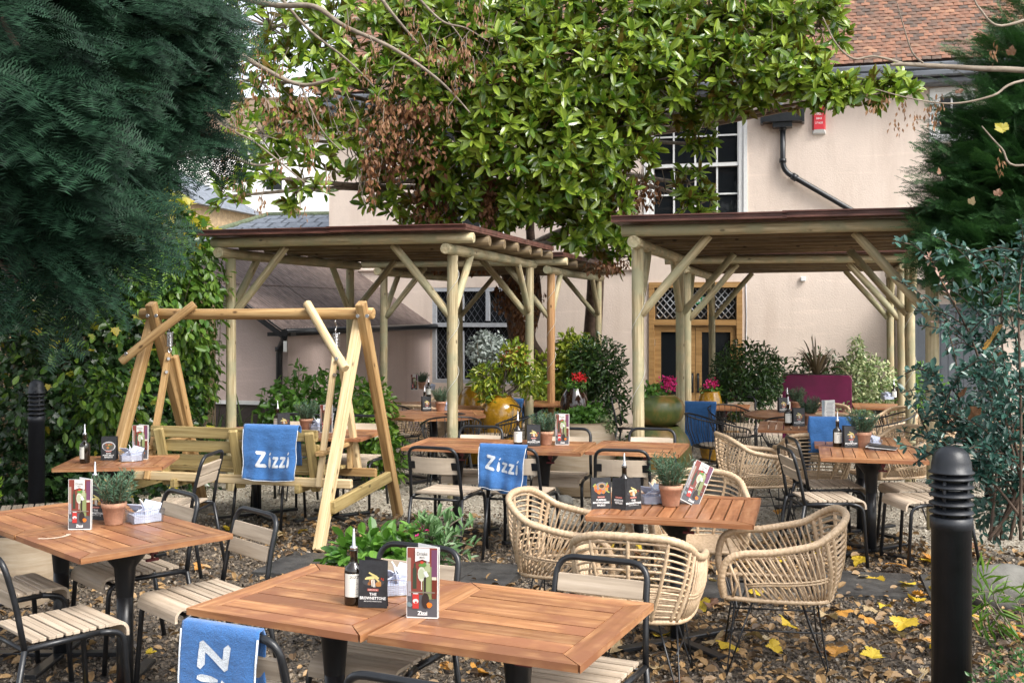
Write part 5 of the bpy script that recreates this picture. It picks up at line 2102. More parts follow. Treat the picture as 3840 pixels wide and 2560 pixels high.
# ------------------------------------------------------------------ bollard lights
def bollard(label, loc, r, H):
    t = thing('bollard_light', label, 'bollard light', loc, 0, group='black louvred bollard lights')
    hd = H - .30
    MB().lathe([(0, -.1), (r, -.1), (r, hd - .05), (r * 1.07, hd - .048), (r * 1.07, hd), (r * .95, hd + .004), (0, hd + .004)], 32).build('shaft', BLACKM, t)
    MB().tube([(0, 0, hd), (0, 0, H - .1)], r * .62, 20).build('lamp_core', mat_plain('dim_lamp_glass', (0.05, 0.048, 0.04), 0.2), t)
    for k in range(4):
        a = PI / 4 + PI / 2 * k
        MB().tube([(r * .85 * math.cos(a), r * .85 * math.sin(a), hd), (r * .85 * math.cos(a), r * .85 * math.sin(a), H - .10)], .008, 6).build('rod', BLACKM, t)
    for k in range(5):
        z = hd + .018 + k * .036
        MB().lathe([(r * .66, z + .020), (r * 1.10, z), (r * 1.13, z + .003), (r * 1.10, z + .008), (r * .66, z + .026)], 32).build('louvre', BLACKM, t)
    z = H - .112
    MB().lathe([(r * .6, z), (r * 1.14, z), (r * 1.15, z + .006), (r * 1.02, z + .012), (r * .99, z + .045), (r * .84, z + .085), (r * .55, z + .106), (r * .2, z + .113), (0, z + .114)], 32).build('cap', BLACKM, t)
    return t


bollard('large black louvred bollard light at the right front under the blue green shrub', (2.03 * 4.62 / 5 - .0, 4.62, 0), .0815, 1.20)
bollard('slim black louvred bollard light at the left in front of the ivy', ((137 - 1920) / FPX * 8.9, 8.9, 0), .064, 1.215)

# ------------------------------------------------------------------ tables
T7 = Proto(lambda: make_table(.735, .755, 6))
TD = {}


def table(proto, key, x, y, deg, label):
    TD[key] = (Vector((x, y, gz(y) + .73)), R(deg))
    return proto.place((x, y, gz(y)), R(deg), label)


table(T7, 'A', -.655, 3.995, -26.2, 'nearest teak table on the left, with oil bottle and menus at its corner')
table(T7, 'B', .020, 3.690, -24.2, 'nearest teak table on the right, empty except its left edge')
TY = Proto(lambda: make_table(.735, .72, 7, 'y'))
TC = Proto(lambda: make_table(.735, .69, 6, 'y'))
table(TC, 'C2', -1.815, 5.075, 45.7, 'left foreground teak table with herb pot and a pale stain')
table(TC, 'C1', -1.815 - .500, 5.075 + .483, 45.7, 'left foreground teak table cut by the picture edge')
TM = Proto(lambda: make_table(.843, .80, 10, 'y', .009, TEAKR))
table(TM, 'M', .885, 5.80, -15.6, 'square red teak table with wide gaps amid the rattan armchairs')
TE = Proto(lambda: make_table(.70, .70, 7))
e1 = Vector((-.182, 8.16, 0))
du = Vector((math.cos(R(-13.9)), math.sin(R(-13.9)), 0))
dw = Vector((-du.y, du.x, 0))
c0 = e1 - du * .345 + dw * .35
table(TE, 'E0', c0.x, c0.y, -13.9, 'left table of the long middle row, behind the chair without towel')
c1 = e1 + du * .360 + dw * .35
table(TE, 'E1', c1.x, c1.y, -13.9, 'middle table of the long row, carrying bottle, herb and menus')
table(TE, 'E2', .975, 8.336, -15.7, 'right end table of the long middle row, bare on top')
table(TY, 'R', 2.649, 7.983, -14.8, 'teak table near the right bollard with two chairs each side')
rb = Vector((2.649, 7.983, 0)) + V * .74 - U * .03
table(TY, 'R2', rb.x, rb.y, -14.8, 'teak table pushed against the back of the right front table')
TL = Proto(lambda: make_table(.72, .62, 7, 'y'))
table(TL, 'L', -2.749, 7.56, 6.8, 'small teak table beside the left bollard with pork belly menu')
table(TE, 'S0', -2.22, 9.42, -11, 'left teak table behind the swing seat')
table(TE, 'S1', -2.22 + .70, 9.42 - .136, -11, 'right teak table behind the swing seat, next to its leg')


def tab_on(u, v):
    q = on(u, v, .73)
    return q.x, q.y


p6 = tab_on(3030, 1597)
table(TM, 'T6', 2.68, 9.85, -14.5, 'small teak table behind the plain blue towel, under the right pergola')
p2 = tab_on(1500, 1466)
table(TE, 'T2', -1.75, 14.35, -15, 'far teak table beside the corner of the pink lean-to')
table(TE, 'T2b', -1.07, 14.17, -15, 'far teak table hidden partly by the left pergola front post')
table(TE, 'T3', -.62, 13.15, -15, 'teak table between the octagonal table and the leaded window')
table(TE, 'T4', .36, 14.6, -15, 'far teak table right of the ochre jar with napkin basket')
table(TE, 'T7', 2.62, 13.6, -15, 'teak table by the oak doors in front of the round bay bush')
table(TE, 'T8', 4.70, 13.75, -15, 'teak table behind the right pergola posts with a dark bottle')
table(TY, 'T9', 4.45, 10.1, -15, 'teak table at the far right behind the blue green shrub')
octa_table(.60, 'octagonal teak table under the left pergola amid wire chairs', (-.86, 11.85, gz(11.85)), R(7))
TD['T1'] = (Vector((-.86, 11.85, gz(11.85) + .73)), 0)
octa_table(.60, 'round teak table under the right pergola near the rattan chairs', (3.13, 11.75, gz(11.75)), R(-10), None, 9, True)
TD['T5'] = (Vector((3.13, 11.75, gz(11.75) + .73)), 0)

# ------------------------------------------------------------------ slatted chairs
CS = Proto(lambda: make_chair('slats'))
CP = Proto(lambda: make_chair('ply'))


def chair(proto, x, y, fx, fy, label):
    return proto.place((x, y, gz(y)), face(fx, fy), label)


chair(CS, -1.93, 4.57, .70, .716, 'slatted chair at the left front edge of the picture')
chair(CS, -2.42, 5.16, .72, .69, 'slatted chair behind the left front one, mostly cut off')
chair(CS, -1.97, 5.60, -.72, -.69, 'slatted chair behind the herb pot at the left foreground table')
chair(CS, -1.44, 5.06, -.72, -.69, 'slatted chair between the left foreground and nearest tables')
chair(CS, -.74, 3.53, .42, .907, 'nearest slatted chair at bottom left carrying a blue towel')
chair(CS, -.165, 3.10, .42, .907, 'slatted chair at the very bottom, only its top rail in view')
chair(CS, -.50, 4.22, -.42, -.907, 'slatted chair tucked behind the menus of the nearest table')
chair(CS, .235, 3.98, -.42, -.907, 'pale backed slatted chair in front of the rattan armchairs')
chair(CS, -3.22, 7.20, .93, .36, 'slatted chair left of the left bollard with a lone backrest')
chair(CS, -2.33, 7.45, -.97, .1, 'slatted chair seen edge on before the swing bench')
chair(CP, -.47, 7.98, .36, .93, 'plywood backed chair at the left end of the long middle row')
chair(CP, .08, 7.96, .30, .95, 'plywood backed chair under the blue towel at the long row')
chair(CP, .83, 7.86, .22, .975, 'plywood backed chair behind the mac and cheese menu')
chair(CP, -.33, 8.86, -.25, -.97, 'far side chair at the left of the long row')
chair(CP, .40, 8.72, -.25, -.97, 'far side chair behind the drinks menu of the long row')
chair(CP, 1.09, 8.68, -.25, -.97, 'far side chair at the right end of the long row by the green jar')
chair(CS, 2.22, 7.70, .99, .05, 'nearer slatted chair left of the right front table')
chair(CS, 2.42, 8.28, .985, .0, 'farther slatted chair left of the right front table')
chair(CS, 2.93, 7.66, -.985, -.1, 'nearer slatted chair hidden partly behind the right bollard')
chair(CS, 3.06, 8.14, -.985, -.05, 'farther slatted chair behind the right bollard')
chair(CP, -1.42, 9.80, -.2, -.98, 'plywood backed chair right of the table behind the swing')
chair(CP, -2.10, 9.98, -.2, -.98, 'plywood backed chair behind the herb pot by the swing')
chair(CP, -2.02, 9.05, .2, .98, 'slatted chair beneath the swing bench, only legs in view')
chair(CS, 1.60, 14.95 - .9, .96, -.25, 'slatted chair in side view before the oak double doors')
chair(CS, 2.30, 13.15, .26, .96, 'slatted chair with a blue towel before the bay bush')
chair(CP, 3.0, 14.25, -.26, -.96, 'chair on the far side of the table by the bay bush')
chair(CP, -.28, 13.75, -.26, -.96, 'chair behind the pergola front post near the leaded window')
chair(CS, .10, 14.05, .45, .88, 'slatted chair with a blue towel behind the ochre jar')
chair(CS, .75, 13.55, -.93, .35, 'slatted chair seen edge on before the brown jar')

# ------------------------------------------------------------------ rattan armchairs
RA = Proto(make_rattan)


def rattan(x, y, fx, fy, label):
    o = RA.place((x, y, gz(y)), face(fx, fy), label)
    o.scale = (.93, .93, .95)
    return o


rattan(.33, 5.90, .93, -.30, 'rattan armchair left of the red teak table, showing its inside')
rattan(.61, 5.14, .28, .955, 'rattan armchair with its back to the camera before the red teak table')
rattan(1.33, 5.45, -.98, .16, 'rattan armchair right of the red teak table, seen from the side')
rattan(1.12, 6.50, -.15, -.985, 'rattan armchair behind the red teak table facing the camera')
rattan(2.02, 8.85, .97, .10, 'rattan armchair in side view on the pale gravel')
rattan(2.53, 9.12, .10, .99, 'rattan armchair with a plain blue towel on its back')
rattan(3.22, 9.30, -.93, -.35, 'rattan armchair behind the herb of the right front table')
rattan(3.03, 10.45, -.5, -.86, 'rattan armchair between the small table and the white menu')
rattan(3.62, 12.75, -.66, -.75, 'rattan armchair beneath the magenta planter')
rattan(4.15, 12.1, -.9, -.3, 'rattan armchair behind the two middle pergola posts')
rattan(4.95, 12.95, -.3, .95, 'rattan armchair behind the outer pergola posts at the far right')
rattan(5.1, 11.3, -.9, .2, 'rattan armchair at the far right behind the shrub stems')
rattan(-1.85, 13.25, .55, .83, 'rattan armchair left of the octagonal table by the lean-to')
rattan(-1.12, 13.35, .2, .98, 'rattan armchair behind the octagonal table near the lean-to')
rattan(-1.9, 15.0, .3, -.95, 'rattan armchair against the lean-to wall')
rattan(-.95, 15.0, -.2, -.98, 'rattan armchair below the leaded window')

# ------------------------------------------------------------------ black wire armchairs
WA = Proto(make_wire)


def wire(x, y, fx, fy, label):
    return WA.place((x, y, gz(y)), face(fx, fy), label)


wire(-1.62, 11.55, .95, .2, 'wire armchair left of the octagonal table under a charcoal towel')
wire(-.62, 11.02, -.12, .99, 'wire armchair before the octagonal table behind the pergola post')
wire(.02, 11.55, -.96, .22, 'wire armchair right of the octagonal table by the ochre jar')
wire(-1.35, 12.55, .55, -.83, 'wire armchair behind the left of the octagonal table')
wire(-.22, 12.6, -.6, -.8, 'wire armchair behind the octagonal table touching the ochre jar')
wire(2.12, 11.25, .93, .35, 'wire armchair left of the round table on the pale gravel')
wire(2.62, 12.65, .5, -.86, 'wire armchair behind the round table near the blue towel')
wire(2.83, 10.98, .15, .98, 'wire armchair before the round table, half hidden by the small table')
wire(3.98, 11.55, -.97, .1, 'wire armchair right of the round table near the posts')
wire(-2.0, 10.55, .35, -.93, 'wire armchair between the swing seat and the lean-to')

# ------------------------------------------------------------------ towels
LETBLUE = (0.06, -.27, .105, 0.0)
tp = sw(1.07 - .36, -.365, .855) + so
towel('towel', 'blue lettered towel hung over the swing bench back', tp, R(-14.9), .47, .40, .30, (.06, -.235, .125, 0), None, 0, .034)
towel('towel', 'blue towel with sideways letters on the nearest chair at bottom left', Vector((-.74, 3.53, .815)) - Vector((.42, .907, 0)) * .288 - Vector((.907, -.42, 0)) * .018, face(.42, .907), .29, .62, .42, (-.04, -.175, .118, R(-90)), None, 0, .020, wav=.7)
towel('towel', 'blue lettered towel slung askew on a chair of the long row', Vector((.08, 7.96, .815)) - Vector((.30, .95, 0)) * .288 - Vector((.95, -.30, 0)) * .06, face(.30, .95), .35, .30, .33, (.02, -.125, .105, R(-7)), None, .04, .020, wav=1.4)
towel('towel', 'plain blue towel over the back of a rattan armchair', Vector((2.53, 9.12, .90)) - Vector((.10, .99, 0)) * .355 + Vector((.99, -.1, 0)) * .12, face(.10, .99), .42, .27, .3, None, None, 0, .028, hem=False)
towel('towel', 'plain blue towel on the slatted chair before the bay bush', Vector((2.30, 13.15, gz(13.15) + .815)) - Vector((.26, .96, 0)) * .288, face(.26, .96), .40, .50, .3, None, None, 0, .022, hem=False)
towel('towel', 'plain blue towel on the chair behind the ochre jar', Vector((.10, 14.05, gz(14.05) + .815)) - Vector((.45, .88, 0)) * .288, face(.45, .88), .38, .50, .3, None, None, 0, .022, hem=False)
towel('towel', 'charcoal towel over the wire armchair beside the swing leg', Vector((-1.62, 11.55, gz(11.55) + .785)) - Vector((.95, .2, 0)) * .27, face(.95, .2), .36, .42, .3, None, GREYT, 0, .024)

# ------------------------------------------------------------------ table ware
POTS, BOTT, BASK = Proto(make_pot), Proto(make_bottle), Proto(make_basket)
BRO, MAC, PRK, DRK = Proto(make_brownie), Proto(make_mac), Proto(make_pork), Proto(make_drinks)


def put(proto, u, v, turn, label, key=None, scale=None):
    """stands the thing on a table top where the photograph shows its foot"""
    if key:
        z = TD[key][0].z
        Y = (EYE - z) * FPX / (v - HOR)
    else:
        q = on(u, v, .73)
        z, Y = q.z, q.y
    o = proto.place(((u - 1920) / FPX * Y, Y, z + .0015), R(turn), label)
    if scale:
        o.scale = (scale,) * 3
    return o


# nearest pair
put(BOTT, 1327, 2262, 15, 'oil bottle on the nearest left table beside the brownie menu', 'A')
put(BRO, 1406, 2270, -8, 'brownie menu card standing on the nearest left table', 'A')
put(BASK, 1490, 2222, 20, 'napkin basket between the two menus on the nearest tables', 'A')
put(DRK, 1583, 2318, -7, 'tall drinks menu at the joint of the two nearest tables', 'B')
# left foreground
put(DRK, 298, 1986, 0, 'tall drinks menu on the left foreground table', 'C2')
put(POTS, 427, 1965, 0, 'herb pot on the left foreground table beside a napkin basket', 'C2', 1.0)
st_ = MB()
ps_ = [(.30 + .085 * math.cos(a), .075 * math.sin(a)) for a in [R(200 + 14 * i) for i in range(11)]]
qs_ = [(.30 + .066 * math.cos(a), .006 + .060 * math.sin(a)) for a in [R(340 - 14 * i) for i in range(11)]]
c2 = [ch for ch in C.objects if ch.get('label', '').startswith('left foreground teak table with')][0]
st_.add([(x - .55, y + .22, .7316) for x, y in ps_ + qs_], [tuple(range(22))])
st_.build('pale_stain', mat_plain('chalky_stain', (0.52, 0.40, 0.30), 0.7, 0, .25, 30), c2)
put(BASK, 542, 1955, 38, 'napkin basket right of the herb pot on the left foreground table', 'C2')
put(BRO, 372, 1945, -15, 'brownie menu card half hidden behind the left foreground drinks menu', 'C2')
put(BOTT, 357, 1925, -60, 'oil bottle behind the left foreground drinks menu', 'C2')
# by the left bollard
put(BOTT, 318, 1735, -55, 'oil bottle on the small table by the left bollard', 'L')
put(PRK, 410, 1724, 3, 'pork belly menu card on the small table by the left bollard', 'L')
put(BASK, 492, 1727, 25, 'napkin basket on the small table by the left bollard', 'L')
put(DRK, 525, 1722, 2, 'tall drinks menu on the small table by the left bollard', 'L')
# behind the swing
put(BOTT, 1041, 1617, -20, 'oil bottle behind the lettered towel of the swing bench', 'S0')
put(BRO, 1063, 1620, 22, 'brownie menu card behind the lettered towel of the swing bench', 'S0')
put(POTS, 1148, 1615, 40, 'herb pot on the table behind the swing bench', 'S1')
put(BASK, 1188, 1614, 30, 'napkin basket beside the herb pot behind the swing', 'S1')
put(DRK, 1222, 1622, -8, 'tall drinks menu half hidden behind the pale swing leg', 'S1')
# long middle row
put(BOTT, 1942, 1671, 5, 'oil bottle on the long middle row above the lettered towel', 'E1')
put(BRO, 2000, 1671, 6, 'brownie menu card on the long middle row', 'E1')
put(POTS, 2047, 1668, 80, 'herb pot on the long middle row between two menus', 'E1')
put(DRK, 2108, 1668, 3, 'tall drinks menu on the long middle row', 'E1')
# red teak table
put(MAC, 2330, 1908, 6, 'three panel mac and cheese menu card on the red teak table', 'M')
put(POTS, 2515, 1896, 130, 'herb pot in the middle of the red teak table', 'M', 1.06)
put(BASK, 2450, 1885, 12, 'napkin basket behind the herb on the red teak table', 'M')
put(BOTT, 2341, 1882, 5, 'oil bottle behind the menu card on the red teak table', 'M')
q = on(2600, 1893, .73)
dr_ = DRK.place((q.x - .02, q.y + .02, q.z + .004), 0, 'drinks menu leaning tilted against the herb on the red teak table', None, (R(-14), R(27), R(4)))
# right front table
put(BOTT, 3140, 1674, 10, 'oil bottle on the right front table', 'R2')
put(BRO, 3187, 1677, 5, 'brownie menu card on the right front table', 'R2')
put(POTS, 3235, 1676, 200, 'herb pot with broad leaves on the right front table', 'R2', 1.1)
put(BASK, 3270, 1672, 10, 'napkin basket behind the herb on the right front table', 'R2', .8)
fm = thing('open_menu', 'menu lying open and flat on the right front table', 'menu', (2.80, 8.20, .735), R(-25))
MB().box((0, 0, .012), (.22, .15, .003)).build('lower_leaf', PAPER, fm, rot=(0, R(3), 0))
MB().box((.005, .002, .024), (.21, .14, .0015)).build('dark_cover', INK, fm, rot=(0, R(7), 0))
# small table under the right pergola
put(BOTT, 2955, 1596, 10, 'oil bottle on the small table behind the blue towel', 'T6')
put(BRO, 2993, 1597, 6, 'brownie menu card on the small table behind the blue towel', 'T6')
put(POTS, 3035, 1594, 20, 'herb pot on the small table behind the blue towel', 'T6')


def make_list():
    t = thing('white_menu', 'tall white folded menu with printed lists on the small right table', 'menu')
    p = MB().box((0, 0, .12), (.125, .0015, .24)).build('front_leaf', PAPER, t, rot=(R(-3), 0, R(4)))
    mb = MB()
    for i in range(17):
        z = .215 - i * .012
        w_ = random.uniform(.035, .085)
        mb.add([(-w_ / 2 + .012, -.0012, z), (w_ / 2 + .012, -.0012, z), (w_ / 2 + .012, -.0012, z + .0035), (-w_ / 2 + .012, -.0012, z + .0035)], [(0, 1, 2, 3)])
    mb.build('printed_lines', GREYINK, p)
    col_polys('margin', [(rect(-.050, .12, .024, .236), (.30, .36, .40))], p, None, -.0012)
    MB().box((0, 0, .12), (.125, .0015, .24)).build('back_leaf', PAPER, t, (.01, .04, 0), (R(4), 0, R(30)))
    return t


put(Proto(make_list), 3108, 1600, 3, 'tall white folded menu with printed lists on the small right table', 'T6')
# round table on the right
put(BOTT, 2952, 1543, 0, 'oil bottle on the round table under the right pergola', 'T5')
put(POTS, 2985, 1540, 0, 'herb pot on the round table under the right pergola', 'T5')
put(BRO, 2935, 1546, 10, 'menu card on the round table under the right pergola', 'T5')
# octagonal table on the left
put(BRO, 1598, 1541, 25, 'menu card on the octagonal table', 'T1')
put(POTS, 1652, 1541, 33, 'herb pot on the octagonal table', 'T1')
put(BASK, 1678, 1538, 0, 'napkin basket behind the post on the octagonal table', 'T1')
put(BOTT, 1592, 1532, 0, 'oil bottle on the octagonal table', 'T1')
bk = thing('open_menu', 'menu left half open on the octagonal table', 'menu', (-.62, 11.75, gz(11.75) + .733), R(20))
MB().box((0, 0, .004), (.20, .14, .006)).build('closed_leaves', INK, bk)
MB().box((-.05, 0, .045), (.13, .13, .002)).build('raised_leaf', PAPER, bk, rot=(0, R(28), 0))
# far tables
put(DRK, 1553, 1462, 0, 'drinks menu on the far table by the lean-to corner', 'T2')
put(POTS, 1582, 1458, 50, 'herb pot on the far table by the lean-to corner', 'T2')
put(BASK, 1612, 1462, 0, 'napkin basket on the far table by the lean-to corner', 'T2b')
put(BOTT, 1607, 1487, 0, 'oil bottle on the table between octagonal table and leaded window', 'T3')
put(BASK, 2018, 1466, 30, 'napkin basket on the far table right of the ochre jar', 'T4')
put(BRO, 1952, 1456, 0, 'menu card on the far table right of the ochre jar', 'T4')
put(BOTT, 2816, 1494, 10, 'oil bottle on the table by the bay bush', 'T7')
put(BRO, 2842, 1495, 5, 'menu card on the table by the bay bush', 'T7')
put(POTS, 2828, 1487, 90, 'herb pot on the table by the bay bush', 'T7')
put(BASK, 2790, 1489, 0, 'napkin basket on the table by the bay bush', 'T7')
put(BOTT, 3352, 1497, 10, 'oil bottle on the table behind the right pergola posts', 'T8')
put(BRO, 3378, 1494, 10, 'menu card on the table behind the right pergola posts', 'T8')
put(BASK, 3328, 1497, 10, 'napkin basket on the table behind the right pergola posts', 'T8')

# ------------------------------------------------------------------ foliage helpers
def cloud(blobs):
    """points, outward directions in a list of (centre, (rx, ry, rz), count, shell) blobs"""
    P_, N_ = [], []
    for c, r, n, sh in blobs:
        d = rand_dirs(n)
        u = rng.random((n, 1)) ** sh
        r = np.array(r if hasattr(r, '__len__') else (r, r, r))
        P_.append(np.array(c)[None] + d * u * r[None])
        N_.append(unit(d / r[None]))
    return np.concatenate(P_), np.concatenate(N_)


def leaves(name, blobs, tm, smin, smax, mat, parent, out=.7, rnd=.8, down=.25, keep=None, up=.5):
    P_, N_ = cloud(blobs)
    if keep is not None:
        k = np.array([keep(p) for p in P_])
        P_, N_ = P_[k], N_[k]
    n = len(P_)
    d = unit(N_ * out + rand_dirs(n) * rnd + np.array([0, 0, -down]))
    upv = unit(N_ * .6 + rand_dirs(n) * .5 + np.array([0, 0, up]))
    M = frames(d, upv) * (smin + (smax - smin) * rng.random((n, 1, 1)))
    return scatter(name, tm[0], tm[1], M, P_, mat, parent)


def stems(name, base, tips, r, mat, parent, bend=.25, seg=4):
    mb = MB()
    for i, tpt in enumerate(tips):
        b = Vector(base) + Vector((random.uniform(-.08, .08), random.uniform(-.08, .08), 0))
        tpt = Vector(tpt)
        mid = b.lerp(tpt, .5) + Vector((random.uniform(-bend, bend), random.uniform(-bend, bend), random.uniform(0, bend))) * .4
        mb.tube(smooth_path([b, mid, tpt], 4), [r * (1 - .7 * k / 8) for k in range(9)], seg, False)
    return mb.build(name, mat, parent)




def leaf_maple():
    half = [(.03, .0), (.05, .07), (.22, .02), (.30, -.02), (.33, .08), (.44, .12), (.41, .20), (.52, .28), (.46, .34), (.58, .47), (.50, .50), (.53, .58), (.40, .57), (.34, .55), (.31, .60), (.32, .70), (.27, .70), (.24, .80), (.17, .79), (.12, .90), (.06, .93), (0, 1.02)]
    pts = half + [(-x, y) for x, y in half[-2::-1]]
    v = [(x, y, .16 * abs(x) ** 1.3 - .16 * (y - .45) ** 2 + .035 * math.sin(11 * x + 5 * y)) for x, y in pts] + [(0, .36, -.03)]
    n = len(pts)
    return np.array(v), np.array([(n, i, (i + 1) % n) for i in range(n)])


LS, LL, LT, LM = leaf_small(.55), leaf_lobed(), leaf_t(.36), leaf_t(.5)


def shrub(name, label, base, blobs, tm, smin, smax, mat, nst=10, r=.012, group=None, cat='shrub', stem=True, **kw):
    base = Vector(base)
    t = thing(name, label, cat, base, 0, group)
    bl = [((Vector(c) - base)[:], r_, n, sh) for c, r_, n, sh in blobs]
    leaves('foliage', bl, tm, smin, smax, mat, t, **kw)
    if stem:
        tips = []
        for c, r_, n, sh in bl:
            rr = r_ if hasattr(r_, '__len__') else (r_, r_, r_)
            for i in range(max(3, nst // len(bl))):
                d = rand_dirs(1)[0] * .7
                tips.append(Vector(c) + Vector((d[0] * rr[0], d[1] * rr[1], abs(d[2]) * rr[2])))
        stems('stems', (0, 0, 0), tips, r, TWIG, t)
    return t


def gp(x, y, h=0.0):
    return Vector((x, y, gz(y) + h))


def lathe_thing(name, label, cat, loc, prof, mat, handles=None, group=None, seg=36):
    t = thing(name, label, cat, loc, random.random() * 3, group)
    MB().lathe(smooth_prof(prof), seg).build('body', mat, t)
    zt = max(p[1] for p in prof)
    rt = [p[0] for p in prof if p[1] > zt - .03][0]
    MB().lathe([(0, zt - .03), (rt * .98, zt - .035)], 20).build('soil', SOIL, t)
    if handles:
        hr, z0, z1, out, rr = handles
        for a in (0, PI):
            pts = smooth_path([(hr, 0, z1), (hr + out, 0, z1 - .01), (hr + out * 1.05, 0, (z0 + z1) / 2), (hr + .02, 0, z0)], 5)
            MB().tube(pts, rr, 8).build('handle', mat, t, (0, 0, 0), (0, 0, a + 2.6))
    return t


def smooth_prof(p):
    q = smooth_path([(a, 0, b) for a, b in p], 4)
    return [(max(0, v.x), v.z) for v in q]


# ------------------------------------------------------------------ big pots
jarA = lathe_thing('storage_jar', 'tall mossy jar with loop handles carrying a second jar', 'jar', (1.40, 10.38, gz(10.38)),
                   [(.20, 0), (.29, .16), (.325, .38), (.30, .56), (.22, .68), (.20, .70)], MOSSJAR, (.25, .42, .63, .07, .02))
jarB = lathe_thing('squat_jar', 'squat mossy green jar stacked on the tall handled jar', 'jar', (1.40, 10.38, gz(10.38) + .70),
                   [(.14, 0), (.225, .06), (.255, .15), (.235, .235), (.17, .285), (.165, .30)], MOSSJAR)
P0 = Vector((1.43, 10.34, gz(10.38) + 1.0))
cy = thing('cyclamen', 'magenta cyclamen growing from the squat green jar', 'plant', P0)
leaves('foliage', [((-.08, 0, .03), (.16, .12, .07), 240, .6)], LM, .04, .07, GREEN, cy)
leaves('flowers', [((.06, -.02, .11), (.10, .08, .075), 150, .6)], LS, .03, .045, PINKF, cy, out=.5, rnd=1)
lathe_thing('glazed_jar', 'small olive green jar behind the pergola post', 'jar', (1.12, 10.85, gz(10.85)), [(.13, 0), (.20, .15), (.215, .30), (.16, .40), (.13, .43)], MOSSJAR)
lathe_thing('terracotta_jar', 'broad pale terracotta jar with loop handles beyond the long row', 'jar', (.70, 10.75, gz(10.75)),
            [(.21, 0), (.30, .16), (.34, .38), (.33, .54), (.275, .67), (.26, .70), (.275, .72)], PALEJAR, (.275, .44, .63, .06, .019))
pl = thing('herb_planting', 'bright parsley and creeping plants in the pale terracotta jar', 'plant', (.70, 10.75, gz(10.75) + .70))
leaves('foliage', [((0, 0, .05), (.24, .22, .10), 900, .6), ((.12, -.05, .08), (.12, .1, .14), 350, .6)], LL, .03, .055, GREEN, pl, up=.9)
leaves('trailing_leaves', [((.20, -.14, .0), (.13, .08, .10), 260, .6), ((-.22, -.1, .02), (.08, .08, .08), 160, .6)], LS, .03, .05, VARI, pl)
lathe_thing('brown_glazed_jar', 'glossy dark brown jar with red flowers beyond the pergola', 'jar', (.80, 13.9, gz(13.9)), [(.12, 0), (.17, .2), (.185, .55), (.175, .80), (.11, .93), (.10, .95)], BROWNGL)
ger = thing('red_geranium', 'red flowering plant in the glossy brown jar', 'plant', (.80, 13.9, gz(13.9) + .95))
leaves('foliage', [((0, 0, .03), (.14, .12, .07), 120, .6)], LM, .05, .08, GREEN, ger)
leaves('flowers', [((.06, -.05, .14), (.10, .05, .06), 110, .6)], LS, .035, .05, REDF, ger, out=.5, rnd=1)
lathe_thing('ochre_glazed_jar', 'tall ochre glazed jar holding the pieris by the wire chairs', 'jar', (-.13, 13.0, gz(13.0)), [(.17, 0), (.22, .2), (.25, .52), (.235, .74), (.14, .86), (.13, .88), (.145, .895)], OCHRE)
lathe_thing('ochre_glazed_jar', 'second ochre jar half hidden behind the pieris jar', 'jar', (-.48, 13.75, gz(13.75)), [(.16, 0), (.20, .2), (.22, .6), (.20, .84), (.13, .95), (.12, .97)], OCHRE)
lathe_thing('ochre_glazed_jar', 'ochre glazed jar beside the slatted chair at the oak doors', 'jar', (2.62, 14.3, gz(14.3)), [(.11, 0), (.15, .2), (.165, .55), (.15, .78), (.12, .88), (.125, .90)], OCHRE)
cy = thing('cyclamen', 'small magenta cyclamen in the ochre jar by the bay bush', 'plant', (2.62, 14.3, gz(14.3) + .9))
leaves('foliage', [((0, 0, .02), (.13, .1, .06), 110, .6)], LM, .05, .07, GREEN, cy)
leaves('flowers', [((.02, -.02, .10), (.11, .06, .07), 90, .6)], LS, .04, .05, PINKF, cy, out=.5, rnd=1)
# left edge pot with lime conifer
lathe_thing('pale_pot', 'pale weathered pot at the left picture edge', 'plant pot', (-2.98, 6.62, 0), [(.14, 0), (.17, .12), (.20, .30), (.225, .42), (.23, .44)], PALEJAR)
con = thing('lime_conifer', 'small bright lime green conifer at the left picture edge', 'plant', (-3.36, 6.75, 0.0))
leaves('foliage', [((0, 0, .62 + .09 * k), (.17 - .016 * k, .16 - .015 * k, .09), 300, .7) for k in range(6)], leaf_small(.22), .03, .065, LIME, con, out=.8, rnd=.6, down=-.8)
MB().tube([(0, 0, 0), (0, 0, 1.1)], [.02, .006], 6).build('trunk', TWIG, con)
# dark glazed planter behind the nearest table
bpot = lathe_thing('glazed_planter', 'dark mirror glazed planter behind the nearest table', 'plant pot', (-.58, 5.62, 0), [(.15, 0), (.22, .10), (.255, .25), (.22, .40), (.17, .46), (.175, .48)], JARGL)
beg = thing('begonia', 'green bushy begonia with tiny pink flowers in the dark planter', 'plant', (-.62, 5.60, .47))
leaves('foliage', [((-.06, -.02, .02), (.27, .20, .15), 420, .5), ((.06, .05, .08), (.18, .16, .10), 160, .5), ((-.16, 0, .0), (.13, .12, .10), 120, .5)], LM, .06, .115, GREEN, beg, up=1.0, rnd=.6)
leaves('flowers', [((.14, -.02, .17), (.10, .06, .04), 16, .6), ((.06, -.03, .13), (.03, .03, .02), 9, .6)], LS, .018, .028, PINKF, beg)
sage = thing('sage_plant', 'upright grey green leafy shrub beside the begonia', 'plant', (-.42, 5.64, .45))
mb = MB()
T_, M_ = [], []
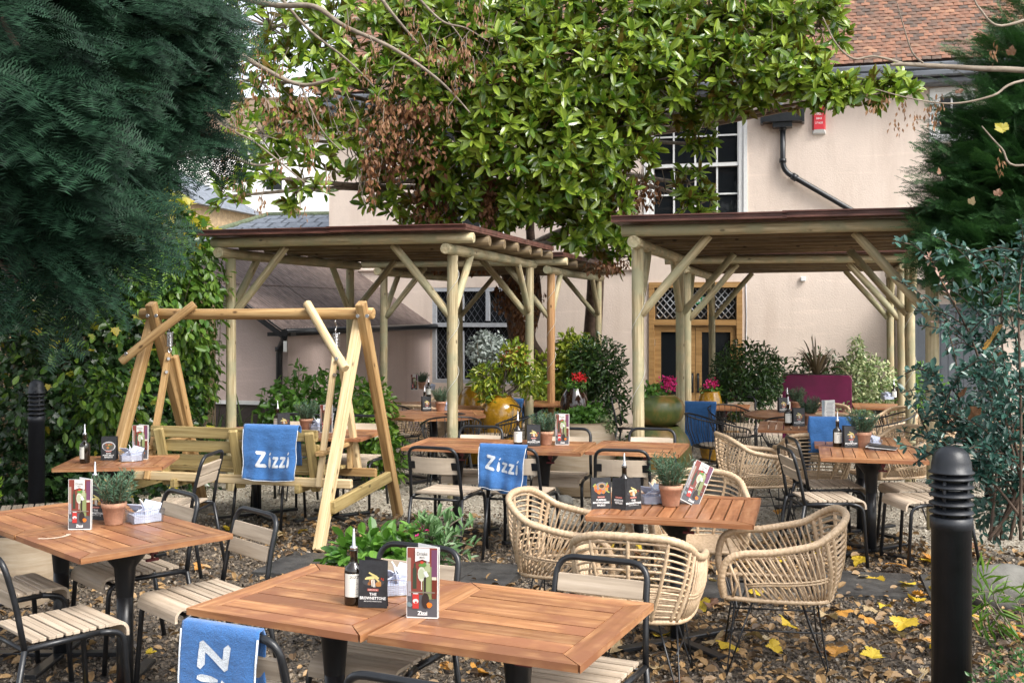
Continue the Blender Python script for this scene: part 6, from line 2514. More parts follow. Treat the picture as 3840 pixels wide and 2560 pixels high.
for i in range(30):
    a = random.uniform(0, 2 * PI)
    tip = Vector((math.cos(a) * random.uniform(.04, .20) + .04, math.sin(a) * random.uniform(.05, .16), random.uniform(.0, .25)))
    path_ = smooth_path([(0, 0, -.05), tip * .5 + Vector((0, 0, .06)), tip], 4)
    mb.tube(path_, .004, 4, False)
    for k in range(10):
        q = path_[min(len(path_) - 1, 2 + k * 6 // 9)]
        d = unit(np.array(rand_dirs(1)[0]) * .8 + np.array((tip - Vector((0, 0, 0)))) * 2.0 + np.array([0, 0, .5]))
        T_.append(np.array(q))
        M_.append(frames(d[None], np.array([[0, -.4, 1.0]]))[0] * random.uniform(.055, .095))
mb.build('stems', TWIG, sage)
scatter('foliage', *leaf_t(.26), np.array(M_), np.array(T_), SAGE, sage)

# ------------------------------------------------------------------ planting round the walls
mp = thing('magenta_planter', 'magenta box planter against the pink wall', 'planter', (4.28, 15.2, gz(15.2)), R(-15))
MB().box((0, 0, .55), (.93, .40, 1.1), bev=.01).build('box', MAGENTA, mp)
MB().box((0, 0, 1.095), (.88, .36, .02)).build('soil', SOIL, mp)
ph = thing('bronze_flax', 'spiky bronze flax in the magenta planter', 'plant', (4.28, 15.2, gz(15.2) + 1.1))


def strap_plant(parent, n, L, wd, mat, spread=.9, nm='leaf', arch=.8):
    for i in range(n):
        a = 2 * PI * i / n + random.uniform(-.3, .3)
        el = random.uniform(.1, spread)
        l = L * random.uniform(.6, 1.1)
        hd = Vector((math.cos(a), math.sin(a), 0))
        pts, wds = [], []
        side = Vector((-hd.y, hd.x, 0))
        vs, fs = [], []
        for k in range(8):
            t = k / 7
            droop = arch * el * t * t * t * l
            p = hd * (math.sin(el) * l * t) + Vector((0, 0, math.cos(el) * l * t - droop))
            ww = wd * (1 - t) ** .6 * (.5 + min(1, t * 4) * .5) / 2
            vs += [p - side * ww, p + Vector((0, 0, -ww * .5)), p + side * ww]
        for k in range(7):
            fs += [(k * 3, k * 3 + 1, k * 3 + 4, k * 3 + 3), (k * 3 + 1, k * 3 + 2, k * 3 + 5, k * 3 + 4)]
        MB().add(vs, fs, True).build(nm, mat, parent, (hd * .03)[:])


strap_plant(ph, 34, .78, .045, PHOR, 1.0)
for i, (x, y) in enumerate(((-3.35, 12.0), (-2.95, 12.15), (-2.62, 12.3))):
    st = thing('strap_leaved_plant', ('strap leaved plant left of the pergola post by the lean-to', 'strap leaved plant beside the pergola corner post by the lean-to', 'strap leaved plant right of the pergola corner post by the lean-to')[i], 'plant', gp(x, y), 0, 'strap leaved plants below the lean-to')
    strap_plant(st, 40, 1.15, .045, STRAP, .8)
at_ = atd
bb = at_(1716, 860, 14.9)
shrub('bay_bush', 'round clipped bay bush beside the oak doors', (bb.x, 14.9, gz(14.9)), [((bb.x, 14.9, .92), (.50, .48, .46), 2600, .35), ((bb.x - .1, 14.9, .62), (.50, .45, .40), 1500, .35)], LT, .06, .09, BAY, 12)
vb = at_(1988, 850, 15.2)
shrub('variegated_shrub', 'pale variegated shrub right of the magenta planter', (vb.x, 15.2, gz(15.2)), [((vb.x, 15.2, .75), (.42, .35, .45), 1900, .35), ((vb.x - .12, 15.2, 1.25), (.12, .12, .22), 160, .5), ((vb.x - .25, 15.1, .35), (.3, .3, .4), 700, .4)], LM, .045, .075, VARI, 12)
gb = at_(2105, 880, 15.6)
shrub('green_shrub', 'bright green shrub behind the right pergola posts', (gb.x, 15.6, gz(15.6)), [((gb.x, 15.6, .5), (.45, .4, .55), 1500, .4)], LS, .05, .08, GREEN, 8)
hb = at_(1870, 850, 16.6)
shrub('low_hedge', 'low dark hedge plants behind the magenta planter', (hb.x, 16.6, gz(16.6)), [((hb.x - .6, 16.7, .75), (.35, .3, .35), 600, .4), ((hb.x + .1, 16.6, .80), (.45, .3, .40), 900, .4), ((hb.x + .6, 16.5, .75), (.35, .3, .35), 600, .4)], LT, .06, .10, BAY, 9)
ib = at_(1370, 870, 15.0)
shrub('trellis_climber', 'dark evergreen climber bush right of the left pergola', (ib.x, 15.0, gz(15)), [((ib.x, 15.0, 1.05), (.42, .35, .40), 1700, .4), ((ib.x + .18, 15.0, .55), (.28, .3, .5), 900, .4), ((ib.x - .2, 15.1, .5), (.28, .3, .5), 700, .4)], LT, .06, .10, BAY, 10)
shrub('low_ground_bush', 'low leafy bush between terracotta jar and pink wall', gp(1.62, 13.2), [((1.62, 13.2, gz(13.2) + .22), (.33, .3, .25), 1100, .4)], LS, .035, .06, BAY, 8)
gs = at_(1285, 870, 15.6)
shrub('golden_shrub', 'golden variegated shrub behind the orange tinted post', (gs.x, 15.6, gz(15.6)), [((gs.x, 15.6, .75), (.52, .4, .5), 1500, .4), ((gs.x + .22, 15.5, 1.15), (.28, .3, .36), 700, .4), ((gs.x - .2, 15.4, .45), (.45, .35, .45), 900, .4)], LM, .07, .12, GOLD, 12)
pi_ = shrub('pieris', 'pieris with red young tips growing from the ochre jar', (-.13, 13.0, gz(13.0) + .86), [((-.30, 12.95, .98), (.20, .2, .18), 360, .4), ((.03, 12.95, 1.18), (.19, .2, .24), 460, .4), ((.20, 12.95, .95), (.18, .18, .18), 280, .4), ((-.25, 12.95, .78), (.16, .15, .12), 160, .5)], LT, .06, .10, PIER, 16, .012)
leaves('young_tips', [((.14, -.05, .48), (.16, .16, .14), 90, .4)], LT, .05, .08, REDTIP, pi_)
shrub('silver_shrub', 'silvery grey shrub behind the pieris', (-.30, 13.4, gz(13.4) + .9), [((-.30, 13.4, 1.32), (.28, .22, .22), 900, .5)], LL, .03, .055, SILV, 8)
for i, (u, v, Y, rx, rz, lab) in enumerate(((1090, 1560, 11.9, .34, .40, 'leafy green shrub with tall bare shoots beside the downpipe'), (1270, 1540, 12.0, .40, .42, 'fresh green shrub behind the right side of the swing'), (1400, 1600, 11.4, .25, .45, 'low green shrub between swing leg and grey towel'))):
    c = at(u, v, Y)
    sh = shrub('border_shrub', lab, (c.x, Y, gz(Y)), [((c.x, Y, c.z + .05), (rx, .3, rz), 700, .4), ((c.x + .1, Y, c.z - .3), (rx, .3, .35), 420, .4)], LM, .06, .12, (GREEN, GREEN, CLIMB)[i], 9, group='shrubs along the border by the lean-to')
    if i == 0:
        stems('bare_shoots', (0, 0, .2), [(.1, 0, 1.35), (-.12, 0, 1.15), (.32, 0, 1.28)], .007, TWIG, sh, .1)
        leaves('shoot_leaves', [((.1, 0, 1.2), (.1, .08, .15), 14, .6), ((-.12, 0, 1.0), (.08, .08, .15), 14, .6), ((.3, 0, 1.15), (.08, .08, .15), 10, .6)], LM, .06, .09, GREEN, sh)
# boulders and logs
for i, (x, y, r, lab) in enumerate(((.32, 10.0, .11, 'pale rounded stone left of the terracotta jar'), (.98, 10.1, .17, 'dark grey boulder right of the terracotta jar'), (1.12, 9.85, .10, 'small grey stone before the mossy jar'), (.50, 9.95, .08, 'little stone at the foot of the terracotta jar'), (3.02, 6.6, .22, 'dark boulder behind the large bollard'), (1.98, 10.35, .15, 'dark stone at the right of the mossy jar'))):
    d = rand_dirs(90)
    bm = bmesh.new()
    bmesh.ops.create_icosphere(bm, subdivisions=3, radius=r)
    for v in bm.verts:
        k = 1 + .16 * math.sin(v.co.x / r * 2.1 + i) + .12 * math.sin(v.co.y / r * 3.1 + 2 * i) + .06 * math.sin(v.co.z / r * 7 + v.co.x / r * 5)
        v.co *= k
        v.co.z *= .72
    me = bpy.data.meshes.new('boulder')
    bm.to_mesh(me)
    bm.free()
    me.polygons.foreach_set('use_smooth', [True] * len(me.polygons))
    tag(ob('boulder', me, STONE, None, (x, y, gz(y) + r * .35)), lab, 'stone', 'boulders among the pots')

# ------------------------------------------------------------------ left hedge of ivy and climbers
def atb(u, v, Y, r, n, sh=.45):
    return (tuple(atd(u, v, Y)), r, n, sh)


hed = shrub('ivy_hedge', 'dark ivy covered hedge along the left behind the bollard', (-4.6, 10.6, 0), [
    atb(40, 640, 9.6, (.9, .8, .8), 2470), atb(60, 900, 9.8, (1.0, .8, .9), 2860), atb(170, 700, 10.5, (.9, .8, .9), 2600), atb(180, 960, 10.6, (1.0, .8, .9), 2860),
    atb(300, 620, 11.2, (.8, .8, .8), 2210), atb(310, 860, 11.2, (.7, .8, 1.0), 2600), atb(370, 980, 11.3, (.5, .6, .8), 1430), atb(90, 1120, 9.7, (1.2, .7, .45), 1950), atb(300, 1080, 11.2, (1.0, .6, .5), 1560)],
    LL, .04, .085, IVY, 30, .02, None, 'hedge')
ho = Vector(hed.location)
leaves('fresh_leaves', [(tuple(Vector(atd(u, v, Y)) - ho), r, n, .3) for u, v, Y, r, n in ((120, 820, 9.6, (1.1, .7, .9), 260), (260, 760, 10.6, (.9, .7, .9), 240), (330, 950, 11.0, (.7, .6, .8), 200))], LM, .07, .13, CLIMB, hed, down=.7)
leaves('yellow_leaves', [(tuple(Vector(atd(u, v, Y)) - ho), r, n, .3) for u, v, Y, r, n in ((120, 860, 9.5, (1.1, .6, .9), 60), (300, 1000, 10.8, (.8, .6, .6), 60))], LL, .06, .11, YELL, hed, down=.7)
# a dark wall behind the leaves of the hedge: the old garden wall that carries them
gw = thing('garden_wall', 'old garden wall hidden behind the ivy hedge on the left', 'wall', (-6.0, 10.8, 0), R(20))
MB().box((0, .8, .9), (6.0, .24, 2.2)).build('wall', BRICK, gw)
MB().box((0, .8, 2.04), (6.1, .32, .08)).build('coping', STONE, gw)
shrub('climbing_shrub', 'fresh green climbing shrub above the left swing frame', (-3.9, 11.6, 0), [
    atb(390, 720, 10.9, (.55, .5, .55), 900), atb(440, 640, 11.1, (.45, .4, .40), 600), atb(300, 640, 10.6, (.5, .4, .5), 500), atb(430, 850, 11.6, (.36, .4, .55), 800), atb(240, 930, 9.7, (.4, .3, .35), 300)],
    LM, .06, .12, CLIMB, 22, .012, None, 'shrub', rnd=.6, down=.7)
shrub('fine_leaved_shrub', 'fine leaved drooping shrub against the lean-to gable', (-3.45, 12.0, 0), [
    atb(455, 800, 11.8, (.26, .3, .55), 1500), atb(480, 700, 11.8, (.18, .25, .25), 500), atb(450, 910, 11.8, (.2, .25, .3), 600)],
    LS, .025, .045, GREEN, 12, .008, None, 'shrub', down=.6)
shrub('yellowing_climber', 'yellow tinged climber leaves above the left hedge', (-5.2, 12.4, 0), [
    atb(330, 500, 12.4, (.6, .5, .5), 420), atb(270, 450, 12.2, (.5, .5, .35), 260), atb(400, 540, 12.6, (.45, .4, .3), 280), atb(140, 520, 12.0, (.6, .4, .4), 220)],
    LL, .09, .17, YELL, 18, .012, None, 'climber', down=.6)
shrub('green_climber', 'green climber twining above the yellow tinged leaves', (-4.9, 12.6, 0), [
    atb(300, 530, 12.7, (.8, .5, .55), 1100), atb(400, 560, 12.5, (.5, .5, .35), 500), atb(420, 520, 12.3, (.12, .12, .3), 60), atb(200, 580, 12.3, (.7, .5, .5), 800)],
    LL, .06, .12, CLIMB, 18, .012, None, 'climber', down=.4)
# individual maple leaves hanging in front of the hedge
for i, (u, v, Y, m_, a) in enumerate(((205, 825, 8.2, F_YEL, 2.2), (165, 845, 8.2, CLIMB, 2.7), (95, 800, 8.0, CLIMB, 2.6), (130, 855, 8.0, IVY, 2.9), (240, 750, 8.4, CLIMB, 3.3))):
    pass

# ------------------------------------------------------------------ yews: sprays of needles
def yew_spray(nt=10, nn=10):
    """a flat drooping shoot, 1 unit long, side twigs both ways, two ranks of needles"""
    v, f = [], []

    def needle(p, d, side, L, w):
        b = len(v)
        tip = p + side * L + d * L * .35
        v.extend([p - d * w, p + d * w, tip])
        f.append((b, b + 1, b + 2))
    tw = [(np.array([0, 0, 0.0]), np.array([0, 1.0, 0]), 1.0)]
    for i in range(nt):
        t = .12 + .78 * i / nt
        s = 1 if i % 2 else -1
        d = unit(np.array([s * .75, .75, -.12]))
        tw.append((np.array([0, t, -.10 * t * t]), d, .40 * (1 - .55 * t) + .05))
    for k, (p0, d, L) in enumerate(tw):
        n = nn if k else nn * 2
        x = unit(np.cross(d, np.array([0, 0, 1.0])))
        for j in range(n):
            t = (j + 1) / n
            p = p0 + d * L * t + np.array([0, 0, -.14 * (L * t) ** 2])
            for s in (1, -1):
                needle(p, d, x * s + np.array([0, 0, rng.uniform(-.15, .25)]), rng.uniform(.065, .095), .0125)
    return np.array(v), np.array(f)


YS = yew_spray()


def yew(name, label, base, trunk, blobs, smin, smax, mat, bias, group=None, outw=.5):
    t = thing(name, label, 'tree', base, 0, group)
    b0 = np.array(base)
    P_, N_ = cloud([(np.array(c) - b0, r, n, sh) for c, r, n, sh in blobs])
    n = len(P_)
    d = unit(N_ * outw + rand_dirs(n) * .45 + np.array(bias))
    up = unit(np.array([0, 0, 1.0]) + rand_dirs(n) * .45 + np.array([0, -.35, 0]))
    M = frames(d, up) * (smin + (smax - smin) * rng.random((n, 1, 1)))
    scatter('foliage', YS[0], YS[1], M, P_ - d * .15, mat, t)
    log('trunk', (0, 0, -.2), trunk, .22, BARK, t, .08, 14, .08)
    mb = MB()
    tr = Vector(trunk)
    for c, r, n_, sh in blobs:
        c = Vector(c) - Vector(base)
        for k in range(5):
            e = c + Vector(rand_dirs(1)[0].tolist()) * .5 * (min(r) if hasattr(r, '__len__') else r)
            s = Vector((0, 0, 0)).lerp(tr, random.uniform(.3, .9))
            mb.tube(smooth_path([s, s.lerp(e, .5) + Vector((0, 0, .25)), e], 4), [.05 * (1 - k2 / 9.5) + .006 for k2 in range(9)], 5, False)
    mb.build('limbs', BARK, t)
    return t


yew('yew_tree', 'large dark yew tree hanging into the top left corner', (-4.6, 7.6, 0), (0, .2, 6.2), [
    atb(0, 30, 6.3, (.75, .8, .6), 260), atb(0, 210, 6.1, (.65, .8, .55), 280), atb(-10, 370, 6.0, (.55, .7, .4), 230),
    atb(150, 20, 6.8, (.75, .8, .6), 280), atb(150, 190, 6.6, (.65, .8, .5), 280), atb(120, 340, 6.4, (.5, .7, .35), 210), atb(90, 440, 6.2, (.4, .5, .22), 110), atb(300, 10, 7.4, (.6, .8, .5), 220),
    atb(275, 150, 7.2, (.5, .8, .42), 190), atb(270, 290, 7.0, (.42, .6, .25), 120), atb(400, 0, 7.9, (.5, .7, .36), 120), atb(380, 110, 7.6, (.36, .6, .26), 80), atb(390, 235, 7.5, (.25, .5, .14), 36), atb(480, 320, 7.6, (.12, .3, .06), 10),
    atb(60, 590, 5.6, (.42, .4, .28), 15), atb(170, 570, 5.8, (.36, .3, .22), 12), atb(230, 500, 6.0, (.35, .3, .18), 24), atb(310, 400, 6.6, (.32, .3, .16), 20), atb(430, 180, 7.4, (.32, .4, .3), 22), atb(120, 640, 5.6, (.30, .3, .12), 4), atb(450, 60, 7.6, (.4, .4, .3), 24),
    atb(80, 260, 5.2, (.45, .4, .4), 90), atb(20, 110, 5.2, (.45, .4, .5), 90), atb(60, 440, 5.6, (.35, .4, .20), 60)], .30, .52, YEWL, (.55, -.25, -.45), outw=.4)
# trailing yew shoots over the white gap
yew('yew_tree', 'clipped dark yew bulging in from the right picture edge', (4.9, 9.2, 0), (-.2, 0, 4.2), [
    atb(2330, 200, 8.7, (.55, .6, .55), 300), atb(2290, 330, 8.6, (.55, .6, .5), 330), atb(2265, 440, 8.5, (.55, .6, .45), 330), atb(2270, 550, 8.4, (.55, .6, .38), 320), atb(2370, 480, 8.3, (.55, .6, .6), 300), atb(2360, 90, 8.9, (.30, .6, .5), 150), atb(2330, 620, 8.3, (.4, .5, .2), 140), atb(2200, 500, 8.4, (.38, .4, .28), 170), atb(2240, 380, 8.5, (.4, .4, .4), 170), atb(2300, 590, 8.2, (.45, .4, .2), 180), atb(2210, 570, 8.2, (.32, .4, .20), 160), atb(2320, 640, 8.1, (.35, .4, .18), 140)],
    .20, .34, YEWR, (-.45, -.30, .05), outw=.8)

# ------------------------------------------------------------------ magnolia
mg = thing('magnolia_tree', 'large glossy magnolia tree spreading before the house', 'tree', (1.36, 18.7, gz(18.7)))
mo = np.array(mg.location)


def ml(p):
    return Vector(p) - mg.location


tr1 = [ml((1.40, 18.75, -.6)), ml((1.36, 18.7, .6)), ml((1.42, 18.55, 2.0)), ml((1.50, 18.2, 3.6)), ml((1.9, 17.6, 5.2)), ml((2.2, 17.2, 7.2))]
MB().tube(smooth_path(tr1, 6), [.20 - .13 * k / 30 for k in range(31)], 12).build('trunk', BARK, mg)
tr2 = [ml((.62, 18.6, -.6)), ml((.42, 18.5, .5)), ml((.10, 18.35, 1.3)), ml((-.05, 18.1, 2.4)), ml((-.55, 17.6, 3.8)), ml((-1.1, 17.0, 5.4)), ml((-1.4, 16.6, 7.0))]
MB().tube(smooth_path(tr2, 6), [.19 - .12 * k / 36 for k in range(37)], 12).build('trunk', BARK, mg)
tr3 = [ml((.70, 18.5, .2)), ml((.52, 18.35, .9)), ml((.30, 18.2, 1.35)), ml((.42, 18.1, 2.0)), ml((.3, 17.8, 3.4)), ml((.6, 17.2, 5.2))]
MB().tube(smooth_path(tr3, 6), [.12 - .06 * k / 30 for k in range(31)], 10).build('trunk', BARK, mg)
MBL = [  # u, v (in 2352 px), depth, radii, rosettes
    (620, 60, 14.6, (1.2, 1.0, .8), 70), (760, 60, 14.8, (1.1, 1.0, .8), 90), (900, 70, 15.0, (1.1, 1.0, .8), 100), (1050, 60, 15.2, (1.1, 1.0, .8), 110), (1200, 60, 15.2, (1.1, 1.0, .8), 110), (1350, 60, 15.2, (1.1, 1.0, .8), 110), (1500, 60, 15.2, (1.1, 1.0, .8), 110), (1650, 60, 15.0, (1.1, 1.0, .7), 105), (1790, 60, 14.8, (.75, .9, .6), 60), (1880, 60, 14.6, (.35, .7, .4), 20),
    (600, 190, 14.4, (.9, .9, .6), 55), (720, 200, 14.6, (.9, 1.0, .7), 75), (860, 210, 15.0, (.9, 1.0, .7), 75), (1010, 190, 15.0, (1.0, 1.0, .7), 100), (1170, 190, 14.8, (1.0, 1.0, .8), 120), (1320, 190, 14.8, (1.0, 1.0, .8), 120), (1470, 180, 14.8, (1.0, 1.0, .7), 110), (1620, 170, 14.8, (1.0, 1.0, .6), 90), (1770, 160, 14.4, (.7, .8, .4), 55), (1850, 200, 14.2, (.55, .7, .30), 40), (1930, 220, 14.0, (.55, .5, .18), 30), (2040, 205, 13.8, (.25, .4, .18), 14),
    (600, 300, 14.2, (.6, .7, .35), 28), (680, 320, 14.6, (.7, .8, .5), 45), (800, 330, 15.0, (.75, .8, .55), 45), (960, 330, 15.4, (.8, .8, .7), 45), (1110, 320, 15.0, (.8, .9, .7), 75), (1250, 320, 14.8, (.9, .9, .7), 95), (1380, 310, 14.8, (.8, .9, .7), 85), (1460, 290, 15.0, (.5, .8, .6), 40),
    (555, 400, 14.0, (.45, .5, .4), 22), (530, 450, 14.0, (.22, .4, .25), 10), (700, 440, 14.8, (.55, .6, .35), 26), (900, 430, 15.8, (.6, .7, .5), 30), (1060, 440, 15.6, (.7, .8, .55), 45), (1200, 430, 15.2, (.7, .8, .55), 55), (1320, 430, 15.0, (.7, .8, .6), 65), (1420, 420, 15.2, (.4, .7, .6), 32), (1000, 500, 16.0, (.7, .6, .25), 22), (1150, 500, 15.8, (.5, .6, .25), 16), (1330, 520, 15.4, (.5, .6, .4), 36), (1400, 540, 15.6, (.45, .5, .35), 26), (1430, 590, 15.8, (.2, .4, .2), 8),
    (1575, 250, 15.4, (.22, .3, .25), 9), (1600, 330, 15.6, (.20, .3, .3), 9), (1580, 420, 15.7, (.24, .3, .3), 10), (1600, 470, 15.7, (.22, .3, .2), 9), (1690, 230, 14.6, (.4, .5, .2), 18), (860, 470, 15.8, (.3, .4, .25), 8)]
RP, RN, RC = [], [], []
for (u, v, Y, r, n) in MBL:
    c = np.array(atd(u, v, Y))
    n = int(n * (1.3 if u > 900 else (.62 if u > 600 else .5)))
    d = rand_dirs(n)
    d[:, 1] -= .35
    d = unit(d)
    uu = rng.random((n, 1)) ** .42
    RP.append(c + d * uu * np.array(r))
    RN.append(unit(d * .55 + rand_dirs(n) * .45 + np.array([.05, -.35, .45])))
RP, RN = np.concatenate(RP), np.concatenate(RN)
GT = leaf_t(.33, .07, .18)
LTs, LMs = [], []
for p, a in zip(RP, RN):
    n = int(rng.integers(8, 13))
    x = unit(np.cross(a, rand_dirs(1)[0]))
    y = np.cross(a, x)
    for k in range(n):
        ang = k * 2.4 + rng.uniform(-.25, .25)
        el = R(rng.uniform(5, 80))
        rd = math.cos(ang) * x + math.sin(ang) * y
        d = a * math.sin(el) + rd * math.cos(el) + np.array([0, 0, -.12])
        LTs.append(p + a * (.03 * k / n))
        LMs.append(frames(unit(d + rng.normal(size=3) * .16)[None], (a + rng.normal(size=3) * .25)[None])[0] * rng.uniform(.12, .25))
LTs, LMs = np.array(LTs) - mo, np.array(LMs)
order = np.argsort((LTs + mo)[:, 1])
near = [i for i in order[:2600] if abs((LTs[i] + mo)[0] / (LTs[i] + mo)[1]) < .45][::4][:300]
nset = set(near)
rest = np.array([i for i in range(len(LTs)) if i not in nset])
scatter('foliage', GT[0], GT[1], LMs[rest], LTs[rest], MAGL, mg)
lme = mesh_np('leaf', GT[0], GT[1])
for i in near:
    M = LMs[i]
    s = float(np.linalg.norm(M[:, 0]))
    o = ob('leaf', lme, MAGL, mg, LTs[i], Matrix((M / s).tolist()))
    o.scale = (s, s, s)
# limbs from the trunks out to the rosettes
mb = MB()
anch = [Vector(q) for q in smooth_path(tr1, 3)[6:]] + [Vector(q) for q in smooth_path(tr2, 3)[8:]] + [Vector(q) for q in smooth_path(tr3, 3)[8:]]
cents = [Vector(atd(u, v, Y)) - mg.location for (u, v, Y, r, n) in MBL]
for c in cents:
    s = min(anch, key=lambda q: (q - c).length + (.8 if q.z > c.z + .5 else 0))
    mid = s.lerp(c, .5) + Vector((random.uniform(-.2, .2), random.uniform(-.2, .2), random.uniform(-.1, .3)))
    mb.tube(smooth_path([s, mid, c], 5), [.055 * (1 - k / 12) + .008 for k in range(11)], 6, False)
mb.build('limbs', TWIG, mg)
mb = MB()
sel = rng.permutation(len(RP))[:1500]
ca = np.array([c[:] for c in cents]) + mo
for i in sel:
    p = RP[i]
    c = ca[np.argmin(np.linalg.norm(ca - p, axis=1))]
    mid = (p + c) / 2 + rand_dirs(1)[0] * .08
    mb.tube([c - mo, mid - mo, p - mo], [.012, .008, .005], 4, False)
mb.build('twigs', TWIG, mg)

# dead creeper hanging in the magnolia
dc = thing('dead_creeper', 'dry brown creeper hanging among the magnolia branches', 'climber', (-.5, 18.3, gz(18.3)))
do = Vector(dc.location)
DB = [(880, 290, 14.6, (.60, .3, .42), 130), (850, 390, 14.6, (.14, .2, .50), 110), (950, 250, 14.8, (.55, .3, .2), 190), (700, 250, 14.2, (.8, .4, .5), 90), (960, 350, 15.0, (.5, .3, .5), 90), (1040, 130, 14.4, (.9, .4, .5), 60), (990, 420, 15.8, (.35, .3, .7), 420), (1010, 500, 16.2, (.3, .3, .3), 200), (1120, 440, 15.6, (.16, .2, .6), 240), (1190, 680, 17.6, (.45, .3, .35), 420), (1200, 740, 17.8, (.25, .3, .3), 160), (1430, 460, 15.8, (.3, .3, .4), 240), (1395, 610, 16.0, (.4, .2, .12), 70), (1480, 440, 16.2, (.3, .3, .3), 90), (1060, 610, 17.0, (.6, .3, .12), 200), (900, 350, 15.2, (.3, .3, .4), 200), (1340, 390, 15.4, (.12, .2, .3), 70)]
leaves('foliage', [(tuple(Vector(atd(u, v, Y - .5)) - do), r, int(n * 1.5), .6) for u, v, Y, r, n in DB], LS, .06, .11, DEADL, dc, out=.2, rnd=.7, down=1.0)
mb = MB()
for u, v, Y, r, n in DB:
    c = Vector(atd(u, v, Y)) - do
    for k in range(10):
        a = c + Vector((random.uniform(-1, 1) * r[0], random.uniform(-1, 1) * r[1], r[2]))
        b = c + Vector((random.uniform(-1, 1) * r[0], random.uniform(-1, 1) * r[1], -r[2] * random.uniform(.3, 1)))
        mb.tube([a, a.lerp(b, .5) + Vector((random.uniform(-.1, .1), 0, 0)), b], .005, 4, False)
mb.build('stems', TWIG, dc)

# ------------------------------------------------------------------ ash tree with hanging keys, its bare limbs crossing the top left
ash = thing('ash_tree', 'bare ash tree with bunches of brown keys at the upper left', 'tree', (-5.6, 11.4, 0))
ao = Vector(ash.location)
MB().tube(smooth_path([(0, 0, -.3), (.1, 0, 2.5), (.2, -.2, 4.6), (.5, -.3, 6.2)], 5), [.19 - .10 * k / 15 for k in range(16)], 12).build('trunk', TWIG, ash)


def limb(pts, r0, r1, name='limb', root=ash, off=ao, Y=None, seg=7):
    P_ = [Vector(atd(u, v, y)) - off for u, v, y in pts]
    sp_ = smooth_path(P_, 6)
    n = len(sp_)
    MB().tube(sp_, [.72 * (r0 + (r1 - r0) * k / (n - 1)) for k in range(n)], seg).build(name, TWIG, root)
    return sp_


limb([(0, 330, 11.2), (180, 180, 10.6), (400, 120, 10.2), (450, 130, 10.0), (545, 125, 9.9), (600, 155, 9.9), (690, 195, 9.9), (770, 180, 9.8)], .06, .020)
limb([(0, 330, 11.2), (200, 300, 10.6), (380, 300, 10.3), (455, 340, 10.0), (540, 365, 9.9), (600, 380, 9.9), (660, 360, 9.9)], .045, .010)
limb([(330, 190, 10.4), (440, 205, 10.1), (520, 290, 10.0), (590, 330, 10.0), (700, 420, 9.9)], .025, .008)
limb([(400, -40, 10.4), (620, 10, 10.2), (720, 15, 10.0), (790, 60, 10.0), (900, 110, 10.0), (990, 170, 10.0), (1040, 215, 9.9), (1080, 260, 9.9)], .045, .008)
limb([(620, -40, 10.2), (700, 60, 10.2), (800, 140, 10.2), (860, 200, 10.2)], .025, .008)
limb([(850, -40, 10.2), (900, 30, 10.2), (960, 100, 10.2)], .03, .012)
limb([(930, -40, 10.0), (1010, 45, 10.0), (1070, 65, 10.0), (1120, 95, 10.0)], .02, .006)
limb([(1030, 50, 10.0), (1060, 90, 10.0), (1080, 140, 10.0)], .010, .004)
limb([(690, 195, 9.9), (740, 300, 9.9), (800, 360, 9.9)], .014, .005)
limb([(480, 270, 10.0), (560, 300, 10.0), (640, 320, 10.0)], .012, .004)
kp = [(445, 265), (470, 330), (500, 350), (540, 290), (560, 160), (590, 110), (600, 170), (560, 60), (630, 190), (650, 150), (690, 230), (715, 360), (645, 380), (600, 470), (750, 420), (690, 480), (545, 430), (515, 400), (870, 230), (880, 280), (900, 190), (950, 60), (980, 120), (1020, 150), (1000, 100), (1070, 120), (1090, 170), (1060, 110), (840, 170), (800, 60), (1055, 15), (1100, 30), (930, 15), (560, 240), (610, 240), (640, 270), (480, 270), (520, 310), (1110, 60), (860, 120), (780, 250), (720, 300), (1030, 260), (1045, 200)]
kt = leaf_small(.30)
for (u, v) in kp:
    c = Vector(atd(u, v, 9.85 + random.uniform(-.2, .2))) - ao
    n = int(rng.integers(16, 34))
    P_ = np.array(c) + rng.normal(size=(n, 3)) * np.array([.030, .03, .055])
    d = unit(rand_dirs(n) * .35 + np.array([0, 0, -1.0]))
    M = frames(d, rand_dirs(n)) * (.04 + .02 * rng.random((n, 1, 1)))
    o = scatter('seed_cluster', kt[0], kt[1], M, P_, KEYS, ash)
mb = MB()
for (u, v) in kp:
    c = Vector(atd(u, v, 9.85)) - ao
    mb.tube([c + Vector((random.uniform(-.08, .08), 0, .16)), c + Vector((0, 0, .06)), c], .004, 4, False)
mb.build('key_stalks', TWIG, ash)

# sycamore branch on the right with maple keys and a few yellow leaves
syc = thing('sycamore_tree', 'bare sycamore branch reaching in from the upper right', 'tree', (4.9, 6.9, 0))
so2 = Vector(syc.location)
MB().tube(smooth_path([(0, 0, -.3), (0, 0, 2.0), (-.05, 0, 4.2), (0, .1, 6)], 5), [.16 - .06 * k / 15 for k in range(16)], 12).build('trunk', BARK, syc)
bl = (syc, so2)
limb([(2600, 190, 6.8), (2360, 163, 6.7), (2250, 158, 6.6), (2150, 152, 6.6), (2080, 148, 6.5), (2045, 150, 6.5)], .030, .014, 'limb', *bl)
limb([(2080, 148, 6.5), (2010, 130, 6.5), (1960, 135, 6.5), (1920, 100, 6.5), (1890, 40, 6.5)], .012, .004, 'limb', *bl)
limb([(2120, 145, 6.5), (2095, 120, 6.5), (2075, 60, 6.5), (2060, 5, 6.5)], .009, .003, 'limb', *bl)
limb([(2600, 160, 6.7), (2352, 185, 6.5), (2280, 220, 6.4), (2190, 238, 6.4), (2100, 228, 6.4), (2010, 205, 6.4)], .013, .004, 'limb', *bl)
